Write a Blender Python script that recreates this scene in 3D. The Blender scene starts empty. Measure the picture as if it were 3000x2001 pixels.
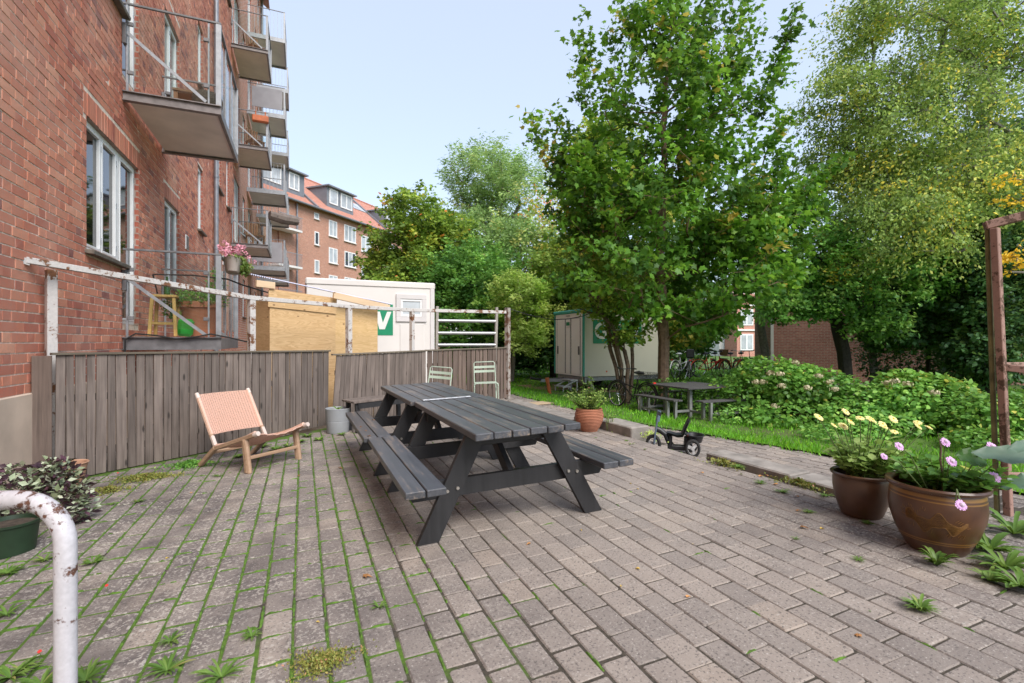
import bpy, math, random
import numpy as np
from mathutils import Vector, Matrix, Euler
rad = math.radians
SC = bpy.context.scene
COL = SC.collection
# ---------------------------------------------------------------- camera
CAMZ, FPX, YAW = 1.27, 1450.0, 0.40
cam = bpy.data.cameras.new("camera"); camo = bpy.data.objects.new("camera", cam); COL.objects.link(camo)
cam.sensor_width = 36.0; cam.lens = 36.0 * FPX / 3000.0; cam.clip_start = 0.05; cam.clip_end = 600
cam.dof.use_dof = True; cam.dof.focus_distance = 4.6; cam.dof.aperture_fstop = 4.0
camo.location = (0, 0, CAMZ); camo.rotation_euler = (rad(90), 0, -YAW)
SC.camera = camo
# ---------------------------------------------------------------- sky, sun, exposure
SUN_EL, SUN_AZ = rad(46), rad(168)      # azimuth measured from +Y towards +X
w = bpy.data.worlds.new("World"); SC.world = w; w.use_nodes = True
nt = w.node_tree; nt.nodes.clear()
sky = nt.nodes.new("ShaderNodeTexSky"); sky.sky_type = 'NISHITA'; sky.sun_disc = False
sky.sun_elevation = SUN_EL; sky.sun_rotation = SUN_AZ; sky.air_density = 1.0; sky.dust_density = 0.8; sky.ozone_density = 1.5
hz = nt.nodes.new("ShaderNodeMix"); hz.data_type = 'RGBA'      # thin high overcast over the whole sky
hz.inputs[0].default_value = 0.5
hz.inputs[7].default_value = (4.4, 4.8, 5.6, 1)
nt.links.new(sky.outputs[0], hz.inputs[6])
bg = nt.nodes.new("ShaderNodeBackground"); bg.inputs[1].default_value = 0.148
nt.links.new(hz.outputs[2], bg.inputs[0])
wo = nt.nodes.new("ShaderNodeOutputWorld"); nt.links.new(bg.outputs[0], wo.inputs[0])
sl = bpy.data.lights.new("sun", 'SUN'); sl.energy = 2.7; sl.angle = rad(36); sl.color = (1.0, 0.95, 0.88)
slo = bpy.data.objects.new("sun", sl); COL.objects.link(slo)
sd = Vector((math.sin(SUN_AZ) * math.cos(SUN_EL), math.cos(SUN_AZ) * math.cos(SUN_EL), math.sin(SUN_EL)))
slo.rotation_euler = (-sd).to_track_quat('-Z', 'Y').to_euler(); slo.location = (0, 0, 30)
SC.view_settings.view_transform = 'Standard'; SC.view_settings.look = 'None'
SC.view_settings.gamma = 1; SC.view_settings.use_curve_mapping = False
SC.view_settings.exposure = 0.75
SC.render.engine = 'CYCLES'; SC.cycles.use_denoising = True
SC.cycles.max_bounces = 8; SC.cycles.diffuse_bounces = 4; SC.cycles.glossy_bounces = 3
SC.cycles.transmission_bounces = 4; SC.cycles.transparent_max_bounces = 12; SC.cycles.sample_clamp_indirect = 4
SC.cycles.caustics_reflective = False; SC.cycles.caustics_refractive = False

# ---------------------------------------------------------------- layout helpers
CY, SY = math.cos(YAW), math.sin(YAW)
def cw(X, Y):                       # camera-axis ground coordinates -> world
    return X * CY + Y * SY, -X * SY + Y * CY
def at(px, py, Y):                  # a direction measured on the photograph, at distance Y
    X = (px - 1500) / FPX * Y
    x, y = cw(X, Y)
    return Vector((x, y, CAMZ - (py - 1000) / FPX * Y))
def gp(px, py, z):                  # where that direction meets the level z
    return at(px, py, (CAMZ - z) * FPX / (py - 1000))
TILT = 0.0344
def pz(x): return TILT * (x - 1.351)           # the terrace rises gently away from the house
def pathz(y): return -0.2 + 0.2 * min(1.15, max(0, (8 - y) / 4.5))
def lz(x, y=9):                                 # path and lawn
    s = min(1, max(0, (x - 5.4) / 2.4)); return pathz(y) * (1 - s) - .5 * s
R = random.Random(7)
NP = np.random.default_rng(11)
# ---------------------------------------------------------------- mesh helpers
class MB:
    def __init__(s): s.v = []; s.f = []; s.r = None
    def add(s, vs, fs):
        o = len(s.v); s.v += [tuple(p) for p in vs]; s.f += [tuple(i + o for i in f) for f in fs]; return s
    def quad(s, a, b, c, d): return s.add([a, b, c, d], [(0, 1, 2, 3)])
    def box(s, c, d, rot=None, ch=0.0):
        hx, hy, hz_ = d[0] / 2, d[1] / 2, d[2] / 2
        if ch <= 0:
            vs = [Vector((sx * hx, sy * hy, sz * hz_)) for sz in (-1, 1) for sy in (-1, 1) for sx in (-1, 1)]
            fs = [(0, 2, 3, 1), (4, 5, 7, 6), (0, 1, 5, 4), (2, 6, 7, 3), (0, 4, 6, 2), (1, 3, 7, 5)]
        else:
            ch = min(ch, hx * .9, hy * .9, hz_ * .9); vs = []; ix = {}
            for sx in (-1, 1):
                for sy in (-1, 1):
                    for sz in (-1, 1):
                        for ax in range(3):
                            h = [hx - ch, hy - ch, hz_ - ch]; h[ax] += ch
                            ix[(sx, sy, sz, ax)] = len(vs); vs.append(Vector((sx * h[0], sy * h[1], sz * h[2])))
            fs = []
            for ax in range(3):
                o = [k for k in range(3) if k != ax]
                for sg in (-1, 1):
                    q = []
                    for a, b in ((-1, -1), (1, -1), (1, 1), (-1, 1)):
                        t = [0, 0, 0]; t[ax] = sg; t[o[0]] = a; t[o[1]] = b; q.append(ix[(*t, ax)])
                    fs.append(q)
                for a in (-1, 1):
                    for b in (-1, 1):
                        t0 = [0, 0, 0]; t0[o[0]] = a; t0[o[1]] = b; t1 = list(t0); t0[ax] = -1; t1[ax] = 1
                        fs.append([ix[(*t0, o[0])], ix[(*t1, o[0])], ix[(*t1, o[1])], ix[(*t0, o[1])]])
            for sx in (-1, 1):
                for sy in (-1, 1):
                    for sz in (-1, 1): fs.append([ix[(sx, sy, sz, a)] for a in range(3)])
        if rot is not None:
            m = rot if isinstance(rot, Matrix) else Euler(rot).to_matrix()
            vs = [m @ p for p in vs]
        c = Vector(c)
        return s.add([p + c for p in vs], fs)
    def bar(s, a, b, w, t, up=(0, 0, 1), ch=0.0, ext=0.0):     # rectangular bar from a to b
        a = Vector(a); b = Vector(b); d = b - a; L = d.length; x = d / L
        y = Vector(up).cross(x)
        if y.length < 1e-4: y = Vector((1, 0, 0)).cross(x)
        y.normalize(); z = x.cross(y)
        m = Matrix((x, y, z)).transposed()
        return s.box((a + b) / 2, (L + 2 * ext, w, t), m, ch)
    def tube(s, pts, r, n=8, cap=True):
        pts = [Vector(p) for p in pts]; k = len(pts)
        rr = r if hasattr(r, '__len__') else [r] * k
        vs = []; fs = []; ref = None
        for i, p in enumerate(pts):
            t = (pts[min(i + 1, k - 1)] - pts[max(i - 1, 0)])
            if t.length < 1e-9: t = Vector((0, 0, 1))
            t.normalize()
            if ref is None:
                ref = t.orthogonal().normalized()
            else:
                ref = (ref - t * ref.dot(t))
                if ref.length < 1e-6: ref = t.orthogonal()
                ref.normalize()
            bn = t.cross(ref)
            for j in range(n):
                a = 2 * math.pi * j / n
                vs.append(p + (ref * math.cos(a) + bn * math.sin(a)) * rr[i])
        for i in range(k - 1):
            for j in range(n):
                j2 = (j + 1) % n
                fs.append((i * n + j, i * n + j2, (i + 1) * n + j2, (i + 1) * n + j))
        if cap:
            fs.append(tuple(range(n - 1, -1, -1))); fs.append(tuple((k - 1) * n + j for j in range(n)))
        return s.add(vs, fs)
    def lathe(s, prof, n=32, c=(0, 0, 0), sx=1, sy=1, jit=0):
        vs = []; fs = []
        for (r, z) in prof:
            for j in range(n):
                a = 2 * math.pi * j / n
                vs.append((c[0] + r * math.cos(a) * sx, c[1] + r * math.sin(a) * sy, c[2] + z))
        k = len(prof)
        for i in range(k - 1):
            for j in range(n):
                j2 = (j + 1) % n
                fs.append((i * n + j, i * n + j2, (i + 1) * n + j2, (i + 1) * n + j))
        return s.add(vs, fs)
    def disc(s, c, r, n=20, axis='z'):
        vs = []
        for j in range(n):
            a = 2 * math.pi * j / n; u, v_ = r * math.cos(a), r * math.sin(a)
            vs.append((c[0] + u, c[1] + v_, c[2]) if axis == 'z' else ((c[0], c[1] + u, c[2] + v_) if axis == 'x' else (c[0] + u, c[1], c[2] + v_)))
        return s.add(vs, [tuple(range(n))])
    def ball(s, c, r, n=8, m=5, sz=1.0):
        return s.lathe([(max(1e-4, r * math.sin(math.pi * i / m)), -r * sz * math.cos(math.pi * i / m)) for i in range(m + 1)], n, c)
    def ring(s, c, Rr, r, ax, n=28, m=6):      # torus, ax = axis vector
        ax = Vector(ax).normalized(); e1 = ax.orthogonal().normalized(); e2 = ax.cross(e1); vs = []; fs = []
        for i in range(n):
            a = 2 * math.pi * i / n; d = e1 * math.cos(a) + e2 * math.sin(a)
            for j in range(m):
                b = 2 * math.pi * j / m; vs.append(Vector(c) + d * (Rr + r * math.cos(b)) + ax * r * math.sin(b))
        for i in range(n):
            for j in range(m):
                i2 = (i + 1) % n; j2 = (j + 1) % m
                fs.append((i * m + j, i2 * m + j, i2 * m + j2, i * m + j2))
        return s.add(vs, fs)
    def mesh(s, name, smooth=False, mat=None):
        me = bpy.data.meshes.new(name); me.from_pydata(s.v, [], s.f); me.update()
        if smooth: me.shade_smooth()
        if mat: me.materials.append(mat)
        return me
def obj(name, data, parent=None, loc=None, rot=None):
    o = bpy.data.objects.new(name, data); COL.objects.link(o)
    if loc is not None: o.location = loc
    if rot is not None: o.rotation_euler = rot
    if parent: o.parent = parent
    return o
def part(name, mb, mat, parent=None, loc=None, rot=None, smooth=False, label=None, kind=None):
    me = mb.mesh(name, smooth, mat)
    if smooth:
        try: me.set_sharp_from_angle(angle=rad(40))
        except Exception: pass
    o = obj(name, me, parent, loc, rot)
    if label: o["label"] = label
    if kind: o["kind"] = kind
    return o
def tag(o, label, cat, group=None):
    o["label"] = label; o["category"] = cat
    if group: o["group"] = group
    return o
def thing(name, label, cat, loc=(0, 0, 0), rot=(0, 0, 0), group=None):
    return tag(obj(name, None, None, loc, rot), label, cat, group)
def copy_tree(o, parent=None):
    c = o.copy(); COL.objects.link(c)
    if parent: c.parent = parent
    for ch in list(o.children): copy_tree(ch, c)
    return c
# ---------------------------------------------------------------- material helpers
def newmat(name):
    m = bpy.data.materials.new(name); m.use_nodes = True; t = m.node_tree; t.nodes.clear()
    out = t.nodes.new("ShaderNodeOutputMaterial"); p = t.nodes.new("ShaderNodeBsdfPrincipled")
    t.links.new(p.outputs[0], out.inputs[0]); return m, t, p, out
def N(t, typ, **kw):
    n = t.nodes.new(typ)
    for k, v_ in kw.items():
        if k.startswith('i_'):
            key = k[2:]; n.inputs[int(key) if key.isdigit() else key].default_value = v_
        else: setattr(n, k, v_)
    return n
def noise(t, vec, scale, detail=4, rough=.55, dist=0):
    n = N(t, "ShaderNodeTexNoise", i_Scale=scale, i_Detail=detail, i_Roughness=rough, i_Distortion=dist)
    if vec is not None: t.links.new(vec, n.inputs['Vector'])
    return n.outputs[0]
def ramp(t, fac, stops, interp='LINEAR'):
    n = t.nodes.new("ShaderNodeValToRGB"); n.color_ramp.interpolation = interp; e = n.color_ramp.elements
    while len(e) < len(stops): e.new(0.5)
    for k, (p, c) in enumerate(stops):
        e[k].position = p; e[k].color = (*c, 1) if len(c) == 3 else c
    t.links.new(fac, n.inputs[0]); return n.outputs[0]
def g1(x): return (x, x, x)
def mix(t, fac, a, b, mode='MIX'):
    n = N(t, "ShaderNodeMix", data_type='RGBA', blend_type=mode)
    for s_, v_ in ((0, fac), (6, a), (7, b)):
        if hasattr(v_, 'is_linked') or hasattr(v_, 'links'): t.links.new(v_, n.inputs[s_])
        else: n.inputs[s_].default_value = v_ if not isinstance(v_, tuple) else ((*v_, 1) if len(v_) == 3 else v_)
    return n.outputs[2]
def math_(t, op, a, b=None, c=None):
    n = N(t, "ShaderNodeMath", operation=op)
    for i, v_ in enumerate((a, b, c)):
        if v_ is None: continue
        if hasattr(v_, 'links'): t.links.new(v_, n.inputs[i])
        else: n.inputs[i].default_value = v_
    return n.outputs[0]
def objvec(t, scale=(1, 1, 1), rnd=True):
    tc = t.nodes.new("ShaderNodeTexCoord"); mp = N(t, "ShaderNodeMapping"); mp.inputs['Scale'].default_value = scale
    t.links.new(tc.outputs['Object'], mp.inputs[0])
    if rnd:
        oi = t.nodes.new("ShaderNodeObjectInfo"); m = math_(t, 'MULTIPLY', oi.outputs['Random'], 57.0)
        cb = N(t, "ShaderNodeCombineXYZ")
        for i in range(3): t.links.new(m, cb.inputs[i])
        t.links.new(cb.outputs[0], mp.inputs['Location'])
    return mp.outputs[0]
def posvec(t, scale=(1, 1, 1)):
    g = t.nodes.new("ShaderNodeNewGeometry"); mp = N(t, "ShaderNodeMapping"); mp.inputs['Scale'].default_value = scale
    t.links.new(g.outputs['Position'], mp.inputs[0]); return mp.outputs[0]
def bump(t, p, h, strength=.3, dist=.01):
    b = N(t, "ShaderNodeBump", i_Strength=strength, i_Distance=dist); t.links.new(h, b.inputs['Height']); t.links.new(b.outputs[0], p.inputs['Normal'])
def hsv(t, col, v_):
    n = N(t, "ShaderNodeHueSaturation"); t.links.new(col, n.inputs['Color']); t.links.new(v_, n.inputs['Value']); return n.outputs[0]
def objrand(t, lo, hi):
    oi = t.nodes.new("ShaderNodeObjectInfo"); mr = N(t, "ShaderNodeMapRange", i_3=lo, i_4=hi); t.links.new(oi.outputs['Random'], mr.inputs[0]); return mr.outputs[0]
def attr(t, name='rnd'):
    return N(t, "ShaderNodeAttribute", attribute_name=name).outputs['Fac']
def simple(name, c, rough=.6, metal=0.0, var=.25, scale=8, rv=.12, bmp=0.0, orand=0.0, spec=.5):
    m, t, p, o = newmat(name); v_ = objvec(t)
    n = noise(t, v_, scale, 5)
    lo = tuple(x * (1 - var) for x in c); hi = tuple(min(1, x * (1 + var)) for x in c)
    col = ramp(t, n, [(.3, lo), (.7, hi)])
    if orand: col = hsv(t, col, objrand(t, 1 - orand, 1 + orand))
    t.links.new(col, p.inputs['Base Color'])
    p.inputs['Metallic'].default_value = metal; p.inputs['Specular IOR Level'].default_value = spec
    r = N(t, "ShaderNodeMapRange", i_3=rough - rv, i_4=rough + rv); t.links.new(n, r.inputs[0]); t.links.new(r.outputs[0], p.inputs['Roughness'])
    if bmp: bump(t, p, noise(t, v_, scale * 6, 4), bmp, .004)
    return m
def wood(name, dark, light, axis=2, rough=.75, orand=.18, knots=True, grain=38, bmp=.25, worn=None):
    m, t, p, o = newmat(name)
    sc = [grain] * 3; sc[axis] = grain * .035; v_ = objvec(t, tuple(sc))
    sc2 = [7] * 3; sc2[axis] = 2.2; v2 = objvec(t, tuple(sc2))
    g = noise(t, v_, 1.0, 5, .6, .6); b = noise(t, v2, 1.0, 3)
    f_ = math_(t, 'ADD', math_(t, 'MULTIPLY', g, .65), math_(t, 'MULTIPLY', b, .35))
    col = ramp(t, f_, [(.32, dark), (.68, light)])
    if knots:
        sk = [8.5] * 3; sk[axis] = 2.6
        vo = N(t, "ShaderNodeTexVoronoi", i_Scale=1.0, i_Randomness=1.0); t.links.new(objvec(t, tuple(sk)), vo.inputs['Vector'])
        kf = ramp(t, vo.outputs['Distance'], [(.0, g1(1)), (.08, g1(.85)), (.14, g1(0))])
        col = mix(t, kf, col, tuple(x * .33 for x in dark))
    if worn:
        nw = noise(t, objvec(t, tuple([9 if i != axis else 1.6 for i in range(3)])), 1.0, 6, .7)
        wf = ramp(t, math_(t, 'MULTIPLY', nw, math_(t, 'ADD', g, .5)), [(.55, g1(0)), (.72, g1(.7))])
        col = mix(t, wf, col, worn)
    col = hsv(t, col, objrand(t, 1 - orand, 1 + orand))
    t.links.new(col, p.inputs['Base Color'])
    rr = N(t, "ShaderNodeMapRange", i_3=rough - .12, i_4=rough + .12); t.links.new(g, rr.inputs[0]); t.links.new(rr.outputs[0], p.inputs['Roughness'])
    bump(t, p, g, bmp, .003); return m
def painted_rust(name, paint, rust, amount=.5, scale=9, rough=.5):
    m, t, p, o = newmat(name); v_ = posvec(t)
    n = noise(t, v_, scale, 7, .72); n2 = noise(t, v_, scale * 7, 4)
    f_ = ramp(t, math_(t, 'ADD', n, math_(t, 'MULTIPLY', math_(t, 'SUBTRACT', n2, .5), .22)), [(amount, g1(0)), (amount + .05, g1(1))])
    pc = ramp(t, n2, [(.3, tuple(x * .82 for x in paint)), (.7, paint)])
    rc = ramp(t, n2, [(.3, tuple(x * .5 for x in rust)), (.7, rust)])
    t.links.new(mix(t, f_, pc, rc), p.inputs['Base Color'])
    rr = N(t, "ShaderNodeMapRange", i_3=rough, i_4=.9); t.links.new(f_, rr.inputs[0]); t.links.new(rr.outputs[0], p.inputs['Roughness'])
    bump(t, p, f_, -.35, .003); return m
def leafmat(name, stops, trans=.38, rough=.45, gain=1.0):
    m, t, p, o = newmat(name)
    a = attr(t); col = ramp(t, a, stops)
    big = noise(t, posvec(t), .9, 3); col = hsv(t, col, N_map(t, big, .3, .7, 1.5 * gain, 2.55 * gain))
    t.links.new(col, p.inputs['Base Color']); p.inputs['Roughness'].default_value = rough; p.inputs['Specular IOR Level'].default_value = .35
    tr = N(t, "ShaderNodeBsdfTranslucent")
    tc = mix(t, .5, col, (.30, .38, .03), 'SCREEN'); tc = mix(t, .55, col, tc)
    t.links.new(tc, tr.inputs[0])
    ms = N(t, "ShaderNodeMixShader", i_0=trans); t.links.new(p.outputs[0], ms.inputs[1]); t.links.new(tr.outputs[0], ms.inputs[2])
    t.links.new(ms.outputs[0], o.inputs[0]); return m
def N_map(t, v_, a, b, c, d):
    r = N(t, "ShaderNodeMapRange", i_1=a, i_2=b, i_3=c, i_4=d); t.links.new(v_, r.inputs[0]); return r.outputs[0]
def glassmat(name, tint=(.93, .97, .96), refl=1.0):
    m, t, p, o = newmat(name); t.nodes.remove(p)
    tr = N(t, "ShaderNodeBsdfTransparent"); tr.inputs[0].default_value = (*tint, 1)
    gl = N(t, "ShaderNodeBsdfGlossy", i_Roughness=.02)
    lw = N(t, "ShaderNodeLayerWeight", i_Blend=.5); ms = N(t, "ShaderNodeMixShader")
    fr = N(t, "ShaderNodeMath", operation='MULTIPLY_ADD'); fr.inputs[1].default_value = .75 * refl; fr.inputs[2].default_value = .05 * refl
    t.links.new(math_(t, 'POWER', lw.outputs['Facing'], 3.2), fr.inputs[0])
    t.links.new(fr.outputs[0], ms.inputs[0]); t.links.new(tr.outputs[0], ms.inputs[1]); t.links.new(gl.outputs[0], ms.inputs[2]); t.links.new(ms.outputs[0], o.inputs[0]); return m
# ================================================================ surfaces
def brickmat(name, stops, dirt=(.30, .22, .19), pale=(.66, .42, .33)):
    m, t, p, o = newmat(name); v_ = posvec(t)
    col = ramp(t, attr(t), stops)
    n = noise(t, v_, 34, 5, .65); col = mix(t, N_map(t, n, .35, .75, 0, .38), col, dirt)
    n2 = noise(t, v_, 1.1, 4, .6); col = mix(t, N_map(t, n2, .45, .75, 0, .42), col, pale)
    t.links.new(col, p.inputs['Base Color']); p.inputs['Roughness'].default_value = .88; p.inputs['Specular IOR Level'].default_value = .2
    bump(t, p, noise(t, v_, 90, 4), .5, .004); return m
BR = [(0, (.38, .115, .08)), (.25, (.50, .165, .105)), (.5, (.58, .215, .135)), (.75, (.66, .27, .17)), (.92, (.72, .34, .22)), (1, (.28, .105, .09))]
m_brick = brickmat("red_brick", BR)
m_mortar = simple("mortar", (.74, .61, .51), .95, 0, .25, 20, .03, .4)
def brickwall(name, c1, c2, mor, scale, bw, rh, ms=.012, axis='yz'):
    m, t, p, o = newmat(name); g = t.nodes.new("ShaderNodeNewGeometry"); sp = N(t, "ShaderNodeSeparateXYZ"); t.links.new(g.outputs['Position'], sp.inputs[0])
    cb = N(t, "ShaderNodeCombineXYZ")
    if axis == 'any':
        vt = N(t, "ShaderNodeVectorMath", operation='CROSS_PRODUCT'); t.links.new(g.outputs['True Normal'], vt.inputs[0]); vt.inputs[1].default_value = (0, 0, 1)
        dp = N(t, "ShaderNodeVectorMath", operation='DOT_PRODUCT'); t.links.new(vt.outputs[0], dp.inputs[0]); t.links.new(g.outputs['Position'], dp.inputs[1]); t.links.new(dp.outputs['Value'], cb.inputs[0])
    else: t.links.new(sp.outputs['Y'], cb.inputs[0])
    t.links.new(sp.outputs['Z'], cb.inputs[1])
    b = N(t, "ShaderNodeTexBrick", i_Scale=1.0); b.inputs['Brick Width'].default_value = bw; b.inputs['Row Height'].default_value = rh; b.inputs['Mortar Size'].default_value = ms
    b.inputs['Color1'].default_value = (*c1, 1); b.inputs['Color2'].default_value = (*c2, 1); b.inputs['Mortar'].default_value = (*mor, 1); b.inputs['Bias'].default_value = 0.0
    t.links.new(cb.outputs[0], b.inputs['Vector'])
    n2 = noise(t, posvec(t), .6, 5, .6); col = mix(t, N_map(t, n2, .35, .75, 0, .3), b.outputs['Color'], (.30, .17, .13))
    n3 = noise(t, posvec(t), 9, 4, .7); col = hsv(t, col, N_map(t, n3, .3, .7, .8, 1.2))
    t.links.new(col, p.inputs['Base Color']); p.inputs['Roughness'].default_value = .9; p.inputs['Specular IOR Level'].default_value = .2
    bump(t, p, b.outputs['Fac'], -.5, .01); return m
m_brickfar = brickwall("brickwork", (.56, .205, .13), (.64, .265, .17), (.66, .53, .44), 1, .29, .0967)
m_brickfar2 = brickwall("brickwork_far", (.44, .19, .125), (.52, .245, .165), (.46, .36, .30), 1, .25, .075, .010, 'any')
m_brickdark = brickwall("brickwork_dark", (.36, .13, .10), (.44, .18, .135), (.44, .34, .29), 1, .24, .07, .011, 'any')
# paving
def pavermat():
    m, t, p, o = newmat("concrete_paver"); v_ = posvec(t)
    col = ramp(t, attr(t), [(0, (.235, .202, .180)), (.3, (.275, .236, .207)), (.6, (.308, .261, .227)), (.85, (.335, .284, .244)), (1, (.355, .292, .240))])
    fine = noise(t, v_, 220, 3, .7); col = mix(t, N_map(t, fine, .4, .75, 0, .5), col, (.38, .345, .31))
    big = noise(t, v_, .55, 4, .6)
    sp = N(t, "ShaderNodeSeparateXYZ"); g = t.nodes.new("ShaderNodeNewGeometry"); t.links.new(g.outputs['Position'], sp.inputs[0])
    # worn-clean strip where people walk, lichen and algae where they do not
    left = N_map(t, sp.outputs['X'], 1.6, -.6, 0, 1); rightx = N_map(t, sp.outputs['X'], 1.9, 3.4, 0, .8)
    rgt = math_(t, 'MULTIPLY', rightx, N_map(t, sp.outputs['Y'], 3.6, 2.3, 0, 1))
    wild = math_(t, 'MAXIMUM', left, rgt)
    al = math_(t, 'MULTIPLY', math_(t, 'ADD', math_(t, 'MULTIPLY', wild, .8), .2), N_map(t, math_(t, 'ADD', math_(t, 'MULTIPLY', big, .5), math_(t, 'MULTIPLY', noise(t, v_, 4.5, 4, .65), .5)), .38, .6, .1, 1.0))
    col = mix(t, math_(t, 'MULTIPLY', al, .95), col, (.088, .075, .074))
    lich = noise(t, v_, 48, 3, .6); lf = math_(t, 'MULTIPLY', N_map(t, lich, .535, .59, 0, 1), N_map(t, noise(t, v_, 3.1, 3), .38, .55, 0, 1))
    col = mix(t, math_(t, 'MULTIPLY', math_(t, 'MULTIPLY', lf, wild), .72), col, (.47, .43, .38))
    agg = noise(t, v_, 95, 2, .5); col = mix(t, N_map(t, agg, .59, .66, 0, .75), col, (.09, .08, .076)); col = mix(t, N_map(t, agg, .36, .31, 0, .55), col, (.46, .43, .39))
    vo = N(t, "ShaderNodeTexVoronoi", i_Scale=34.0); t.links.new(v_, vo.inputs['Vector'])
    col = mix(t, ramp(t, vo.outputs['Distance'], [(.0, g1(.95)), (.13, g1(0))]), col, (.62, .58, .54))
    t.links.new(col, p.inputs['Base Color']); p.inputs['Roughness'].default_value = .9; p.inputs['Specular IOR Level'].default_value = .25
    bump(t, p, math_(t, 'ADD', fine, math_(t, 'MULTIPLY', noise(t, v_, 60, 4), .6)), .45, .004); return m
m_paver = pavermat()
def jointmat():
    m, t, p, o = newmat("joint_soil"); v_ = posvec(t)
    sp = N(t, "ShaderNodeSeparateXYZ"); t.links.new(v_, sp.inputs[0])
    soil = ramp(t, noise(t, v_, 60, 4), [(.3, (.028, .024, .018)), (.7, (.085, .07, .052))])
    moss = ramp(t, noise(t, v_, 45, 4), [(.3, (.045, .09, .010)), (.7, (.095, .18, .016))])
    f_ = math_(t, 'ADD', noise(t, v_, 2.1, 3), N_map(t, sp.outputs['X'], 1.9, -.2, -.22, .17))
    t.links.new(mix(t, N_map(t, f_, .5, .58, 0, 1), soil, moss), p.inputs['Base Color']); p.inputs['Roughness'].default_value = 1
    bump(t, p, noise(t, v_, 120, 4), .8, .006); return m
m_joint = jointmat()
m_moss = simple("moss", (.075, .155, .016), .95, 0, .5, 40, .02, .6)
m_concrete = simple("concrete", (.34, .29, .25), .9, 0, .22, 3.5, .05, .35)
m_kerb = simple("kerb_concrete", (.26, .235, .21), .92, 0, .3, 7, .05, .5, .1)
m_plinth = simple("rendered_plinth", (.58, .45, .35), .9, 0, .16, 2.2, .05, .3)
m_soil = simple("soil", (.055, .040, .028), .98, 0, .5, 16, .02, .8)
m_gravel = simple("yard_gravel", (.20, .175, .15), .95, 0, .35, 9, .03, .6)
def groundmat():
    m, t, p, o = newmat("lawn_turf"); v_ = posvec(t)
    c = ramp(t, noise(t, v_, 7, 5, .65), [(.3, (.04, .085, .012)), (.55, (.08, .16, .018)), (.75, (.13, .21, .03))])
    c = mix(t, N_map(t, noise(t, v_, .7, 3), .55, .72, 0, .6), c, (.10, .09, .04))
    t.links.new(c, p.inputs['Base Color']); p.inputs['Roughness'].default_value = .95; bump(t, p, noise(t, v_, 40, 4), .8, .02); return m
m_turf = groundmat()
m_grass = leafmat("grass_blades", [(0, (.030, .095, .006)), (.4, (.055, .155, .010)), (.75, (.10, .22, .014)), (.95, (.16, .25, .03)), (1, (.25, .22, .08))], .4, .5, 1.35)

# ================================================================ ground
def struct(o): o["kind"] = "structure"; return o
def sheet(name, pts, mat, kind=True):
    mb = MB(); mb.add(pts, [tuple(range(len(pts)))])
    o = part(name, mb, mat)
    return struct(o) if kind else o
E0 = 300
sheet("ground", [(-E0, -E0, -.66), (E0, -E0, -.66), (E0, E0, -.66), (-E0, E0, -.66)], m_turf)
def proj(p):
    X = p[0] * CY - p[1] * SY; Y = p[0] * SY + p[1] * CY
    if Y < .2: return None
    return 1500 + FPX * X / Y, 1000 + FPX * (CAMZ - p[2]) / Y, Y
# fence foot line (world x, y), also the far edge of the paving
FA, FB_, FC = (-2.42, 6.25), (0.36, 8.02), (3.93, 9.42)
def fence_y(x):
    if x < FB_[0]: return FA[1] + (x - FA[0]) * (FB_[1] - FA[1]) / (FB_[0] - FA[0])
    return FB_[1] + (x - FB_[0]) * (FC[1] - FB_[1]) / (FC[0] - FB_[0])
patio = struct(part("patio", MB().add([(-2.42, -3, pz(-2.42) - .0048), (4.6, -3, pz(4.6) - .0048), (4.6, 2.35, pz(4.6) - .0048), (3.72, 2.35, pz(3.72) - .0048), (3.72, 9.35, pz(3.72) - .0048), (.36, 8.02, pz(.36) - .0048), (-2.42, 6.25, pz(-2.42) - .0048)], [(0, 1, 2, 3, 4, 5, 6)]), m_joint))
def paver_mesh(lx, ly, j=0.0, rng=R, hgt=.045, wide=False):
    c = .010 if wide else .0055; t_ = .008 if wide else .006; vs = []
    hx, hy = lx / 2, ly / 2
    cor = [(-1, -1), (1, -1), (1, 1), (-1, 1)]
    q = [(sx * hx + rng.uniform(-j, j), sy * hy + rng.uniform(-j, j)) for sx, sy in cor]
    cut = [rng.uniform(.002, .006) + (rng.uniform(0, .010) if rng.random() < .2 else 0) for _ in q]
    def ringp(ins, z):
        out = []
        for i, (x, y) in enumerate(q):
            sx, sy = cor[i]; k = cut[i]
            x -= sx * ins; y -= sy * ins
            a = (x - sx * k, y, z); b = (x, y - sy * k, z)
            out += [a, b] if i % 2 == 1 else [b, a]
        return out
    vs = ringp(0, -hgt) + ringp(0, -t_) + ringp(c, 0)
    fs = []
    for k in (0, 1):
        for i in range(8): fs.append((k * 8 + i, k * 8 + (i + 1) % 8, k * 8 + 8 + (i + 1) % 8, k * 8 + 8 + i))
    fs.append(tuple(range(16, 24)))
    return vs, fs
def face_rnd(me, vals):
    a = me.attributes.new("rnd", 'FLOAT', 'FACE'); a.data.foreach_set('value', np.asarray(vals, dtype=np.float32))
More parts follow.
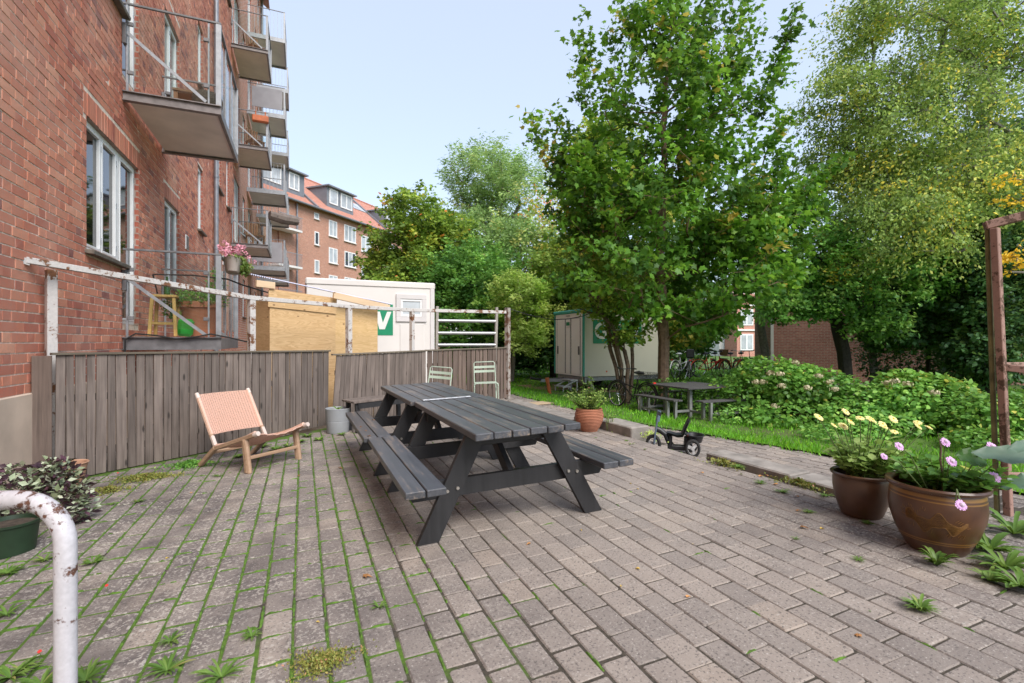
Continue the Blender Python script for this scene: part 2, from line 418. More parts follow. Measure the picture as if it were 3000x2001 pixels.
def paving(parent, cells, zf, slope, nparts, mat, sy=0.0, wide=None):
    """cells: (x, y, lx, ly); the nparts that show largest become single pavers, the rest one field"""
    sc = []
    for c_ in cells:
        q = proj((c_[0], c_[1], zf(c_[0], c_[1])))
        vis = q is not None and -150 < q[0] < 3150 and q[1] < 2150
        sc.append((q[2] if vis else 1e3 + abs(c_[1]), c_))
    sc.sort(key=lambda a: a[0])
    var = []
    for k in range(28):
        gp_ = .0045 if k < 14 else .006
        vs, fs = paver_mesh(.14 - gp_, .21 - gp_, .0028, wide=k >= 14)
        me = bpy.data.meshes.new("paver"); me.from_pydata(vs, [], fs); me.update(); me.materials.append(mat)
        face_rnd(me, [(k % 14 + .5) / 14] * len(fs)); var.append(me)
    full = [c_ for d, c_ in sc if c_[2] > .12 and c_[3] > .19]
    singles = full[:nparts]; ss = set(id(c_) for c_ in singles)
    for c_ in singles:
        o = obj("paver", var[R.randrange(14) + (14 if wide and wide(c_) else 0)], parent, (c_[0], c_[1], zf(c_[0], c_[1]) + R.gauss(0, .0014)), (math.atan(sy) + R.gauss(0, .004), -math.atan(slope) + R.gauss(0, .004), R.gauss(0, .005)))
    mb = MB(); rv = []
    for d, c_ in sc:
        if id(c_) in ss: continue
        wd_ = bool(wide and wide(c_)); gp_ = .006 if wd_ else .0045
        vs, fs = paver_mesh(c_[2] - gp_, c_[3] - gp_, .0028, wide=wd_)
        tx, ty = R.gauss(0, .004), R.gauss(0, .004); z0 = zf(c_[0], c_[1]) + R.gauss(0, .0012); r_ = R.random()
        mb.add([(c_[0] + x, c_[1] + y, z0 + z + x * (slope + tx) + y * (sy + ty)) for x, y, z in vs], fs); rv += [r_] * len(fs)
    me = mb.mesh("paver_field", False, mat); face_rnd(me, rv)
    o = obj("paver_field", me, parent); o["kind"] = "stuff"
cells = []
i = 0; x = -2.35
while x < 4.5:
    ymax = min(fence_y(x), 9.2) - .12 if x < 3.72 else 2.35
    y = -.6 + (.105 if i % 2 else 0) + R.uniform(-.02, .02)
    while y < ymax:
        L = .21 + R.gauss(0, .0015)
        if y + L / 2 > ymax: break
        cells.append((x, y, .14, L)); y += L
    x += .14; i += 1
paving(patio, cells, lambda x, y: pz(x), TILT, 300, m_paver, 0, lambda c_: c_[0] < .9 + .4 * math.sin(c_[1] * 1.3))
# moss cushions standing proud in the joints of the damp side
mb = MB()
xs = sorted(set(round(c_[0], 3) for c_ in cells))
for _ in range(11000):
    c_ = R.choice(cells)
    if R.random() > max(0.03, min(1, (1.35 - c_[0]) / 1.6)): continue
    q = proj((c_[0], c_[1], 0))
    if q is None or q[2] > 7.5 or not (-50 < q[0] < 3050): continue
    if (math.sin(c_[0] * 3.1 + 1) + math.sin(c_[1] * 2.3) + R.gauss(0, .9)) < -.25: continue
    if R.random() < .68:
        px_ = c_[0] + .07; py_ = c_[1] + R.uniform(-.105, .105); sx_, sy_ = R.uniform(.005, .010), R.uniform(.012, .05)
    else:
        px_ = c_[0] + R.uniform(-.05, .05); py_ = c_[1] + .105; sx_, sy_ = R.uniform(.015, .055), R.uniform(.005, .009)
    k = R.uniform(.8, 1.35); n_ = 6; z_ = pz(px_) - .0055
    vs = [(px_ + sx_ * k * math.cos(a * math.pi / 3) * R.uniform(.8, 1.2), py_ + sy_ * k * math.sin(a * math.pi / 3) * R.uniform(.8, 1.2), z_) for a in range(6)]
    vs += [(px_ + .55 * sx_ * math.cos(a * math.pi / 3), py_ + .55 * sy_ * math.sin(a * math.pi / 3), z_ + R.uniform(.005, .011)) for a in range(6)]
    mb.add(vs, [(a, (a + 1) % 6, 6 + (a + 1) % 6, 6 + a) for a in range(6)] + [(6, 7, 8, 9, 10, 11)])
o = part("moss", mb, m_moss, None, smooth=True); o["label"] = "bright green moss filling the joints between the pavers"; o["category"] = "moss"; o["kind"] = "stuff"
part("edging", MB().box((3.70, 6.0, pz(3.7) - .24), (.06, 7.3, .44)), m_kerb, patio)
# yard behind the fence, path and lawn
sheet("yard", [(-2.42, 6.1, -.16), (.36, 7.9, -.1), (3.9, 9.3, -.12), (4.1, 60, -.2), (-2.42, 60, -.2)], m_gravel)
path = struct(part("path", MB().add([(x_, y_, pathz(y_) - .008) for y_ in (-3, 2.8, 8, 60) for x_ in (3.66, 5.45)], [(0, 1, 3, 2), (2, 3, 5, 4), (4, 5, 7, 6)]), m_joint))
cells = []; i = 0; y = 1.6
while y < 16:
    x = 3.82 + (.105 if i % 2 else 0)
    while x < 5.42:
        cells.append((x, y, .14, .21)); x += .147
    y += .2175; i += 1
paving(path, cells, lambda x, y: pathz(y) - .004, 0, 300, m_paver, -.04)
# turf
nx, ny = 44, 70; vs = []; fs = []
for j in range(ny + 1):
    for i in range(nx + 1):
        x = 5.40 + 60 * (i / nx) ** 2.0; y = -12 + 80 * j / ny
        vs.append((x + (R.gauss(0, .05) if i == 0 else 0), y, lz(x, y) + .012 + (.02 * math.sin(x * 2.1 + y) * math.sin(y * 1.7) if i else 0)))
for j in range(ny):
    for i in range(nx): a = j * (nx + 1) + i; fs.append((a, a + 1, a + nx + 2, a + nx + 1))
struct(part("lawn", MB().add(vs, fs), m_turf, smooth=True))
def attr_mesh(name, V, F, rnd_per_face, mat, smooth=False):
    """numpy triangles/quads, all faces with the same vertex count"""
    me = bpy.data.meshes.new(name); nv = len(V); nf, k = F.shape
    me.vertices.add(nv); me.vertices.foreach_set('co', np.ascontiguousarray(V, dtype=np.float32).ravel())
    me.loops.add(nf * k); me.loops.foreach_set('vertex_index', np.ascontiguousarray(F, dtype=np.int32).ravel())
    me.polygons.add(nf); me.polygons.foreach_set('loop_start', np.arange(0, nf * k, k, dtype=np.int32)); 
    try: me.polygons.foreach_set('loop_total', np.full(nf, k, dtype=np.int32))
    except Exception: pass
    me.update(calc_edges=True)
    if rnd_per_face is not None: face_rnd(me, rnd_per_face)
    if mat: me.materials.append(mat)
    if smooth: me.shade_smooth()
    return me
# grass blades, denser towards the viewer
def grass(n, seed, box, hmin, hmax):
    g = np.random.default_rng(seed); xa, xb, ya, yb = box
    x = g.uniform(xa, xb, n); y = g.uniform(ya, yb, n)
    X = x * CY - y * SY; Y = x * SY + y * CY
    ok = (Y > 3) & (np.abs(X) < Y * 1.12) & (g.random(n) < np.clip(9.0 / np.maximum(Y, 1), .12, 1))
    ok &= (np.sin(x * 1.9 + 3 * np.sin(y * .7)) + g.normal(0, 1.2, n)) > -1.9
    x, y, Y = x[ok], y[ok], Y[ok]; n = len(x)
    s_ = np.clip((x - 5.4) / 2.4, 0, 1); z = (-.2 + .2 * np.clip((8 - y) / 4.5, 0, 1.15)) * (1 - s_) - .5 * s_
    h = g.uniform(hmin, hmax, n) * (1 + .5 * (np.sin(x * 2.3) * np.sin(y * 1.9) > .3)) ; wd = .0035 + .0012 * Y * .5
    a = g.uniform(0, 2 * np.pi, n); lean = g.uniform(.1, .8, n) * h; b = g.uniform(0, 2 * np.pi, n)
    P = np.stack([x, y, z], 1); D = np.stack([np.cos(a) * wd, np.sin(a) * wd, 0 * a], 1); T = np.stack([np.cos(b) * lean, np.sin(b) * lean, h], 1)
    V = np.stack([P - D, P + D, P + T * np.array([.45, .45, .65]) + D * .7, P + T], 1).reshape(-1, 3)
    F = (np.arange(n)[:, None] * 4 + np.array([0, 1, 2, 3])[None, :])
    return V, F, np.clip(g.beta(2, 3, n), 0, 1)
V, F, rv = grass(190000, 3, (5.30, 24, 1.0, 34), .035, .085)
o = obj("grass", attr_mesh("grass", V, F, rv, m_grass)); o["kind"] = "stuff"; o["label"] = "short green grass growing on the lawn beside the path"; o["category"] = "grass"
# kerb stones round the paving
def kerb(name, label, x0, x1, y0, y1, top, mat=m_kerb):
    L = y1 - y0; mb = MB(); mb.box((0, 0, 0), (x1 - x0, L, .34), None, .012)
    vs = []
    for v_ in mb.v:
        vs.append((v_[0] + .006 * math.sin(v_[1] * 9 + v_[2] * 5), v_[1] + .006 * math.sin(v_[0] * 31 + v_[2] * 11), v_[2]))
    mb.v = vs
    o = part(name, mb, mat, None, ((x0 + x1) / 2, (y0 + y1) / 2, top - .17), (0, -math.atan(TILT), R.gauss(0, .008)))
    return tag(o, label, "kerb", "kerb stones edging the terrace")
kerb("kerb_stone", "tall concrete kerb stone whose cut end faces the ride-on tricycle", 3.74, 4.02, 5.06, 5.75, pz(3.8) + .125)
kerb("kerb_stone", "concrete kerb stone running on behind the ribbed terracotta pot", 3.76, 4.03, 5.765, 6.5, pz(3.8) + .075)
kerb("kerb_stone", "concrete kerb stone ending at the rusty fence post", 3.76, 4.03, 6.515, 9.2, pz(3.8) + .004)
kerb("kerb_stone", "low concrete kerb stone with weeds along it beside the tricycle", 3.84, 4.10, 2.98, 3.93, pz(3.9) + .045)
kerb("kerb_stone", "low concrete kerb stone ending behind the yellow-flowered pot", 3.86, 4.12, 2.0, 2.965, pz(3.9) + .035)
# ================================================================ the red brick apartment block on the left
m_steel = simple("galvanised_steel", (.30, .31, .33), .5, .35, .2, 10, .1, 0, .08)
m_steeld = simple("dark_steel", (.17, .165, .17), .55, .3, .25, 9, .1, .1)
m_slab = simple("balcony_slab_concrete", (.74, .66, .59), .9, 0, .12, 1.6, .04, .2)
m_slabl = simple("pale_balcony_board", (.74, .72, .70), .85, 0, .1, 1.5, .04, .1)
m_beam = simple("brown_grey_beam", (.21, .185, .18), .55, .3, .25, 9, .1, .1)
m_whitef = simple("white_window_paint", (.78, .78, .78), .4, 0, .05, 5, .08)
m_glass = glassmat("clear_glass")
m_frost = simple("frosted_glass", (.74, .77, .80), .25, 0, .04, 2, .05)
m_pane = None
def panemat():
    m, t, p, o = newmat("window_glass"); p.inputs['Base Color'].default_value = (.012, .014, .014, 1); p.inputs['Roughness'].default_value = .03
    p.inputs['Specular IOR Level'].default_value = .9
    bump(t, p, noise(t, objvec(t), 1.4, 2), .035, .05); return m
m_pane = panemat()
m_panesky = simple("pale_glass", (.40, .43, .46), .12, 0, .25, 1.4, .05, 0, .2)  # opaque pale blue-grey pane tone, no curtain behind it
m_sill = simple("slate_sill", (.15, .125, .10), .8, 0, .35, 12, .05, .3)
m_blind = simple("vertical_blind", (.36, .38, .36), .8, 0, .1, 4)
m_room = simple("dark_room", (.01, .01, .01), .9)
m_pipe = simple("zinc_pipe", (.25, .26, .29), .5, .4, .18, 6, .08)
FX = -2.42
bld = thing("apartment_building", "long red brick apartment block with steel balconies and white windows beside the terrace", "building", (FX, 6.2, 0))
def bp(name, mb, mat, parent=None, **k):   # part in world coordinates
    par = parent or bld
    o = part(name, mb, mat, None, **k); o.parent = par; o.matrix_parent_inverse = par_inv(par); return o
def par_inv(p):
    return Matrix.LocRotScale(p.location, p.rotation_euler, p.scale).inverted()
def bp2(name, mb, mat, parent, **k):        # sub-part of a part that itself sits at identity in world
    o = part(name, mb, mat, None, **k); o.parent = parent
    return o
PITCH = 3.65
OPEN = []   # (y0,y1,z0,z1,kind)
for k in range(0, 6):
    dz = PITCH * k
    OPEN += [(7.55, 8.84, 2.40 + dz, 4.02 + dz, 'w2'), (8.84, 9.62, 1.53 + dz, 4.02 + dz, 'd1'), (11.24, 12.47, 2.36 + dz, 4.02 + dz, 'w2'),
             (14.46, 15.16, 4.10 + dz, 5.74 + dz, 'w1'), (17.15, 18.3, 2.36 + dz, 4.02 + dz, 'w2'), (19.5, 20.15, 2.3 + dz, 4.02 + dz, 'w1'), (21.6, 23.3, 1.53 + dz, 4.02 + dz, 'w3'),
             (24.5, 25.5, 2.36 + dz, 4.02 + dz, 'w2'), (26.8, 28.3, 1.53 + dz, 4.02 + dz, 'w2'), (30.2, 31.2, 2.36 + dz, 4.02 + dz, 'w2'), (32.2, 33.4, 1.53 + dz, 4.02 + dz, 'w2')]
YN0, YN1, ZN0, ZN1 = 5.25, 22.2, .775, 13.4
YE, ZE = 34.6, 22.5
def wall_cells(y0, y1, z0, z1, x, mb):
    ys = sorted({y0, y1} | {min(max(v_, y0), y1) for o in OPEN for v_ in o[:2]}); zs = sorted({z0, z1} | {min(max(v_, z0), z1) for o in OPEN for v_ in o[2:4]})
    for a, b in zip(ys, ys[1:]):
        run = None
        for c, d in zip(zs, zs[1:]):
            hole = any(o[0] < (a + b) / 2 < o[1] and o[2] < (c + d) / 2 < o[3] for o in OPEN)
            if not hole:
                mb.quad((x, a, c), (x, b, c), (x, b, d), (x, a, d))
mb = MB(); wall_cells(YN0, YN1, ZN0, ZN1, FX - .006, mb); bp("wall", mb, m_mortar)
mb = MB(); wall_cells(YN1, YE, -.3, ZE, FX, mb); wall_cells(YN0, YN1, ZN1, ZE, FX, mb); wall_cells(-6, YN0, .775, ZE, FX, mb)
mb.quad((FX, YE, -.3), (FX - 11, YE, -.3), (FX - 11, YE, ZE), (FX, YE, ZE)); mb.quad((FX, -6, -.3), (FX, -6, ZE), (FX - 11, -6, ZE), (FX - 11, -6, -.3)); mb.quad((FX - 11, -6, -.3), (FX - 11, YE, -.3), (FX - 11, YE, ZE), (FX - 11, -6, ZE))
bp("wall", mb, m_brickfar)
bp("plinth", MB().box((FX - .14, (YN0 + YN1) / 2 - 5, .24), (.32, YN1 + 5.9, 1.07), None, .01), m_plinth)
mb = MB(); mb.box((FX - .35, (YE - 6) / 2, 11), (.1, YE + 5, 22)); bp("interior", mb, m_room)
mb = MB()
for sx, xa, xb in ((1, FX + .5, FX - 5.5), (-1, FX - 11.5, FX - 5.5)):
    mb.quad((xa, -6.4, ZE - .2), (xa, YE + .4, ZE - .2), (xb, YE + .4, ZE + 4.6), (xb, -6.4, ZE + 4.6))
m_tile = None
def tilemat():
    m, t, p, o = newmat("red_roof_tile"); v_ = posvec(t)
    n = noise(t, v_, 3, 5); c = ramp(t, n, [(.3, (.47, .20, .14)), (.7, (.58, .28, .21))])
    t.links.new(c, p.inputs['Base Color']); p.inputs['Roughness'].default_value = .85
    wv = N(t, "ShaderNodeTexWave", i_Scale=4.2, bands_direction='Z'); wv.inputs['Distortion'].default_value = .2; t.links.new(v_, wv.inputs['Vector'])
    bump(t, p, wv.outputs['Fac'], .8, .05); return m
m_tile = tilemat()
bp("roof", mb, m_tile)
# --- bricks: flemish bond, soldier courses over the openings
COURSE = .0967; JT = .011
LINT = [(o[0] - .06, o[1] + .06, o[3], o[3] + .29) for o in OPEN if o[4] != 'w1']
LINT = [(7.47, 9.70, o[2], o[3]) if abs(o[0] - 7.49) < .01 else o for o in LINT if not abs(o[0] - 8.78) < .01]
blocked = [o[:4] for o in OPEN] + LINT
bricks = []
nrow = int((ZN1 - ZN0) / COURSE)
for r_ in range(nrow):
    z0 = ZN0 + .004 + r_ * COURSE; z1 = z0 + COURSE - JT
    bl = sorted([(b[0], b[1]) for b in blocked if b[2] < z1 - .01 and b[3] > z0 + .01 and b[1] > YN0 and b[0] < YN1])
    segs = []; y = YN0
    for a, b in bl:
        if a > y: segs.append((y, a))
        y = max(y, b)
    if y < YN1: segs.append((y, YN1))
    off = (r_ % 2) * .2175 + R.uniform(-.012, .012)
    for a, b in segs:
        k0 = int((a - off) / .435) - 1; y = off + k0 * .435; st = True
        while y < b:
            L = .29 if st else .145
            p0, p1 = max(y, a), min(y + L - JT, b)
            if p1 - p0 > .03: bricks.append((p0, p1, z0, z1, 'h' if not st else 's'))
            y += L; st = not st
for a, b, z0, z1 in LINT:
    n_ = max(1, round((b - a) / .0967)); w_ = (b - a) / n_
    if a > YN1 or z1 > ZN1: continue
    for q_ in range(n_): bricks.append((a + q_ * w_ + JT / 2, a + (q_ + 1) * w_ - JT / 2, z0 + .004, z1 - JT, 'v'))
def near_key(b):
    q = proj((FX, (b[0] + b[1]) / 2, (b[2] + b[3]) / 2))
    if q is None or q[0] < -20 or q[1] < -20 or q[1] > 1300: return 1e3 + b[0]
    # fence hides what lies lower and further along
    if (b[2] < 1.25 and b[0] > 6.6): return 1e3 + b[0]
    return q[2] + (.0 if b[1] - b[0] > .2 else .6)
bricks.sort(key=near_key)
PH = 9.0e-3
def brick_verts(a, b, c, d, pr, rng):
    j = lambda: rng.uniform(-.0018, .0018)
    x0, x1 = FX - .03, FX + pr
    fr = [(x1 + j(), a + .002, c + .002), (x1 + j(), b - .002, c + .002), (x1 + j(), b - .002, d - .002), (x1 + j(), a + .002, d - .002)]
    bk = [(x0, a, c), (x0, b, c), (x0, b, d), (x0, a, d)]
    return bk + fr, [(4, 5, 6, 7), (0, 1, 5, 4), (1, 2, 6, 5), (2, 3, 7, 6), (3, 0, 4, 7)]
def brick_val(b):
    band = .12 * math.sin(b[2] * 1.7 + b[0] * .4)
    return min(1, max(0, R.gauss(.47 + band, .21))) if R.random() > .06 else 1.0
BV = {}
for kk, (L, Hh) in dict(s=(.29 - JT, COURSE - JT), h=(.145 - JT, COURSE - JT), v=(.0967 - JT, .275)).items():
    BV[kk] = []
    for q_ in range(12):
        vs, fs = brick_verts(-L / 2, L / 2, -Hh / 2, Hh / 2, 0, R)
        me = bpy.data.meshes.new("brick"); me.from_pydata([(x - FX, y, z) for x, y, z in vs], [], fs); me.update(); me.materials.append(m_brick)
        face_rnd(me, [min(1, max(0, .04 + q_ / 12 * .9))] * 5); BV[kk].append(me)
wallb = [o for o in bld.children if o.name.startswith("wall")][0]
single = 0; mb = MB(); rv = []
for b in bricks:
    L = b[1] - b[0]
    full = {'s': .279, 'h': .134, 'v': .0857}[b[4]]
    if single < 300 and abs(L - full) < .004 and near_key(b) < 900:
        v_ = brick_val(b); me = BV[b[4]][min(11, int(v_ * 12))]
        o = obj("brick", me, wallb, (FX + R.gauss(0, .0015), (b[0] + b[1]) / 2, (b[2] + b[3]) / 2), (R.gauss(0, .004), R.gauss(0, .003), 0)); single += 1
    else:
        vs, fs = brick_verts(b[0], b[1], b[2], b[3], R.gauss(0, .002), R); mb.add(vs, fs); rv += [brick_val(b)] * 5
me = mb.mesh("brick_field", False, m_brick); face_rnd(me, rv)
o = obj("brick_field", me, wallb); o["kind"] = "stuff"
# --- windows
def window(y0, y1, z0, z1, kind, near, parent=None, x=FX, rev=.085):
    fx = x - rev; fw = .052
    f_ = MB()
    n_ = {'w1': 1, 'w2': 2, 'w3': 3, 'd1': 1}[kind]
    ch = .006 if near else 0
    f_.box((fx, (y0 + y1) / 2, z1 - fw / 2), (.06, y1 - y0, fw), None, ch); f_.box((fx, (y0 + y1) / 2, z0 + fw / 2), (.06, y1 - y0, fw), None, ch)
    for yy in (y0 + fw / 2, y1 - fw / 2): f_.box((fx + .001, yy, (z0 + z1) / 2), (.06, fw, z1 - z0 - 2 * fw + .004), None, ch)
    iw = (y1 - y0 - 2 * fw) / n_
    for q_ in range(1, n_): f_.box((fx + .001, y0 + fw + iw * q_, (z0 + z1) / 2), (.06, .045, z1 - z0 - 2 * fw + .004), None, ch)
    wn = bp("window", f_, m_whitef, parent)
    for q_ in range(n_):
        a, b = y0 + fw + iw * q_ + .02, y0 + fw + iw * (q_ + 1) - .02; c, d = z0 + fw, z1 - fw
        s_ = MB(); sw = .038
        for cc, dd in (((c + sw / 2), None), ((d - sw / 2), None)): s_.box((fx + .012, (a + b) / 2, cc), (.05, b - a, sw), None, ch)
        for yy in (a + sw / 2, b - sw / 2): s_.box((fx + .013, yy, (c + d) / 2), (.05, sw, d - c - 2 * sw + .004), None, ch)
        if near: bp2("sash", s_, m_whitef, wn)
        pn = MB().quad((fx, a + sw * .8, c + sw * .8), (fx, b - sw * .8, c + sw * .8), (fx, b - sw * .8, d - sw * .8), (fx, a + sw * .8, d - sw * .8))
        bp2("pane", pn, m_pane if (near or R.random() < .7) else m_panesky, wn)
        if near:
            hg = MB()
            for zz in (c + .15, (c + d) / 2, d - .15): hg.tube([(fx + .040, b - .005, zz - .04), (fx + .040, b - .005, zz + .04)], .008, 6)
            bp2("hinge", hg, m_steel, wn)
    rv_ = MB(); xf = fx - .04
    
    if kind != 'd1': rv_.quad((x, y0, z0), (xf, y0, z0), (xf, y0, z1), (x, y0, z1))
    if abs(y1 - 8.84) > .01: rv_.quad((x, y1, z0), (x, y1, z1), (xf, y1, z1), (xf, y1, z0))
    else: rv_.quad((x, y1, z0 - .87), (x, y1, z0), (xf, y1, z0), (xf, y1, z0 - .87))
    rv_.quad((x, y0, z1), (xf, y0, z1), (xf, y1, z1), (x, y1, z1)); rv_.quad((x, y0, z0), (x, y1, z0), (xf, y1, z0), (xf, y0, z0))
    bp2("reveal", rv_, m_brickrev, wn)
    if kind[0] == 'w' and z1 - z0 < 1.8:
        bp2("sill", MB().box((x - .03, (y0 + y1) / 2, z0 - .03), (.25, y1 - y0 + .1, .055), (0, .12, 0), .008), m_sill, wn)
    return wn
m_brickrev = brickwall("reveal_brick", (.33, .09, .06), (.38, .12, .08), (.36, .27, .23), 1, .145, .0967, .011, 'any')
for o_ in OPEN:
    q = proj((FX, o_[0], (o_[2] + o_[3]) / 2)); q2 = proj((FX, o_[0], o_[2]))
    if q2 is None or q2[1] < -250: continue
    window(*o_, o_[1] < 16)
# --- downpipes, vents, wall bits
for yy in (16.72, 34.35):
    mb = MB(); mb.tube([(FX + .09, yy, -.2), (FX + .09, yy, ZE)], .06 if yy < 20 else .075, 12)
    for zz in np.arange(1.9, 20, 2.1): mb.tube([(FX + .09, yy, zz - .03), (FX + .09, yy, zz + .03)], .072, 12)
    bp("downpipe", mb, m_pipe, smooth=True)
for yy, zz in ((13.15, 3.5), (18.75, 3.95)):
    mb = MB(); mb.box((FX + .012, yy, zz), (.02, .26, .32)); v_ = bp("vent_grille", mb, m_whitef)
    mb = MB()
    for q_ in range(9): mb.box((FX + .028, yy, zz - .13 + q_ * .0325), (.016, .22, .012), (0, .5, 0))
    bp2("slat", mb, m_steel, v_)
# --- balconies
def balcony(y0, y1, xo, zf, kind, low=False, detail=2):
    st = m_steeld if low else m_beam
    b = MB(); h = .19 if low else .14
    xi = FX + .002
    b.box(((xi + xo) / 2, (y0 + y1) / 2, zf - h / 2 + .01), (xo - xi - .1, y1 - y0 - .1, h - .06))
    bal = bp("balcony", b, m_slab if kind == 'glass' else m_slabl)
    fr = MB()
    if kind == 'glass':
        for yy, sg in ((y0, -1), (y1, 1)):      # I-beams at both ends
            fr.box(((xi + xo) / 2, yy, zf - h / 2), (xo - xi, .012, h - .026)); fr.box(((xi + xo) / 2, yy, zf - .006), (xo - xi, .09, .013)); fr.box(((xi + xo) / 2, yy, zf - h + .006), (xo - xi, .09, .013))
        fr.box((xo - .03, (y0 + y1) / 2, zf - h / 2 - .002), (.05, y1 - y0 - .1, h - .01), None, .004)
        bp2("beam", fr, st, bal)
        for yy in (y0, y1):
            bp2("wall_bracket", MB().box((FX + .03, yy, zf + .83), (.05, .12, .30), None, .004), m_steeld, bal)
    else:
        for yy in (y0, y1): fr.box(((xi + xo) / 2, yy, zf - .09), (xo - xi, .06, .2), None, .004)
        fr.box((xo - .03, (y0 + y1) / 2, zf - .09), (.06, y1 - y0 - .06, .2), None, .004)
        bp2("beam", fr, m_steel, bal)
    zr = zf + 1.27
    for yy in (y0, y1):
        for xx in (xo - .035, xi + .05):
            t_ = .075 if xx > FX + .5 else .028
            bp2("post", MB().box((xx, yy, (zf + zr) / 2), (t_, .03 if xx > FX + .5 else .028, zr - zf), None, .003), m_steel, bal)
    if kind == 'glass':
        for q_ in (1, 2): bp2("post", MB().box((xo - .035, y0 + (y1 - y0) * q_ / 3, (zf + zr) / 2), (.02, .07, zr - zf), None, .003), m_steel, bal)
    rl = MB()
    for yy in (y0, y1): rl.box(((xi + xo) / 2, yy, zr + .016), (xo - xi, .035, .03), None, .004)
    rl.box((xo - .035, (y0 + y1) / 2, zr + .0165), (.045, y1 - y0 - .036, .03), None, .004)
    bp2("rail", rl, m_steeld, bal)
    if kind == 'glass':
        for yy in (y0, y1):
            bp2("glass_panel", MB().box(((xi + xo) / 2 + .02, yy, (zf + zr) / 2 + .02), (xo - xi - .22, .008, zr - zf - .2)), m_glass, bal)
            bp2("brace", MB().bar((xi + .05, yy - .02, zf + .86), (xo - .2, yy - .02, zf + .03), .045, .012, (0, 1, 0)), m_steel, bal)
            if detail > 1:
                for xx in (xi + .09, xo - .2):
                    for zz in (zf + .28, zr - .28): bp2("clamp", MB().box((xx, yy - .004, zz), (.075, .035, .055), None, .004), m_steeld, bal)
                bp2("post", MB().box((xo - .17, yy + .012, (zf + zr) / 2), (.022, .022, zr - zf - .002)), m_steel, bal)
        for q_ in range(3):
            a = y0 + (y1 - y0) * q_ / 3 + .06; c = y0 + (y1 - y0) * (q_ + 1) / 3 - .06
            bp2("glass_panel", MB().box((xo - .05, (a + c) / 2, (zf + zr) / 2 + .02), (.008, c - a, zr - zf - .2)), m_glass, bal)
    else:
        bx_ = MB().box((0, 0, 0), (.014, .014, zr - zf - .06)).mesh("bar", False, m_steel)
        n_ = 10
        for q_ in range(1, n_):
            for yy in (y0, y1): obj("bar", bx_, bal, (xi + (xo - xi) * q_ / n_, yy, (zf + zr) / 2))
        n_ = int((y1 - y0) / .125)
        for q_ in range(1, n_): obj("bar", bx_, bal, (xo - .035, y0 + (y1 - y0) * q_ / n_, (zf + zr) / 2))
    return bal
balcony(8.87, 11.05, -1.17, 1.335, 'glass', True)
balcony(8.87, 11.05, -1.17, 4.93, 'glass')
for k in range(1, 5): balcony(20.7, 23.0, -1.2, 1.25 + PITCH * k, 'glass', False, 1)
for k in range(1, 5): balcony(26.2, 28.7, -.78, 1.2 + PITCH * k, 'bars')
for k in range(1, 5): balcony(31.4, 33.8, -.78, 1.2 + PITCH * k, 'bars')
# --- things standing on or hung from the balconies
m_terra = simple("terracotta", (.42, .155, .085), .8, 0, .18, 5, .06, .15)
m_pine = wood("pine_stool_wood", (.45, .25, .07), (.62, .38, .13), 2, .55, .08, False)
m_wooddk = wood("brown_wood", (.16, .075, .03), (.27, .13, .06), 2, .6, .1, False)
m_wicker = simple("wicker", (.10, .075, .055), .85, 0, .5, 40, .05, .9)
def pot_profile(rb, rt, h, lip=.02, lh=.05, th=.015):
    return [(.001, .0), (rb, 0), (rb * .2 + rt * .8, h * .75), (rt, h - lh), (rt + lip, h - lh), (rt + lip, h), (rt + lip - th, h + .004), (rt - th, h - .01), (rt - th, h - .06), (.001, h - .06)]
ZB = 1.35
# ================================================================ foliage kit
LEAF = {
 'oval': (np.array([[0, 0, 0], [.45, .30, .05], [1, 0, -.06], [.45, -.30, .05]]), np.array([[0, 1, 2], [0, 2, 3]])),
 'long': (np.array([[0, 0, 0], [.4, .13, .04], [1, 0, -.10], [.4, -.13, .04]]), np.array([[0, 1, 2], [0, 2, 3]])),
 'broad': (np.array([[0, 0, 0], [.25, .30, .06], [.62, .30, .05], [1, 0, -.10], [.62, -.30, .05], [.25, -.30, .06], [.5, 0, -.01]]), np.array([[0, 1, 6], [1, 2, 6], [2, 3, 6], [3, 4, 6], [4, 5, 6], [5, 0, 6]])),
 'maple': (np.array([[0, 0, 0], [.02, .34, .03], [.26, .30, .04], [.42, .55, -.04], [.56, .24, .04], [1.0, 0, -.08], [.56, -.24, .04], [.42, -.55, -.04], [.26, -.30, .04], [.02, -.34, .03], [.34, 0, .05]]),
           np.array([[0, 1, 10], [1, 2, 10], [2, 3, 10], [3, 4, 10], [4, 5, 10], [5, 6, 10], [6, 7, 10], [7, 8, 10], [8, 9, 10], [9, 0, 10]])),
}
def nrm(a): return a / np.maximum(np.linalg.norm(a, axis=1, keepdims=True), 1e-9)
def leaves(P, D, Nn, S, shape, rnd):
    """leaf meshes at P, axis D, face normal Nn, length S -> V, F, per-face rnd"""
    D = nrm(D); Nn = nrm(Nn - D * (Nn * D).sum(1, keepdims=True)); B = np.cross(Nn, D)
    T, Fc = LEAF[shape]
    V = P[:, None, :] + S[:, None, None] * (T[None, :, 0:1] * D[:, None, :] + T[None, :, 1:2] * B[:, None, :] + T[None, :, 2:3] * Nn[:, None, :])
    n, k = len(P), len(T)
    F = (np.arange(n)[:, None, None] * k + Fc[None]).reshape(-1, 3)
    return V.reshape(-1, 3), F, np.repeat(rnd, len(Fc))
def leafobj(name, parts_, mat, parent=None):
    Vs, Fs, Rs = [], [], []; o_ = 0
    for V, F, r_ in parts_:
        Vs.append(V); Fs.append(F + o_); Rs.append(r_); o_ += len(V)
    return obj(name, attr_mesh(name, np.concatenate(Vs), np.concatenate(Fs), np.concatenate(Rs), mat), parent)
def rand_dirs(g, n): return nrm(g.normal(size=(n, 3)))
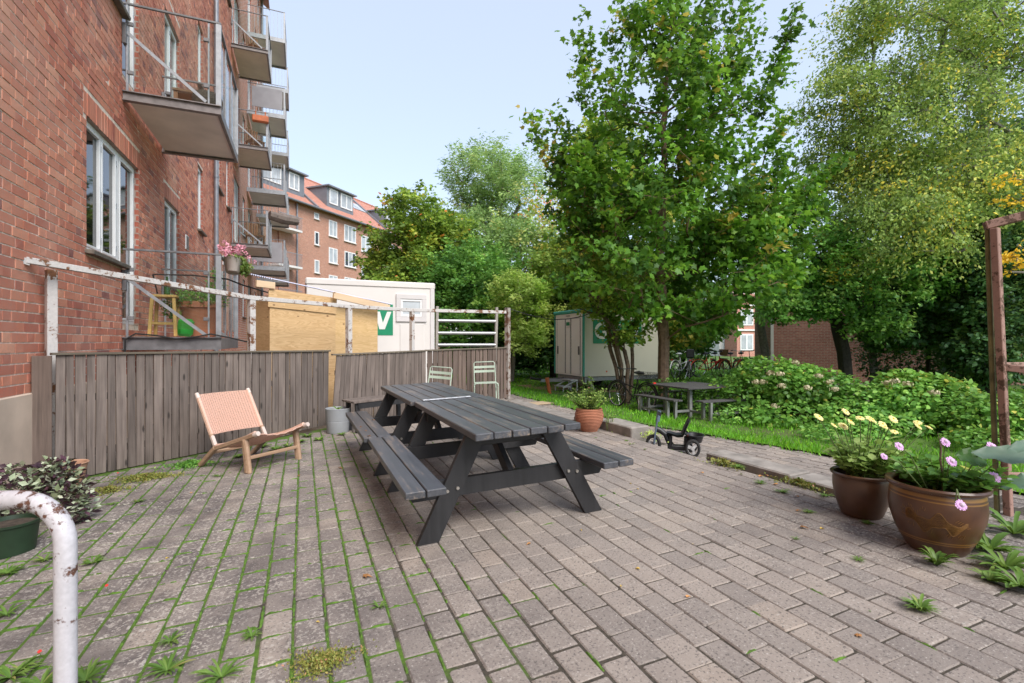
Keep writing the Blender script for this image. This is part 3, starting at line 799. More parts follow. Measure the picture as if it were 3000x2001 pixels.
def skeleton(g, base, trunk, tips, r0, step=.5, wob=.06, gamma=2.3, minr=.006):
    """trunk: list of points from the base upwards; tips: points to be reached. returns list of (polyline, radii)"""
    nodes = [np.array(p, float) for p in trunk]; par = [-1] + list(range(len(trunk) - 1))
    # densify trunk
    dn = [nodes[0]]; dp = [-1]
    for a, b in zip(nodes, nodes[1:]):
        k = max(1, int(np.linalg.norm(b - a) / step))
        for q in range(1, k + 1):
            dn.append(a + (b - a) * q / k + (g.normal(0, wob * .5, 3) if q < k else 0)); dp.append(len(dn) - 2)
    nodes, par = dn, dp; ntr = len(nodes)
    base = nodes[0]
    order = np.argsort([np.linalg.norm((t - nodes[min(ntr - 1, int(np.argmin([np.linalg.norm(t - q) for q in nodes[:ntr]])))])) for t in tips])
    ends = []
    for ti in order:
        t = tips[ti]; A = np.array(nodes); d = np.linalg.norm(A - t, axis=1)
        up = np.clip(A[:, 2] - (t[2] - .12 * d), 0, None)          # prefer to leave the parent below the tip
        j = int(np.argmin(d + 1.6 * up + (np.arange(len(A)) == 0) * 9))
        a = A[j]; L = np.linalg.norm(t - a); k = max(1, int(L / step)); prev = j
        pd = nrm((a - nodes[par[j]])[None])[0] if par[j] >= 0 else np.array([0, 0, 1.])
        for q in range(1, k + 1):
            s = q / k; p_ = a + (t - a) * s + pd * L * .22 * s * (1 - s) * 2 + (g.normal(0, wob, 3) if q < k else 0)
            nodes.append(p_); par.append(prev); prev = len(nodes) - 1
        ends.append((ti, prev))
    n = len(nodes); rr = np.zeros(n); kids = [[] for _ in range(n)]
    for i in range(1, n): kids[par[i]].append(i)
    for i in range(n - 1, -1, -1):
        rr[i] = max(minr, (sum(rr[c] ** gamma for c in kids[i])) ** (1 / gamma)) if kids[i] else minr
    rr = minr + (rr - minr) * (r0 - minr) / max(rr[0] - minr, 1e-6)
    pl = []; stack = [(0, None)]
    while stack:
        i, frm = stack.pop(); line = ([frm] if frm is not None else []) + [i]
        while kids[line[-1]]:
            c = sorted(kids[line[-1]], key=lambda k_: -rr[k_]); 
            for k_ in c[1:]: stack.append((k_, line[-1]))
            line.append(c[0])
        rl = [rr[q] for q in line]
        if frm is not None and len(line) > 1: rl[0] = rr[line[1]] * 1.05
        pl.append(([nodes[q] for q in line], rl))
    return pl, {ti: nodes[e] - nodes[par[e]] for ti, e in ends}
def wood_mesh(pl, n=6, minr=0):
    mb = MB()
    for pts, rl in pl:
        if max(rl) < minr or len(pts) < 2: continue
        mb.tube(pts, rl, 9 if max(rl) > .08 else (n if max(rl) > .02 else 4), False)
    return mb
def blob_points(g, ells, n, shell=.55, gap=0.0, gs=1.0):
    """points in a union of ellipsoids [(center, radii, weight)], biased to the outer part"""
    W = np.array([e[2] for e in ells], float); W /= W.sum(); out = []
    while len(out) < n:
        c, r_, _ = ells[g.choice(len(ells), p=W)]
        d = rand_dirs(g, 1)[0]; s = g.uniform(shell ** 3, 1) ** (1 / 3)
        p_ = np.array(c) + d * np.array(r_) * s
        if gap and (math.sin(p_[0] * gs * 2.1 + 1.3) + math.sin(p_[1] * gs * 2.3 + .4) + math.sin(p_[2] * gs * 2.7 + 2.2)) < -gap: continue
        out.append(p_)
    return np.array(out)
def twig_leaves(g, tips, dirs, per, L, size, shape, droop=.0, flat=.6, spread=.6, tone=(.5, .2), hang=0.0, jit=.42):
    """leaves set along short twigs at the branch tips"""
    n = len(tips); D = nrm(dirs + g.normal(0, .35, (n, 3)) + np.array([0, 0, -hang]))
    tt = np.repeat(np.arange(n), per); k = len(tt)
    s = g.random(k) * L * g.uniform(.6, 1.3, n)[tt]
    P = tips[tt] + D[tt] * (s - L * .35)[:, None] + g.normal(0, spread * L * .30, (k, 3)) * np.array([1, 1, .75])
    P[:, 2] -= hang * s * .6
    side = rand_dirs(g, k); ax = nrm(side * np.array([1, 1, .35]) + D[tt] * .5 + np.array([0, 0, -droop]))
    Nn = nrm(np.array([0, 0, 1.]) * flat + g.normal(0, 1 - flat * .6, (k, 3)))
    ct = g.normal(tone[0], tone[1], n)
    return leaves(P, ax, Nn, size * g.uniform(1 - jit, 1 + jit, k), shape, np.clip(ct[tt] + g.normal(0, .12, k), 0, 1))
def bark(name, a, b): return simple(name, ((a[0] + b[0]) / 2, (a[1] + b[1]) / 2, (a[2] + b[2]) / 2), .9, 0, .4, 14, .04, .7)
m_bark = bark("brown_bark", (.10, .07, .045), (.14, .10, .07))
m_barkdk = bark("dark_bark", (.02, .017, .014), (.035, .03, .026))
m_barkgy = bark("grey_bark", (.16, .15, .13), (.2, .18, .16))
m_barktan = bark("tan_bark", (.16, .10, .065), (.20, .13, .085))
m_maple = leafmat("maple_leaf", [(0, (.022, .060, .012)), (.35, (.042, .110, .014)), (.65, (.075, .175, .016)), (.88, (.12, .24, .025)), (.985, (.17, .24, .03)), (1, (.27, .21, .04))], .46, .45, .92)
m_birch = leafmat("birch_leaf", [(0, (.035, .062, .016)), (.35, (.075, .115, .026)), (.7, (.14, .185, .045)), (.9, (.23, .23, .05)), (.985, (.26, .25, .05)), (1, (.36, .29, .04))], .42, .5, 1.5)
m_autumn = leafmat("turning_leaf", [(0, (.035, .062, .012)), (.4, (.075, .125, .018)), (.7, (.14, .19, .03)), (.88, (.24, .22, .03)), (.97, (.40, .21, .03)), (1, (.38, .11, .04))], .42, .5, 1.4)
m_ash = leafmat("ash_leaf", [(0, (.05, .085, .03)), (.5, (.10, .155, .055)), (.85, (.17, .22, .08)), (1, (.28, .27, .10))], .45, .5, 1.6)
m_green = leafmat("mid_green_leaf", [(0, (.014, .042, .012)), (.4, (.034, .085, .018)), (.75, (.065, .14, .025)), (1, (.12, .19, .04))], .40, .5, 1.6)
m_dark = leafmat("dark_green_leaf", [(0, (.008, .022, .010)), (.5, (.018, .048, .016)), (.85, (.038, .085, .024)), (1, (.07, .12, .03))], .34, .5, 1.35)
m_pale = leafmat("pale_shrub_leaf", [(0, (.09, .15, .03)), (.5, (.18, .26, .06)), (1, (.30, .34, .10))], .45, .5, 1.2)
m_elder = leafmat("elder_leaf", [(0, (.04, .075, .010)), (.5, (.09, .15, .018)), (.85, (.16, .21, .03)), (1, (.30, .26, .05))], .45, .5, 1.15)
m_hydr = leafmat("hydrangea_leaf", [(0, (.025, .070, .012)), (.5, (.060, .140, .022)), (.85, (.11, .20, .035)), (1, (.26, .24, .05))], .38, .42, 1.2)
m_weed = leafmat("weed_leaf", [(0, (.035, .075, .014)), (.5, (.070, .130, .024)), (.85, (.115, .17, .04)), (1, (.18, .17, .06))], .35)
m_stem = simple("green_stem", (.10, .15, .04), .7, 0, .2, 10)
def ell(px, py, Y, rx, ry, rd, wgt=1.0):        # an ellipsoid of a crown: centre as seen, half sizes in photo pixels and depth in metres
    c = at(px, py, Y); k = Y / FPX
    return (np.array(c), np.array([max(rx * k * .97, rd * .4), max(rd, .3), ry * k]), wgt)
def tree(name, label, base, trunk, r0, ells, ntips, per, L, size, shape, mat, barkm, seed, group=None, cat="tree", shell=.5, gap=0, gs=1., extra=None, minr=.006, tminr=0.0, step=.6, stems=1, **kw):
    g = np.random.default_rng(seed)
    t = thing(name, label, cat, tuple(base), group=group)
    tips = blob_points(g, ells, ntips, shell, gap, gs)
    if extra is not None: tips = np.concatenate([tips, np.array(extra)])
    if stems == 1: pl, dirs = skeleton(g, base, trunk, tips, r0, step, minr=minr)
    else:
        pl, dirs = [], {}; ang = np.arctan2(tips[:, 1] - base[1], tips[:, 0] - base[0]) + g.normal(0, .5, len(tips)); od = np.argsort(ang)
        for ch_ in np.array_split(od, stems):
            cen = tips[ch_].mean(0); b0 = np.array(base) + g.normal(0, .07, 3) * np.array([1, 1, 0])
            p2_, d2_ = skeleton(g, b0, [b0, b0 + (cen - b0) * .25 + g.normal(0, .06, 3) + np.array([0, 0, .25]), b0 + (cen - b0) * .55 + np.array([0, 0, .3])], tips[ch_], r0 * g.uniform(.6, 1), step, minr=minr)
            pl += p2_
            for k_, v_ in d2_.items(): dirs[ch_[k_]] = v_
    b = Vector(base)
    mb = wood_mesh(pl, 6, tminr); mb.v = [tuple(Vector(v_) - b) for v_ in mb.v]
    part("trunk", mb, barkm, t, smooth=True)
    cc = tips.mean(0); dd = np.array([dirs[i] for i in range(len(tips))]) ; out = nrm(tips - np.array([base[0], base[1], cc[2] - 1.5]))
    prts = twig_leaves(g, tips - np.array(base), nrm(nrm(dd) + out * .8), per, L, size, shape, **kw)
    leafobj("crown", [prts], mat, t)
    return t
# ================================================================ fence and rails
m_fence = wood("weathered_fence_wood", (.082, .064, .055), (.225, .182, .158), 2, .85, .24, True, 46, .35)
m_fence2 = wood("brown_fence_wood", (.085, .060, .048), (.185, .135, .11), 2, .85, .2, True, 46, .35)
m_cap = wood("mossy_cap_board", (.09, .075, .055), (.19, .16, .12), 0, .9, .1, False)
m_rail = painted_rust("rusty_white_paint", (.58, .55, .53), (.21, .095, .045), .535, 7, .55)
m_rustpost = painted_rust("rusty_post_paint", (.36, .32, .29), (.14, .065, .035), .50, 8, .6)
m_galv = simple("bright_galvanised_tube", (.50, .50, .51), .38, .5, .12, 9, .08, .1)
def fence(name, label, a, b, n, ztop, zbot, wood_m, gap=.010, lean=0.0, cap=True, jz=.0, th=.022, w_first=None):
    ax, ay = a; bx_, by = b; L = math.hypot(bx_ - ax, by - ay); ang = math.atan2(by - ay, bx_ - ax)
    t = thing(name, label, "fence", (ax, ay, pz(ax)), (0, 0, ang))
    wts = [R.uniform(.75, 1.2) for _ in range(n)]; sm = sum(wts); x = 0
    for i in range(n):
        w_ = wts[i] / sm * L; s = (x + w_ / 2) / L; wx = ax + (bx_ - ax) * s
        z0 = zbot(s) + R.uniform(-jz, jz) - pz(ax); z1 = ztop(s) - pz(ax)
        mb = MB().box((0, 0, 0), (w_ - gap, th, z1 - z0), None, .003)
        o = part("board", mb, wood_m, t, (x + w_ / 2, R.gauss(0, .002), (z0 + z1) / 2), (R.gauss(0, .004), lean * (1 - s) + R.gauss(0, .004), R.gauss(0, .012)))
        x += w_
    for zz in (.25, .82):
        part("batten", MB().box((L / 2, .035, zz), (L - .06, .035, .07), None, .003), wood_m, t)
    if cap: part("cap_board", MB().bar((-.03, 0, ztop(0) - pz(ax) + .013), (L + .02, 0, ztop(1) - pz(ax) + .013), .07, .024, (0, 0, 1), .003), m_cap, t)
    return t
f1 = (-2.25, 6.245)
fence("board_fence", "grey weathered board fence running from the brick wall behind the lounge chair", f1, FB_, 36, lambda s: 1.135 - .02 * s, lambda s: pz(f1[0] + (FB_[0] - f1[0]) * s) + .005 + .035 * (s > .8) * s, m_fence)
fence("board_fence", "short brown board panel closing the fence against the brick wall", (-2.41, 6.20), (-2.265, 6.235), 1, lambda s: 1.13, lambda s: pz(-2.3), m_fence2, .003, cap=False)
FM = (2.0, 8.66)
fence("board_fence", "leaning narrow board fence section behind the far picnic table", (.44, 8.06), FM, 22, lambda s: 1.055 + .04 * s, lambda s: pz(.4) + .01, m_fence, .004, .075)
fence("board_fence", "gapped brown board fence section ending at the rusty post", (2.03, 8.67), (3.84, 9.38), 18, lambda s: 1.10 + .03 * s, lambda s: pz(2.0 + 1.8 * s) + .03, m_fence2, .019)
def on_line(p, q, s): return (p[0] + (q[0] - p[0]) * s, p[1] + (q[1] - p[1]) * s)
rf = thing("rail_frame", "rusty white steel pergola rail above the board fence", "railing", (FX, 6.2, 0))
TOPS = [at(78, 762, 4.70), at(735, 872, 6.75), at(1020, 897, 7.95), at(1205, 908, 8.95), at(1480, 914, 10.12)]
def rp(name, mb, mat, par, **k):
    o = part(name, mb, mat, None, **k); o.parent = par; o.matrix_parent_inverse = par_inv(par); return o
for a, b in zip(TOPS, TOPS[1:]): rp("rail", MB().bar(a, b, .06, .06, (0, 0, 1), .004, .012), m_rail, rf)
rp("wall_anchor", MB().bar(TOPS[0] + Vector((.0, .02, -.02)), (FX - .05, TOPS[0].y - .05, TOPS[0].z + .0), .07, .06), m_rail, rf)
for px, Y, w_ in ((150, 5.0, .082), (737, 6.77, .078), (1022, 7.97, .078), (1207, 8.97, .07), (1487, 10.15, .09)):
    q = at(px, 900, Y); s_ = None
    tz = None
    for a, b in zip(TOPS, TOPS[1:]):
        pa, pb = proj(a)[0], proj(b)[0]
        if pa - 1 <= px <= pb + 12: s_ = min(1, (px - pa) / (pb - pa)); tz = a.z + (b.z - a.z) * s_
    top = tz - .03 if px < 1400 else tz + .09
    rp("post", MB().box((q.x, q.y, (top + pz(q.x)) / 2), (w_, w_, top - pz(q.x)), (0, 0, .6), .003), m_rail if px < 1400 else m_rustpost, rf)
lg = thing("tube_gate", "silver tubular gate with three round bars standing behind the fence", "gate", at(1395, 1000, 10.6))
GA, GB = at(1280, 0, 10.75), at(1456, 0, 11.0)
for q_, (a, dx) in enumerate(((GA, 0), (GB, 1))):
    tp = at(1281 if q_ == 0 else 1455, 897 if q_ == 0 else 900, 10.75 if q_ == 0 else 11.0); bt = at(1277 if q_ == 0 else 1449, 1160, 10.75 if q_ == 0 else 11.0)
    rp("post", MB().bar(bt, tp, .06, .06, (1, 0, 0), .006), simple("grey_gate_post", (.33, .30, .27), .7, .1, .15, 9), lg)
for y_l, y_r in ((939, 941), (975, 976), (1010, 1010)):
    rp("tube", MB().tube([at(1283, y_l, 10.75), at(1452, y_r, 10.98)], .033, 10), m_galv, lg, smooth=True)
# ================================================================ picnic tables
m_tab = wood("black_wood_sky_sheen", (.042, .045, .053), (.092, .095, .106), 1, .40, .12, False, 30, .18, (.27, .205, .15))  # black stain made lighter and bluer: sky sheen put into the plank colour
m_tableg = wood("black_stained_leg", (.012, .012, .013), (.026, .025, .027), 2, .55, .12, False, 30, .15)
m_bolt = simple("zinc_bolt", (.45, .42, .38), .4, .8, .2, 30)
def picnic(label, x, y, rz, dz=0):
    t = thing("picnic_table", label, "picnic table", (x, y, pz(x) + dz), (0, -math.atan(TILT), rz), "black picnic tables end to end")
    L = 1.77; zt = .72; w_ = .7425 / 6
    for i in range(6):
        part("plank", MB().box((0, 0, 0), (w_ - .007, L + R.uniform(-.004, .004), .044), None, .005), m_tab, t, (-.37 + w_ * (i + .5), L / 2 + R.uniform(-.004, .004), zt - .022 + R.gauss(0, .0012)), (R.gauss(0, .001), R.gauss(0, .006), 0))
    for s in (-1, 1):
        for j in range(2):
            part("bench_plank", MB().box((0, 0, 0), (.119, L, .044), None, .005), m_tab, t, (s * (.796 - .06 - j * .126), L / 2 + .012 + R.uniform(-.006, .006), .4235 - .022), (0, R.gauss(0, .008), 0))
    for yy, sd in ((.29, 1), (1.48, -1)):
        for s in (-1, 1):
            a = Vector((s * .616, yy, 0)); b = Vector((s * .262, yy, zt - .044)); d = b - a
            hw = .068
            mb = MB(); ty = .0215
            pts = [(a.x - hw * 1.03, 0), (a.x + hw * 1.03, 0), (b.x + hw * 1.03, b.z), (b.x - hw * 1.03, b.z)]
            vs = [(p_[0], yy - ty, p_[1]) for p_ in pts] + [(p_[0], yy + ty, p_[1]) for p_ in pts]
            mb.add(vs, [(0, 1, 2, 3), (7, 6, 5, 4), (0, 4, 5, 1), (1, 5, 6, 2), (2, 6, 7, 3), (3, 7, 4, 0)])
            part("leg", mb, m_tableg, t)
            for bx__ in (-.035, .035):
                part("bolt", MB().tube([(a.x + (b.x - a.x) * .48 + bx__, yy - sd * .021, .325 - bx__ * s * .15), (a.x + (b.x - a.x) * .48 + bx__, yy - sd * .033, .325 - bx__ * s * .15)], .011, 8), m_bolt, t)
        z0, z1 = .265, .378
        yb = yy + sd * .0435
        vs = [(-.75, z1), (-.75, z1 - .03), (-.70, z0), (.70, z0), (.75, z1 - .03), (.75, z1)]
        mb = MB(); mb.add([(p_[0], yb - .0215, p_[1]) for p_ in vs] + [(p_[0], yb + .0215, p_[1]) for p_ in vs], [(0, 1, 2, 3, 4, 5), (11, 10, 9, 8, 7, 6)] + [(i, 6 + i, 6 + (i + 1) % 6, (i + 1) % 6) for i in range(6)])
        part("crossbeam", mb, m_tableg, t)
        part("top_beam", MB().box((0, yb, zt - .044 - .05), (.66, .043, .098), None, .004), m_tableg, t)
        part("brace", MB().bar((0, yb + sd * .02, .33), (0, yb + sd * .46, zt - .06), .09, .043, (1, 0, 0), .004), m_tableg, t)
    return t
picnic("black picnic table standing closer to the paving, joined end to end with another", 1.351, 2.84, 0.0)
picnic("black picnic table with fallen leaves on its bench, beside the grey planter", 1.315, 2.84 + 1.785, .012, .004)
st = part("metal_strip", MB().box((0, 0, .006), (.47, .05, .004), (0, 0, 0)).box((0, 0, .009), (.47, .008, .006)), simple("worn_aluminium", (.6, .6, .62), .3, .8, .3, 40, .1), None, (1.27, 4.60, pz(1.35) + .72 + .001), (0, -.034, .02))
tag(st, "thin metal strip lying over the gap between the two picnic tables", "strip")
# small bench behind
bt_ = thing("garden_bench", "low dark wooden bench with slatted top by the leaning fence", "bench", (1.05, 7.55, pz(1.05)), (0, -.03, .32))
for i in range(4): part("slat", MB().box((0, -.16 + i * .107, .44), (.95, .095, .03), None, .004), m_fence, bt_)
for sx in (-1, 1):
    for sy in (-1, 1): part("leg", MB().box((sx * .40, sy * .15, .213), (.06, .05, .426), None, .003), m_tableg, bt_)
part("apron", MB().box((0, -.185, .385), (.8, .02, .08)), m_tableg, bt_)
# mint folding chairs
m_mint = simple("mint_enamel", (.42, .50, .41), .42, 0, .06, 6, .06)
def mint(label, x, y, rz):
    t = thing("folding_chair", label, "chair", (x, y, pz(x)), (0, -.03, rz), "mint green metal chairs")
    W = .40                                               # local: -y is the front
    part("back_frame", MB().tube([(-W / 2, .10, 0), (-W / 2, .16, .45), (-W / 2 + .005, .205, .80), (-W / 2 + .03, .21, .825), (W / 2 - .03, .21, .825), (W / 2 - .005, .205, .80), (W / 2, .16, .45), (W / 2, .10, 0)], .0095, 8), m_mint, t, smooth=True)
    for s in (-1, 1):
        part("leg", MB().tube([(s * (W / 2 + .015), .26, 0), (s * (W / 2 + .015), .10, .36), (s * (W / 2 + .015), -.16, .44), (s * (W / 2 + .015), -.2, .40), (s * (W / 2 + .015), -.17, .0)], .009, 8), m_mint, t, smooth=True)
    for zz in (.73, .65):
        mb = MB(); k = 8; vs = []
        for i in range(k + 1):
            xx = -W / 2 + W * i / k; yy = .155 + (zz - .45) * .13 + .02 * math.sin(math.pi * i / k)
            for dz_ in (-.022, .022): vs.append((xx, yy, zz + dz_))
            for dz_ in (-.022, .022): vs.append((xx, yy + .003, zz + dz_))
        fs = []
        for i in range(k):
            o = i * 4; fs += [(o, o + 4, o + 5, o + 1), (o + 2, o + 3, o + 7, o + 6), (o + 1, o + 5, o + 7, o + 3), (o, o + 2, o + 6, o + 4)]
        part("back_slat", mb.add(vs, fs), m_mint, t)
    for i in range(7): part("seat_slat", MB().box((0, -.19 + i * .056, .452), (W, .04, .006)), m_mint, t)
    part("seat_rail", MB().box((-W / 2, -.02, .443), (.015, .38, .018)).box((W / 2, -.02, .443), (.015, .38, .018)), m_mint, t)
    return t
q = gp(1412, 1180, .06)
c2_ = mint("mint green metal chair facing out beside the rusty end post", 3.12, 8.60, -.28)
c1_ = mint("mint green metal chair turned sideways behind the far end of the tables", 1.98, 8.05, -.62); c1_.rotation_euler.x = -.05; c1_.rotation_euler.y = .07
# ================================================================ lounge chair
m_oak = wood("oiled_oak", (.30, .185, .115), (.47, .32, .215), 0, .5, .06, False, 26, .12)
def weavemat(name, c, a):
    m, t, p, o = newmat(name); v_ = objvec(t, (1, 1, 1), False)
    n = noise(t, v_, 90, 3)
    col = ramp(t, n, [(.3, tuple(x * .8 for x in c)), (.7, c)]); t.links.new(col, p.inputs['Base Color']); p.inputs['Roughness'].default_value = .65; return m
m_weave = weavemat("peach_cord", (.72, .46, .36), 1)
m_alu = simple("pale_frame_end", (.62, .52, .47), .4, 0, .05, 9)
lc = thing("lounge_chair", "low lounge chair with peach woven cord seat and oak legs", "chair", (-.48, 6.09, pz(-.48)), (0, -math.atan(TILT), 0))
# front legs towards (-.45,5.65) and (-.01,5.96); back legs at (-1.02,6.29): local +y = front
ang = math.atan2(5.65 - 6.29, -.45 + 1.02) - math.pi / 2   # direction back->front for the near side
lc.rotation_euler = (0, 0, ang)
WL = .62
def L3(x, y, z): return (x, y, z)
for s in (-1, 1):
    x = s * WL / 2
    part("back_leg", MB().bar((x, -.46, .0), (x, -.20, .215), .042, .05, (1, 0, 0), .006).bar((x, -.22, .20), (x, .42, .40), .042, .045, (1, 0, 0), .006), m_oak, lc)
    part("front_leg", MB().tube([(x, .33, 0), (x, .26, .34)], [.022, .033], 8).bar((x, .30, .0), (x, .25, .34), .04, .05, (1, 0, 0), .006), m_oak, lc)
    part("back_post", MB().bar((x * .98, -.22, .22), (x * .98, -.52, .74), .04, .036, (1, 0, 0), .01), m_oak, lc)
    part("arm_end", MB().tube([(x, .40, .395), (x, .455, .413)], [.027, .024], 10), m_alu, lc, smooth=True)
    part("post_cap", MB().tube([(x * .98, -.50, .715), (x * .98, -.535, .768)], [.024, .021], 10), m_alu, lc, smooth=True)
    part("post_foot", MB().bar((x * .98, -.215, .225), (x * .98, -.275, .33), .043, .038, (1, 0, 0), .01), m_alu, lc)
part("stretcher", MB().bar((-WL / 2, .30, .15), (WL / 2, .30, .15), .03, .034, (0, 0, 1), .005), m_oak, lc)
part("stretcher", MB().bar((-WL / 2, -.28, .15), (WL / 2, -.28, .15), .03, .034, (0, 0, 1), .005), m_oak, lc)
def woven(name, f_, nu, nv, r=.0048):
    """open basket weave of cords between two curved rails"""
    mb = MB()
    for i in range(nu + 1):
        u = i / nu; mb.tube([f_(u, v_ / 7, .003 * (1 if i % 2 else -1)) for v_ in range(8)], r, 4, False)
    for j in range(nv + 1):
        v_ = j / nv; mb.tube([f_(u_ / 12, v_, .004 * (-1) ** (u_ + j)) for u_ in range(13)], r * 1.25, 4, False)
    return mb
def fback(u, v_, o_): 
    x = (u - .5) * (WL - .02); y = -.29 - .235 * v_ + .02 * math.sin(math.pi * u) * -1; z = .34 + .41 * v_ - .02 * math.sin(math.pi * u) * 0
    return (x, y - .035 * math.sin(math.pi * u) + o_, z + o_ * .3)
def fseat(u, v_, o_):
    x = (u - .5) * (WL - .02); y = -.20 + .60 * v_; z = .225 + .185 * v_ - .055 * math.sin(math.pi * u) - .025 * math.sin(math.pi * v_)
    return (x, y, z + o_)
part("back_weave", woven("w", fback, 44, 30), m_weave, lc)
part("seat_weave", woven("w", fseat, 44, 40), m_weave, lc)
mb = MB()
for s in (0, 1):
    mb.tube([fback(s, v_ / 8, 0) for v_ in range(9)], .024, 8); mb.tube([fseat(s, v_ / 8, .0) for v_ in range(9)], .024, 8)
part("cord_edge", mb, m_weave, lc, smooth=True)
# ================================================================ white foreground handrail
m_whiterust = painted_rust("chipped_white_enamel", (.56, .54, .57), (.12, .05, .03), .565, 7, .35)
hb = gp(190, 2090, pz(-.85)); hx, hy = hb.x, hb.y
Yh = proj((hx, hy, 0))[2]
pts = [at(192, 2110, Yh), at(192, 1700, Yh)]
cx_, cy_ = 60, 1575
for a in range(0, 91, 10): pts.append(at(60 + 132 * math.cos(rad(a)), 1592 - 128 * math.sin(rad(a)), Yh + .02 * math.sin(rad(a))))
pts += [at(-60, 1466, Yh + .03), at(-400, 1470, Yh + .1)]
hr = part("handrail", MB().tube(pts, .036 * Yh / 1.9, 18), m_whiterust, None, smooth=True)
tag(hr, "bent white steel tube handrail with chipped rusty paint", "handrail")
# ================================================================ rusty trellis on the right
m_trel = painted_rust("rusty_brown_trellis", (.34, .20, .16), (.13, .075, .05), .52, 10, .75)
m_mossy = simple("mossy_wood", (.16, .14, .06), .9, 0, .4, 12, .04, .5)
Yt = 3.32
tr = thing("trellis", "rusty brown steel trellis post with top beam beside the dragon pot", "trellis", at(2965, 1515, Yt))
a, b = at(2955, 1520, Yt), at(2915, 668, Yt)
rp("post", MB().bar(a, b, .042, .042, (1, 0, 0), .004), m_trel, tr)
a2, b2 = at(2922, 1520, Yt + .05), at(2893, 672, Yt + .05)
rp("mossy_stake", MB().bar(a2, b2, .026, .03, (1, 0, 0), .006), m_mossy, tr)
rp("top_beam", MB().bar(at(2885, 662, Yt + .05), at(3420, 520, Yt - .35), .07, .055, (0, 0, 1), .004), m_trel, tr)
rp("cross_rail", MB().bar(at(2922, 1073, Yt + .02), at(3300, 1120, Yt - .35), .03, .045, (0, 0, 1), .003), m_trel, tr)
rp("cross_rail", MB().bar(at(2935, 1068, Yt + .1), at(3300, 1062, Yt + 1.0), .03, .03, (0, 0, 1), .003), m_trel, tr)
rp("cross_rail", MB().bar(at(2940, 1390, Yt + .05), at(3300, 1395, Yt + .3), .03, .03, (0, 0, 1), .003), m_trel, tr)
# ================================================================ tricycle
m_blk = simple("black_plastic", (.018, .018, .02), .45, 0, .2, 12, .1)
m_blue = simple("blue_grey_paint", (.12, .16, .21), .4, .2, .15, 14, .1)
m_rub = simple("rubber", (.02, .02, .02), .8)
m_grey = simple("grey_plastic", (.45, .45, .45), .5, 0, .1, 9)
m_red = simple("red_plastic", (.55, .03, .02), .4)
tq = gp(2022, 1332, pathz(4.7)); 
tk = thing("tricycle", "small black and grey ride-on tricycle with rear tray on the path", "tricycle", (tq.x, tq.y, tq.z))
dF = (Vector(cw(-1, .28)) ).normalized()      # rear -> front in world ground plane
tk.rotation_euler = (0, 0, math.atan2(dF.y, dF.x)); tk.scale = (.90, 1.05, 1.14)
def wheel(mbT, mbR, c, r, ax, tw=.022, spokes=3, rim=m_grey):
    mbT.ring(c, r - tw * .8, tw, ax, 28, 8); mbR.ring(c, r * .74, r * .11, ax, 24, 6)
    A = Vector(ax).normalized(); e1 = A.orthogonal().normalized(); e2 = A.cross(e1)
    for k in range(spokes):
        t_ = 2 * math.pi * k / spokes + .5; d = e1 * math.cos(t_) + e2 * math.sin(t_)
        mbR.bar(Vector(c) + d * r * .1, Vector(c) + d * r * .74, r * .34, .018, A)
    mbR.tube([Vector(c) - A * .02, Vector(c) + A * .02], r * .22, 10)
for s in (-1, 1):
    mT, mR = MB(), MB(); wheel(mT, mR, (-.02, s * .13, .09), .09, (0, 1, 0), .018)
    wh = part("wheel", mT, m_rub, tk, smooth=True); part("rim", mR, m_grey, wh, smooth=True)
mT, mR = MB(), MB(); wheel(mT, mR, (.46, 0, .095), .095, (.15, 1, 0), .02, 3); wh = part("wheel", mT, m_rub, tk, smooth=True); part("rim", mR, m_grey, wh, smooth=True)
part("pedal", MB().bar((.46, -.06, .095), (.46, .06, .095), .015, .015).box((.50, .085, .08), (.06, .05, .02)).box((.42, -.085, .11), (.06, .05, .02)), m_blk, tk)
part("fork", MB().bar((.455, .04, .09), (.40, .025, .40), .022, .03, (0, 1, 0), .005).bar((.455, -.04, .09), (.40, -.025, .40), .022, .03, (0, 1, 0), .005).bar((.425, -.03, .25), (.425, .03, .25), .02, .02).tube([(.405, 0, .33), (.385, 0, .44)], .026, 10), m_blue, tk, smooth=True)
part("handlebar", MB().tube([(.385, -.13, .425), (.385, .13, .425)], .011, 8), m_blue, tk)
for s in (-1, 1): part("grip", MB().tube([(.385, s * .07, .425), (.375, s * .15, .42)], .017, 10), m_blk, tk, smooth=True)
part("frame", MB().tube([(.42, 0, .25), (.37, 0, .235), (.31, 0, .20), (.27, 0, .13), (.22, 0, .075)], [.03, .032, .03, .034, .036], 10).box((.14, 0, .07), (.28, .09, .05), None, .01).box((.04, 0, .12), (.07, .10, .13), None, .01).box((.245, 0, .13), (.045, .09, .13), None, .01), m_blk, tk, smooth=True)
def seatmesh():
    mb = MB(); k = 9; prof = [(.29, .205), (.24, .20), (.17, .185), (.105, .19), (.075, .23), (.05, .285), (.02, .34), (.005, .37)]; vs = []; fs = []
    for i, (x, z) in enumerate(prof):
        w_ = [.06, .085, .095, .095, .09, .085, .075, .04][i]
        for j in range(k):
            a = (j / (k - 1) - .5) * 2; up = .022 * a * a
            vs.append((x + (up if i > 3 else 0), a * w_, z + (up if i <= 3 else 0)))
    n = len(vs); vs += [(x - .012, y, z - .012) for x, y, z in vs]
    for o in (0, n):
        for i in range(len(prof) - 1):
            for j in range(k - 1): fs.append((o + i * k + j, o + i * k + j + 1, o + (i + 1) * k + j + 1, o + (i + 1) * k + j))
    return mb.add(vs, fs)
part("seat", seatmesh(), m_blk, tk, smooth=True)
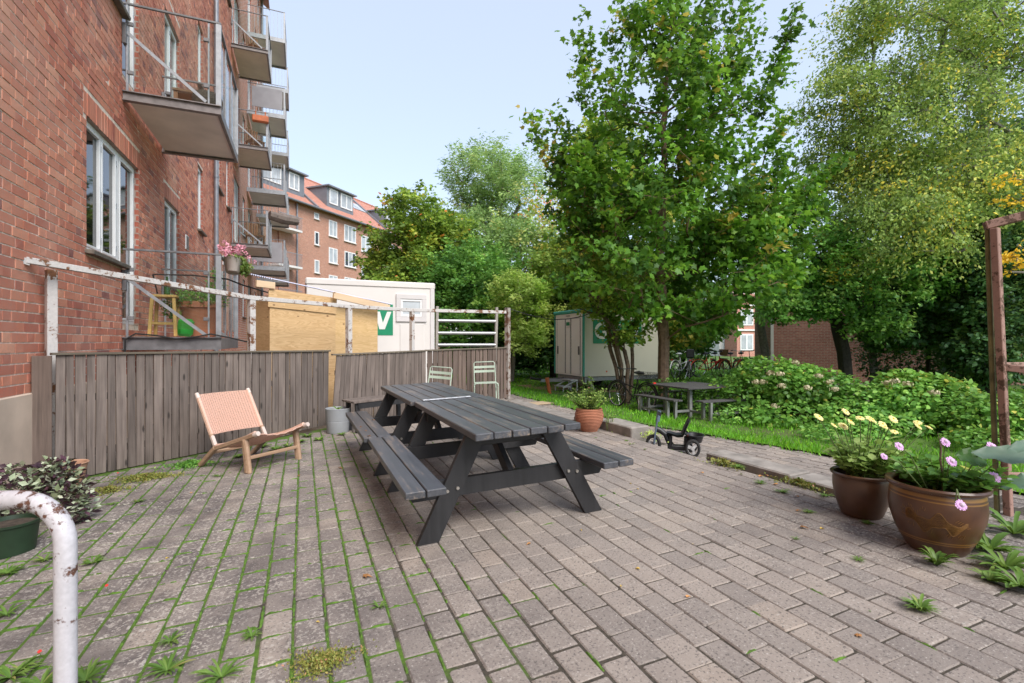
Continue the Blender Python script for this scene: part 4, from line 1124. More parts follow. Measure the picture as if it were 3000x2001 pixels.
part("tray", MB().lathe([(.001, .135), (.08, .135), (.105, .20), (.118, .205), (.118, .213), (.10, .212), (.078, .145), (.001, .145)], 24, (-.055, 0, .0), 1.05, 1.15), m_blk, tk, smooth=True)
part("latch", MB().box((.035, .06, .205), (.02, .03, .012)), m_red, tk)
part("rear_axle", MB().tube([(-.02, -.13, .09), (-.02, .13, .09)], .012, 8), m_steel, tk)
# ================================================================ plywood scrap on the path
pq = gp(1575, 1182, -.19)
o = part("plywood_sheet", MB().box((0, 0, 0), (.62, .42, .018), None, .002), wood("raw_plywood_scrap", (.36, .26, .16), (.50, .38, .25), 0, .7, .05, True, 18, .1), None, (pq.x, pq.y, -.18), (0, 0, .2))
tag(o, "pale plywood offcut lying flat at the lawn edge", "board")
# ================================================================ pots and plants
m_gpot = simple("grey_plastic_pot", (.29, .305, .325), .55, 0, .06, 4, .05)
def glaze(name, c1, c2, band, zs):
    """brown salt glaze with ochre bands; zs = list of (z, half width) in object space"""
    m, t, p, o = newmat(name); tc = t.nodes.new("ShaderNodeTexCoord"); sp = N(t, "ShaderNodeSeparateXYZ"); t.links.new(tc.outputs['Object'], sp.inputs[0])
    n = noise(t, tc.outputs['Object'], 7, 5); col = ramp(t, n, [(.3, c1), (.7, c2)])
    col = mix(t, N_map(t, noise(t, tc.outputs['Object'], 3, 3), .45, .7, 0, .5), col, (.09, .045, .02))
    for z, hw in zs:
        d = math_(t, 'ABSOLUTE', math_(t, 'SUBTRACT', sp.outputs['Z'], z)); f_ = N_map(t, math_(t, 'ADD', d, math_(t, 'MULTIPLY', n, .004)), hw + .004, hw, 0, .85)
        col = mix(t, f_, col, band)
    t.links.new(col, p.inputs['Base Color']); p.inputs['Roughness'].default_value = .38; p.inputs['Coat Weight'].default_value = .25; p.inputs['Coat Roughness'].default_value = .25
    bump(t, p, noise(t, tc.outputs['Object'], 40, 3), .12, .003); return m
m_glz1 = glaze("brown_glaze", (.075, .034, .018), (.115, .056, .030), (.2, .11, .03), [])
m_glz2 = glaze("brown_glaze_banded", (.062, .025, .012), (.105, .043, .018), (.27, .135, .03), [(.385, .011), (.357, .004), (.10, .004), (.085, .003)])
m_ochre = simple("ochre_slip", (.20, .095, .024), .5, 0, .3, 30)
def rosette(g, n, L, wd, zup, origin=(0, 0, 0), shape='long', arch=.6):
    """basal rosette: each leaf a strip of 3 segments that arches out"""
    V, F, Rr = [], [], []; o_ = 0
    for i in range(n):
        a = g.uniform(0, 2 * np.pi); l = L * g.uniform(.55, 1.15); el = zup * g.uniform(.5, 1.3); d = np.array([math.cos(a), math.sin(a), 0]); s = np.array([-d[1], d[0], 0]); w_ = wd * g.uniform(.5, 1.3); jag = g.uniform(.6, 1.25, 5)
        pts = []
        for k in range(5):
            u = k / 4; r_ = l * u; z = el * l * (u - arch * u * u); ww = w_ * [.25, .75, 1, .7, .02][k] * jag[k]
            c = np.array(origin) + d * r_ + np.array([0, 0, z + .004])
            fold = np.array([0, 0, ww * .35])
            pts += [c - s * ww + fold, c, c + s * ww + fold]
        for k in range(4):
            b = o_ + k * 3; F += [(b, b + 1, b + 4, b + 3), (b + 1, b + 2, b + 5, b + 4)]; Rr += [0, 0]
        rr = min(1, max(0, g.normal(.5, .2))); Rr[-8:] = [rr] * 8
        V += pts; o_ += 15
    return np.array(V), np.array(F), np.array(Rr)
def strip_obj(name, VFR, mat, parent=None, loc=None, smooth=True):
    V, F, r_ = VFR; o = obj(name, attr_mesh(name, V, F, r_, mat, smooth), parent, loc); return o
def merge(lst):
    Vs, Fs, Rs = [], [], []; o_ = 0
    for V, F, r_ in lst: Vs.append(V); Fs.append(F + o_); Rs.append(r_); o_ += len(V)
    return np.concatenate(Vs), np.concatenate(Fs), np.concatenate(Rs)
def plant(name, label, loc, g, n, H, spread, lsize, shape, mat, cat="plant", parts_=None, tone=(.5, .15), up=.6, nl=10, group=None, lean=(0, 0, 0)):
    t = thing(name, label, cat, loc, group=group)
    P, D, mb = [], [], MB()
    for i in range(n):
        a = g.uniform(0, 2 * np.pi); r_ = spread * math.sqrt(g.random()); h = H * g.uniform(.55, 1.05); out = np.array([math.cos(a) * r_ + lean[0], math.sin(a) * r_ + lean[1], 0])
        base = out * .35 * np.array([1, 1, 0]); pts = []
        for k in range(5):
            u = k / 4; pts.append(base + out * (u ** 1.3) * .75 + np.array([0, 0, h * (u - .12 * (r_ / max(spread, .01)) * u * u)]) + (g.normal(0, .01, 3) if k else 0))
        mb.tube(pts, [.005, .0045, .004, .003, .002], 4, False)
        for k in range(nl):
            u = g.uniform(.12, 1); i0 = min(3, int(u * 4)); f_ = u * 4 - i0; P.append(pts[i0] * (1 - f_) + pts[i0 + 1] * f_); b = g.uniform(0, 2 * np.pi); D.append([math.cos(b), math.sin(b), up * g.uniform(-.4, 1.2)])
    P = np.array(P); D = np.array(D)
    part("stem", mb, m_stem, t, smooth=True)
    k = len(P); prt = leaves(P, D, np.array([0, 0, 1.]) + g.normal(0, .45, (k, 3)), lsize * g.uniform(.6, 1.25, k), shape, np.clip(g.normal(tone[0], tone[1], k), 0, 1))
    leafobj("foliage", [prt], mat, t)
    return t
def flower(name, parent, loc, r, mat, nd, n=18, rows=4, centre=None, cm=None):
    """composite flower head with rows of petals facing nd"""
    nd = Vector(nd).normalized(); e1 = nd.orthogonal().normalized(); e2 = nd.cross(e1); mb = MB()
    for q in range(rows):
        for i in range(n):
            a = 2 * math.pi * (i + .5 * (q % 2)) / n + R.uniform(-.1, .1); d = e1 * math.cos(a) + e2 * math.sin(a); s = nd.cross(d)
            rr = r * (1 - .21 * q) * R.uniform(.88, 1.08); up = .10 + .24 * q; w_ = r * 4.6 / n
            c0 = nd * r * .05 * q; c1 = d * rr * .55 + nd * rr * up * .8; c2 = d * rr + nd * rr * (up * .55)
            mb.add([c0 - s * w_ * .3, c1 - s * w_ * .6, c2 - s * w_ * .35, c2 + s * w_ * .35, c1 + s * w_ * .6, c0 + s * w_ * .3], [(0, 1, 4, 5), (1, 2, 3, 4)])
    o = part(name, mb, mat, parent, loc)
    if centre: part("flower_centre", MB().ball(nd * r * .18, r * centre, 8, 5), cm, o)
    return o
m_yel = simple("pale_yellow_petal", (.82, .73, .28), .6, 0, .12, 30)
m_yelc = simple("yellow_flower_centre", (.62, .40, .03), .7)
m_lil = simple("lilac_petal", (.60, .33, .62), .6, 0, .15, 30)
m_lilc = simple("lilac_flower_centre", (.62, .48, .62), .7)
m_pink = simple("pink_petal", (.78, .38, .46), .6, 0, .2, 30)
m_scar = simple("red_petal", (.55, .02, .012), .5)
m_cream = simple("cream_flower", (.48, .42, .27), .7, 0, .3, 30)
g6 = np.random.default_rng(66)
# grey planter by the fence
gq = gp(990, 1266, pz(.45))
t = thing("grey_planter", "round grey plastic planter with a groove standing at the fence", "planter", (gq.x, gq.y, pz(gq.x)))
part("pot", MB().lathe([(.001, 0), (.145, 0), (.150, .02), (.160, .165), (.155, .17), (.160, .175), (.172, .33), (.175, .345), (.168, .35), (.160, .34), (.155, .30), (.001, .30)], 40), m_gpot, t, smooth=True)
part("soil", MB().disc((0, 0, .305), .155), m_soil, t)
o = strip_obj("weed", rosette(g6, 16, .12, .012, .9), m_weed, None, (gq.x, gq.y, pz(gq.x) + .305)); tag(o, "small dandelion weed growing in the grey planter", "weed")
# ribbed terracotta pot
rq = gp(1726, 1262, pz(3.5))
t = thing("ribbed_pot", "ribbed terracotta barrel pot at the terrace edge", "pot", (rq.x, rq.y, pz(rq.x)))
prof = [(.001, 0), (.105, 0)]
for i in range(61):
    u = i / 60; r_ = .105 + .078 * math.sin(min(1, u * 1.15) * math.pi * .62) * 1.08 - .012 * max(0, u - .75) * 4; prof.append((r_ + .0042 * math.sin(i * math.pi * .5), .30 * u + .004))
prof += [(prof[-1][0] - .012, .306), (prof[-1][0] - .03, .27), (.001, .27)]
part("pot", MB().lathe(prof, 44), simple("brown_terracotta", (.34, .135, .075), .8, 0, .25, 6, .06, .2), t, smooth=True)
part("soil", MB().disc((0, 0, .275), .14), m_soil, t)
plant("potted_plant", "leggy yellow-green plant growing in the ribbed terracotta pot", (rq.x, rq.y, pz(rq.x) + .27), g6, 60, .30, .30, .036, 'oval', m_pale, nl=16, tone=(.4, .2))
sp_ = plant("rose_plant", "upright bright green rose shoot with a dull pink bud in the ribbed pot", (rq.x + .01, rq.y, pz(rq.x) + .275), g6, 7, .50, .10, .06, 'broad', m_weed, nl=12, tone=(.6, .15))
part("bud", MB().ball((-.035, -.03, .30), .014, 8, 5), simple("dull_rose", (.35, .16, .12), .7), sp_, smooth=True)
plant("seeding_weed", "tall straw-coloured seeding weed beside the ribbed pot", (rq.x + .22, rq.y - .12, pz(rq.x)), g6, 7, .42, .10, .022, 'long', m_pale, "weed", nl=26, tone=(.75, .2))
# brown glazed pot with yellow flowers
aq = gp(2524, 1508, pz(3.45)); aq.z = pz(aq.x)
pa = thing("glazed_pot", "plain brown glazed pot holding yellow flowers", "pot", aq); pa.scale = (.84, .84, .88)
part("pot", MB().lathe([(.001, 0), (.135, 0), (.150, .02), (.185, .12), (.203, .22), (.205, .28), (.200, .305), (.218, .315), (.222, .328), (.212, .336), (.192, .325), (.185, .28), (.001, .28)], 48), m_glz1, pa, smooth=True)
part("soil", MB().disc((0, 0, .285), .186), m_soil, pa)
yp = plant("marigold_plant", "bushy plant with pale yellow double flowers in the brown glazed pot", (aq.x, aq.y, aq.z + .25), g6, 80, .29, .24, .058, 'broad', leafmat("marigold_leaf", [(0, (.07, .12, .03)), (.5, (.13, .20, .05)), (1, (.22, .28, .09))], .4, .5, 1.15), nl=14, tone=(.55, .18), lean=(.01, 0, 0))
for (fx_, fy_) in ((2398, 1222), (2477, 1206), (2443, 1246), (2490, 1235), (2520, 1225), (2548, 1227), (2585, 1243), (2616, 1228), (2688, 1238), (2690, 1250), (2720, 1252), (2592, 1252), (2620, 1265), (2555, 1232), (2470, 1248)):
    p_ = at(fx_, fy_, 3.32 + R.uniform(-.16, .14)) - Vector((aq.x, aq.y, aq.z + .25))
    flower("flower_head", yp, p_, R.uniform(.024, .033), m_yel, (R.uniform(-.4, .2), -.6 + R.uniform(-.3, .3), .9), 18, 4, .26, m_yelc)
    part("flower_stem", MB().tube([p_, p_ * .72 + Vector((0, 0, -.02)), Vector((p_.x * .3, p_.y * .3, .06))], .003, 4), m_stem, yp)
# dragon pot
bq = gp(2742, 1606, pz(3.3)); bq.z = pz(bq.x)
pb = thing("dragon_pot", "large brown glazed bowl pot with ochre bands and a faint dragon", "pot", bq); pb.scale = (.81, .81, .88)
PROF = [(.001, 0), (.165, 0), (.180, .02), (.235, .12), (.268, .22), (.278, .29), (.272, .36), (.262, .405), (.290, .412), (.298, .428), (.290, .440), (.262, .436), (.245, .42), (.240, .36), (.001, .36)]
part("pot", MB().lathe(PROF, 64), m_glz2, pb, smooth=True)
part("soil", MB().disc((0, 0, .365), .243), m_soil, pb)
def pot_r(z):
    for (r0, z0), (r1, z1) in zip(PROF, PROF[1:]):
        if z0 <= z <= z1 and z1 > z0: return r0 + (r1 - r0) * (z - z0) / (z1 - z0)
    return .25
view = math.atan2(-bq.y, -bq.x)
def on_pot(s, z): a = view + s / .27; r_ = pot_r(z) + .0012; return Vector((r_ * math.cos(a), r_ * math.sin(a), z))
dr = MB()          # scaly winding body drawn as raised slip
def body(u): return (-.17 + .34 * u, .235 + .026 * math.sin(u * 13 + .6) - .02 * u), .008 + .030 * (max(0, math.sin(math.pi * min(1, u * .88 + .12))) ** .7) * (1 + .35 * math.sin(u * 26))
for i in range(80):
    u = i / 79; (s, z), hw = body(u)
    for q in range(-4, 5):
        zz = z + hw * q / 4.2
        if R.random() < .12: continue
        a = [on_pot(s - .005, zz), on_pot(s + .0, zz + .006), on_pot(s + .005, zz)]
        dr.tube(a, .0011, 3, False)
for sgn in (-1, 1): dr.tube([on_pot(body(i / 40)[0][0], body(i / 40)[0][1] + sgn * body(i / 40)[1]) for i in range(41)], .0016, 4, False)
for sg, z in ((-.155, .235), (-.05, .215), (.07, .20), (.14, .20)):
    for k in range(4): dr.tube([on_pot(sg + .01 * k, z - .03), on_pot(sg - .012 + .012 * k, z - .045 - .012 * (k % 2))], .0014, 4, False)
dr.tube([on_pot(-.16, .275), on_pot(-.19, .305), on_pot(-.18, .285), on_pot(-.205, .28), on_pot(-.185, .265), on_pot(-.2, .25), on_pot(-.165, .24)], .0020, 4, False)
for k in range(9): dr.tube([on_pot(-.155 + .012 * k, .285 + .02 * math.sin(k * 1.1)), on_pot(-.165 + .014 * k, .305 + .018 * math.sin(k * 1.1))], .0013, 4, False)
for k in range(7): dr.tube([on_pot(.10 + .012 * k, .25 - .006 * k), on_pot(.12 + .012 * k, .268 - .008 * k)], .0013, 4, False)
part("slip_drawing", dr, m_ochre, pb)
lp = plant("scabious_plant", "leafy plant with lilac pincushion flowers in the dragon pot", (bq.x + .05, bq.y + .0, bq.z + .315), g6, 85, .19, .25, .062, 'broad', m_hydr, nl=13, tone=(.5, .2), lean=(.05, -.01, 0))
for (fx_, fy_, r_) in ((2634, 1307, .024), (2590, 1337, .018), (2769, 1295, .026), (2787, 1352, .029), (2905, 1308, .026), (2915, 1397, .03), (2815, 1480, .030), (2980, 1333, .022)):
    Yf = 2.66 if fy_ < 1450 else 2.52
    p_ = at(fx_, fy_, Yf) - Vector((bq.x + .05, bq.y, bq.z + .315))
    flower("flower_head", lp, p_, r_, m_lil, (-.3, -.8, .6), 14, 4, .45, m_lilc)
    pts = [p_, p_ * .75 + Vector((0, 0, .02)), Vector((p_.x * .35, p_.y * .35, .05))] if fy_ < 1450 else [p_, p_ + Vector((.04, .02, .01)), p_ + Vector((.07, .05, .06)), Vector((p_.x * .75, p_.y * .75, .03))]
    part("flower_stem", MB().tube(pts, .003, 5), m_stem, lp)
o = part("dry_stick", MB().tube([(0, 0, 0), (.006, .0, .14), (-.008, .005, .24), (-.012, 0, .31), (-.004, .0, .37)], [.006, .006, .005, .006, .003], 6).tube([(-.010, 0, .29), (-.03, 0, .36), (-.045, 0, .40)], [.003, .002, .001], 4), m_bark, None, (bq.x - .06, bq.y - .06, bq.z + .29), smooth=True)
tag(o, "dry brown stick standing in the dragon pot", "stick")
# broad blue-green leaf plant on the right edge
cp = thing("cabbage_plant", "broad blue-green leaved plant reaching in beside the trellis", "plant", at(3060, 1560, 2.75))
m_cab = leafmat("blue_green_leaf", [(0, (.06, .10, .07)), (1, (.11, .16, .11))], .2)
def bigleaf(a, b, w_, nrm_, mat, par, droop=.1):
    a = Vector(a); b = Vector(b); d = b - a; L = d.length; n = Vector(nrm_).normalized(); s = d.cross(n).normalized(); n = s.cross(d).normalized(); vs = []; fs = []; k = 10; m_ = 6
    for i in range(k + 1):
        u = i / k; ww = w_ * math.sin(math.pi * min(1, u * .93 + .05)) ** .7; c = a + d * u - n * droop * L * u * u
        for j in range(m_ + 1):
            v_ = j / m_ * 2 - 1; vs.append(c + s * ww * v_ + n * (abs(v_) * ww * .28 + .012 * math.sin(u * 22 + v_ * 3) * abs(v_)))
    for i in range(k):
        for j in range(m_): o = i * (m_ + 1) + j; fs.append((o, o + 1, o + m_ + 2, o + m_ + 1))
    o = rp("leaf", MB().add(vs, fs), mat, par, smooth=True); return o
bigleaf(at(3080, 1345, 2.6), at(2845, 1330, 2.6), .055, (-.2, -.7, .7), m_cab, cp, -.02)
bigleaf(at(3120, 1300, 2.5), at(2960, 1310, 2.45), .045, (.0, -.6, .8), m_cab, cp, .05)
bigleaf(at(3090, 1400, 2.7), at(2930, 1420, 2.8), .05, (.0, -.6, .8), m_cab, cp, .1)
rp("stem", MB().tube([at(3060, 1560, 2.75), at(3075, 1450, 2.7), at(3082, 1345, 2.6)], .012, 8), m_stem, cp, smooth=True)
ylf = bigleaf(at(2890, 1350, 2.72), at(2800, 1335, 2.72), .055, (.1, -.8, .5), m_hydr, cp, .0)
# left: terracotta bowl overgrown by a purple striped creeper, dark tub in front of it
sq = gp(208, 1425, pz(-1.8)); sq.z = pz(sq.x)
t = thing("terracotta_bowl", "wide-rimmed empty-looking terracotta bowl half hidden by a purple creeper", "pot", sq); t.scale = (.64, .64, .62)
part("pot", MB().lathe([(.001, 0), (.12, 0), (.14, .02), (.18, .28), (.195, .36), (.205, .362), (.212, .376), (.204, .386), (.185, .376), (.176, .345), (.165, .29), (.001, .29)], 40), simple("aged_terracotta", (.40, .225, .145), .85, 0, .3, 6, .05, .2), t, smooth=True)
part("soil", MB().disc((0, 0, .295), .166), m_soil, t)
m_trad = leafmat("striped_purple_leaf", [(0, (.025, .012, .018)), (.35, (.055, .022, .035)), (.5, (.10, .12, .06)), (.75, (.22, .26, .17)), (1, (.32, .34, .26))], .2)
cq = gp(85, 1520, pz(-1.6)); cq.z = pz(cq.x)
cr = thing("creeper_plant", "trailing purple and silver striped creeper spilling over the terracotta bowl", "plant", cq)
g = np.random.default_rng(5)
P = blob_points(g, [(np.array(at(60, 1440, 3.85)) - np.array(cq), np.array([.42, .34, .20]), 2.4), (np.array(at(150, 1400, 3.95)) - np.array(cq), np.array([.16, .14, .15]), 1.0), (np.array(at(215, 1480, 3.75)) - np.array(cq), np.array([.13, .12, .18]), .9), (np.array(at(-80, 1480, 3.8)) - np.array(cq), np.array([.4, .3, .2]), 1)], 2400, .5)
k = len(P); D = rand_dirs(g, k) * np.array([1, 1, .4]) + nrm(P) * .6
leafobj("foliage", [leaves(P, D, np.array([0, 0, 1.]) + g.normal(0, .5, (k, 3)), .058 * g.uniform(.6, 1.3, k), 'oval', np.clip(g.beta(.8, .9, k), 0, 1))], m_trad, cr)
mb = MB()
for _ in range(40):
    a = P[g.integers(k)]; b = P[g.integers(k)]
    if np.linalg.norm(a - b) < .4: mb.tube([a, (a + b) / 2 + np.array([0, 0, .03]), b], .004, 4, False)
part("stem", mb, m_trad, cr)
uq = gp(30, 1610, pz(-1.35)); uq.z = pz(uq.x)
t = thing("green_tub", "dark green plastic tub under the purple creeper", "tub", uq); t.scale = (.62, .62, .7)
part("pot", MB().lathe([(.001, 0), (.20, 0), (.23, .26), (.245, .27), (.245, .29), (.22, .29), (.21, .25), (.001, .25)], 32), simple("dark_green_plastic", (.013, .032, .014), .5), t, smooth=True)
part("soil", MB().disc((0, 0, .255), .212), m_soil, t)
# ================================================================ weeds, fallen leaves
WG = "weeds growing from the paving joints"
LM = (("the white handrail", 190, 1850), ("the sedum cushion", 900, 1900), ("the dragon pot", 2760, 1640), ("the yellow-flowered pot", 2500, 1500), ("the low kerb stones", 2230, 1390), ("the splayed foot of the black table", 1250, 1600), ("the tricycle", 1960, 1330), ("the ribbed pot", 1760, 1280), ("the lounge chair", 760, 1400), ("the terracotta bowl", 200, 1450), ("the grey planter", 990, 1270), ("the right-hand table legs", 1740, 1500))
def near(px, py): return min(LM, key=lambda l: (l[1] - px) ** 2 + 2.2 * (l[2] - py) ** 2)[0]
def weed(px, py, L, n=18, label=None, wd=None, zup=.7, z=None):
    label = label or ("%s green weed rosette in a paving joint near %s" % ("tiny" if L < .04 else "small" if L < .065 else "broad", near(px, py)))
    q = gp(px, py, pz(2.)); q = gp(px, py, pz(q.x) if z is None else z); zz = pz(q.x) if z is None else z
    o = strip_obj("weed", rosette(g6, int(n * 1.5), L, wd or L * .075, zup), m_weed, None, (q.x, q.y, zz - .004)); tag(o, label, "weed", WG); return o
for a in ((737, 1865, .055, 22), (500, 1880, .07, 18), (650, 1985, .11, 14), (490, 1965, .09, 20), (1110, 1780, .05, 16), (405, 1470, .06, 24), (325, 1478, .05, 18), (1340, 1480, .03, 10), (2370, 1500, .055, 20), (2165, 1370, .05, 24), (2290, 1440, .07, 18), (2160, 1368, .09, 26), (2228, 1415, .06, 20), (2515, 1640, .045, 18), (2540, 1532, .05, 24), (2330, 1578, .03, 14), (2420, 1452, .075, 16), (1225, 1420, .03, 10), (640, 1395, .06, 20), (2550, 1790, .012, 6), (1890, 1315, .03, 12), (1850, 1300, .05, 10), (1835, 1290, .04, 18)): weed(*a)
weed(2695, 1785, .075, 46, "dense grass-like weed tuft alone in the paving", .006, 1.1)
weed(2745, 1655, .085, 28, "upright lance-leaved weed growing against the dragon pot", .012, 1.7)
for a in ((2900, 1610, .16, 26), (2945, 1665, .16, 24), (2970, 1560, .2, 20), (2990, 1720, .13, 24), (2900, 1700, .09, 14)): weed(*a, label="long-leaved plantain growing beneath the trellis post", wd=.018, zup=1.0)
for a in ((30, 1985, .1, 20), (120, 2005, .09, 26), (250, 1995, .1, 22), (20, 1800, .08, 18), (60, 1960, .08, 18), (270, 1650, .08, 22), (130, 1640, .07, 20), (20, 1680, .1, 26)): weed(*a, label="leafy green weed growing by the white handrail")
for a in ((770, 1310, .10, 18), (810, 1318, .09, 20), (880, 1296, .08, 18), (935, 1290, .08, 18), (1000, 1275, .07, 16), (845, 1310, .09, 16), (900, 1280, .10, 16), (700, 1340, .08, 18)): weed(*a, label="leafy weed growing along the fence behind the lounge chair", wd=.016, zup=.9)
for a in ((1180, 1210, .09, 20), (1240, 1200, .08, 18), (1300, 1215, .07, 16)): weed(*a, label="weed tuft under the far picnic table", zup=.9)
for a in ((1890, 1222, .06, 20), (1935, 1245, .06, 20), (1960, 1262, .07, 22), (1845, 1212, .05, 18)): pass
# low yellow-green cushion plants
def cushion(px, py, sx, sy, hgt, mat, label, n, tone=(.6, .2), size=.018, cat="weed"):
    q = gp(px, py, pz(2.)); q = gp(px, py, pz(q.x)); g = g6
    a = g.uniform(0, 2 * np.pi, n); r_ = np.sqrt(g.random(n)); r_ = np.minimum(np.abs(g.normal(0, .52, n)) * (1 + .35 * np.sin(3 * a + 1) + .2 * np.sin(7 * a)), 1.7); P = np.stack([np.cos(a) * r_ * sx, np.sin(a) * r_ * sy, g.random(n) * hgt * np.clip(1.1 - r_ * .75, .12, 1)], 1)
    o = leafobj("ground_plant", [leaves(P, rand_dirs(g, n) + np.array([0, 0, .5]), rand_dirs(g, n) + np.array([0, 0, .8]), size * g.uniform(.6, 1.4, n), 'oval', np.clip(g.normal(tone[0], tone[1], n), 0, 1))], mat)
    o.location = (q.x, q.y, pz(q.x)); o["kind"] = "stuff"; return tag(o, label, cat)
m_sedum = leafmat("sedum_leaf", [(0, (.06, .085, .02)), (.5, (.13, .135, .03)), (.85, (.19, .15, .05)), (1, (.24, .11, .07))], .2)
cushion(945, 1945, .14, .10, .035, m_sedum, "yellow-green sedum cushion spreading over the paving", 2600, (.45, .25), .012)
cushion(430, 1402, .30, .14, .05, m_sedum, "yellow stonecrop strip growing along the foot of the fence", 2600, (.4, .2), .018)
cushion(560, 1365, .22, .12, .06, m_green, "dark green creeping weed at the foot of the fence", 1200, (.6, .2), .026)
cushion(320, 1440, .18, .12, .05, m_sedum, "thin yellow-green weed patch by the terracotta bowl", 700, (.5, .2), .02)
cushion(1890, 1272, .20, .34, .07, m_pale, "dry straw-coloured weeds along the kerb behind the ribbed pot", 600, (.75, .25), .022)
cushion(2120, 1362, .09, .26, .06, m_sedum, "dry weeds along the low kerb stone beside the tricycle", 330, (.4, .25), .026)
cushion(2340, 1420, .08, .30, .05, m_sedum, "dry weeds along the kerb by the yellow-flowered pot", 300, (.35, .25), .026)
m_dead = simple("fallen_leaf", (.36, .17, .055), .7, 0, .4, 20, .05, 0, .35)
m_deady = simple("yellow_fallen_leaf", (.55, .38, .08), .7, 0, .25, 20, .05, 0, .2)
def fallen(px, py, s, mat, z=None, lab=None, grp="fallen leaves on the paving"):
    lab = lab or "dry brown fallen leaf on the paving near %s" % near(px, py)
    q = gp(px, py, pz(2.)); q = gp(px, py, pz(q.x) if z is None else z); T, Fc = LEAF['maple' if mat is m_dead else 'broad']
    mb = MB().add([(x * s, y * s * .8, z_ * s * 2 + abs(y) * s * .35 + .002) for x, y, z_ in T], [tuple(f_) for f_ in Fc])
    o = part("fallen_leaf", mb, mat, None, (q.x, q.y, (pz(q.x) if z is None else z) + .002), (R.uniform(-.15, .15), R.uniform(-.15, .15), R.uniform(0, 6.3))); tag(o, lab, "leaf", grp)
for a in ((1063, 1693, .055), (1555, 1594, .035), (875, 1393, .04), (993, 1372, .05), (2012, 1752, .03), (2525, 1868, .035), (2335, 1497, .04), (2345, 1545, .05), (2225, 1395, .05), (2280, 1418, .045), (2250, 1393, .035), (2340, 1455, .035), (1110, 1285, .04), (560, 1445, .03), (2060, 1385, .035)): fallen(*a, m_dead)
for a in ((485, 1638, .03), (1875, 1670, .03), (1820, 1722, .025), (2403, 1549, .035), (1700, 1553, .02), (1850, 1418, .025), (1865, 1432, .025), (925, 1825, .02), (2030, 1596, .02), (1510, 1365, .025)): fallen(*a, m_deady, None, "small yellow fallen leaf on the paving near %s" % near(a[0], a[1]), "yellow leaves on the paving")
for a in ((1095, 1232, .05), (1060, 1250, .035), (1070, 1262, .03), (1085, 1278, .04)): fallen(*a, m_dead, .40, "brown leaf lying on the bench of the far picnic table", "leaves on the far bench")
for (px_, py_, h_) in ((345, 1380, .0), (312, 1727, .0), (115, 1925, .0)):
    q = gp(px_, py_ + 8, pz(-1.)); t = thing("red_flower", "tiny red flower growing out of the paving", "flower", (q.x, q.y, pz(q.x)), group="tiny red flowers")
    part("stem", MB().tube([(0, 0, 0), (.004, 0, .02), (0, .002, .035)], .0015, 4), m_stem, t); flower("flower_head", t, (0, .002, .036), .008, m_scar, (0, -.6, .8), 6, 2)
# ================================================================ things on the lower balcony
xb, yb_ = -1.62, 9.35
t = thing("terracotta_planter", "large terracotta pot on the lower glass balcony", "pot", (-1.55, 9.55, 1.352))
part("pot", MB().lathe(pot_profile(.21, .31, .56, .025, .09), 36), m_terra, t, smooth=True)
g = np.random.default_rng(9)
bp_ = thing("balcony_plant", "bushy trailing herb spilling from the large terracotta pot on the balcony", "plant", (-1.55, 9.55, 1.90))
P = blob_points(g, [(np.array([0, 0, .05]), np.array([.42, .42, .2]), 2), (np.array([-.32, -.05, -.08]), np.array([.22, .2, .2]), .8), (np.array([.2, .1, .3]), np.array([.14, .14, .32]), .6)], 1700, .3); k = len(P)
leafobj("foliage", [leaves(P, rand_dirs(g, k), np.array([0, 0, 1.]) + g.normal(0, .5, (k, 3)), .06 * g.uniform(.5, 1.4, k), 'oval', np.clip(g.normal(.5, .2, k), 0, 1))], m_green, bp_)
part("stem", MB().tube([(0, 0, -.05), (.05, .02, .2), (.12, .06, .5)], .008, 5), m_stem, bp_)
part("stem", MB().tube([(0, 0, -.05), (-.1, .02, .1), (-.3, -.05, .0)], .006, 5), m_stem, bp_)
t = thing("wooden_stool", "yellow pine stool on the lower glass balcony", "stool", (-1.98, 9.25, 1.352))
part("seat", MB().box((0, 0, .62), (.36, .36, .035), None, .005), m_pine, t)
for sx in (-1, 1):
    for sy in (-1, 1): part("leg", MB().bar((sx * .17, sy * .17, 0), (sx * .14, sy * .14, .603), .045, .045, (1, 0, 0), .004), m_pine, t)
for sx in (-1, 1): part("rung", MB().box((sx * .155, 0, .2), (.03, .3, .03)), m_pine, t); part("rung", MB().box((0, sx * .155, .2), (.3, .03, .03)), m_pine, t)
o = part("glass_bottle", MB().lathe([(.001, 0), (.04, 0), (.042, .01), (.042, .16), (.018, .21), (.016, .28), (.019, .29), (.001, .29)], 14), simple("green_bottle_glass", (.02, .08, .02), .1), None, (-1.95, 9.2, 1.352 + .639), smooth=True); tag(o, "small green bottle standing on the pine stool", "bottle")
o = part("compost_bag", MB().box((0, 0, .14), (.22, .1, .28), None, .04), simple("green_plastic_bag", (.02, .25, .03), .35, 0, .5, 6), None, (-1.72, 9.2, 1.352), (.1, .1, .4)); tag(o, "crumpled green plastic bag behind the stool on the balcony", "bag")
o = part("flower_box", MB().add([], []), m_terra) if False else None
fb = thing("flower_box", "beige hanging flower box on the lower balcony corner", "flower box", (-1.02, 9.05, 2.36))
part("box", MB().lathe([(.001, 0), (.11, 0), (.13, .02), (.155, .22), (.165, .24), (.15, .24), (.13, .05), (.001, .05)], 24, (0, 0, 0), .85, 1.7), simple("beige_plastic", (.42, .36, .32), .6, 0, .05, 4), fb, smooth=True)
pg = thing("geranium", "pink geranium flowering in the beige hanging flower box", "flower", (-1.02, 9.05, 2.57))
P = blob_points(g, [(np.array([.02, -.02, .02]), np.array([.15, .27, .06]), 1), (np.array([.16, -.02, -.12]), np.array([.10, .16, .12]), 1.2)], 700, .2); k = len(P)
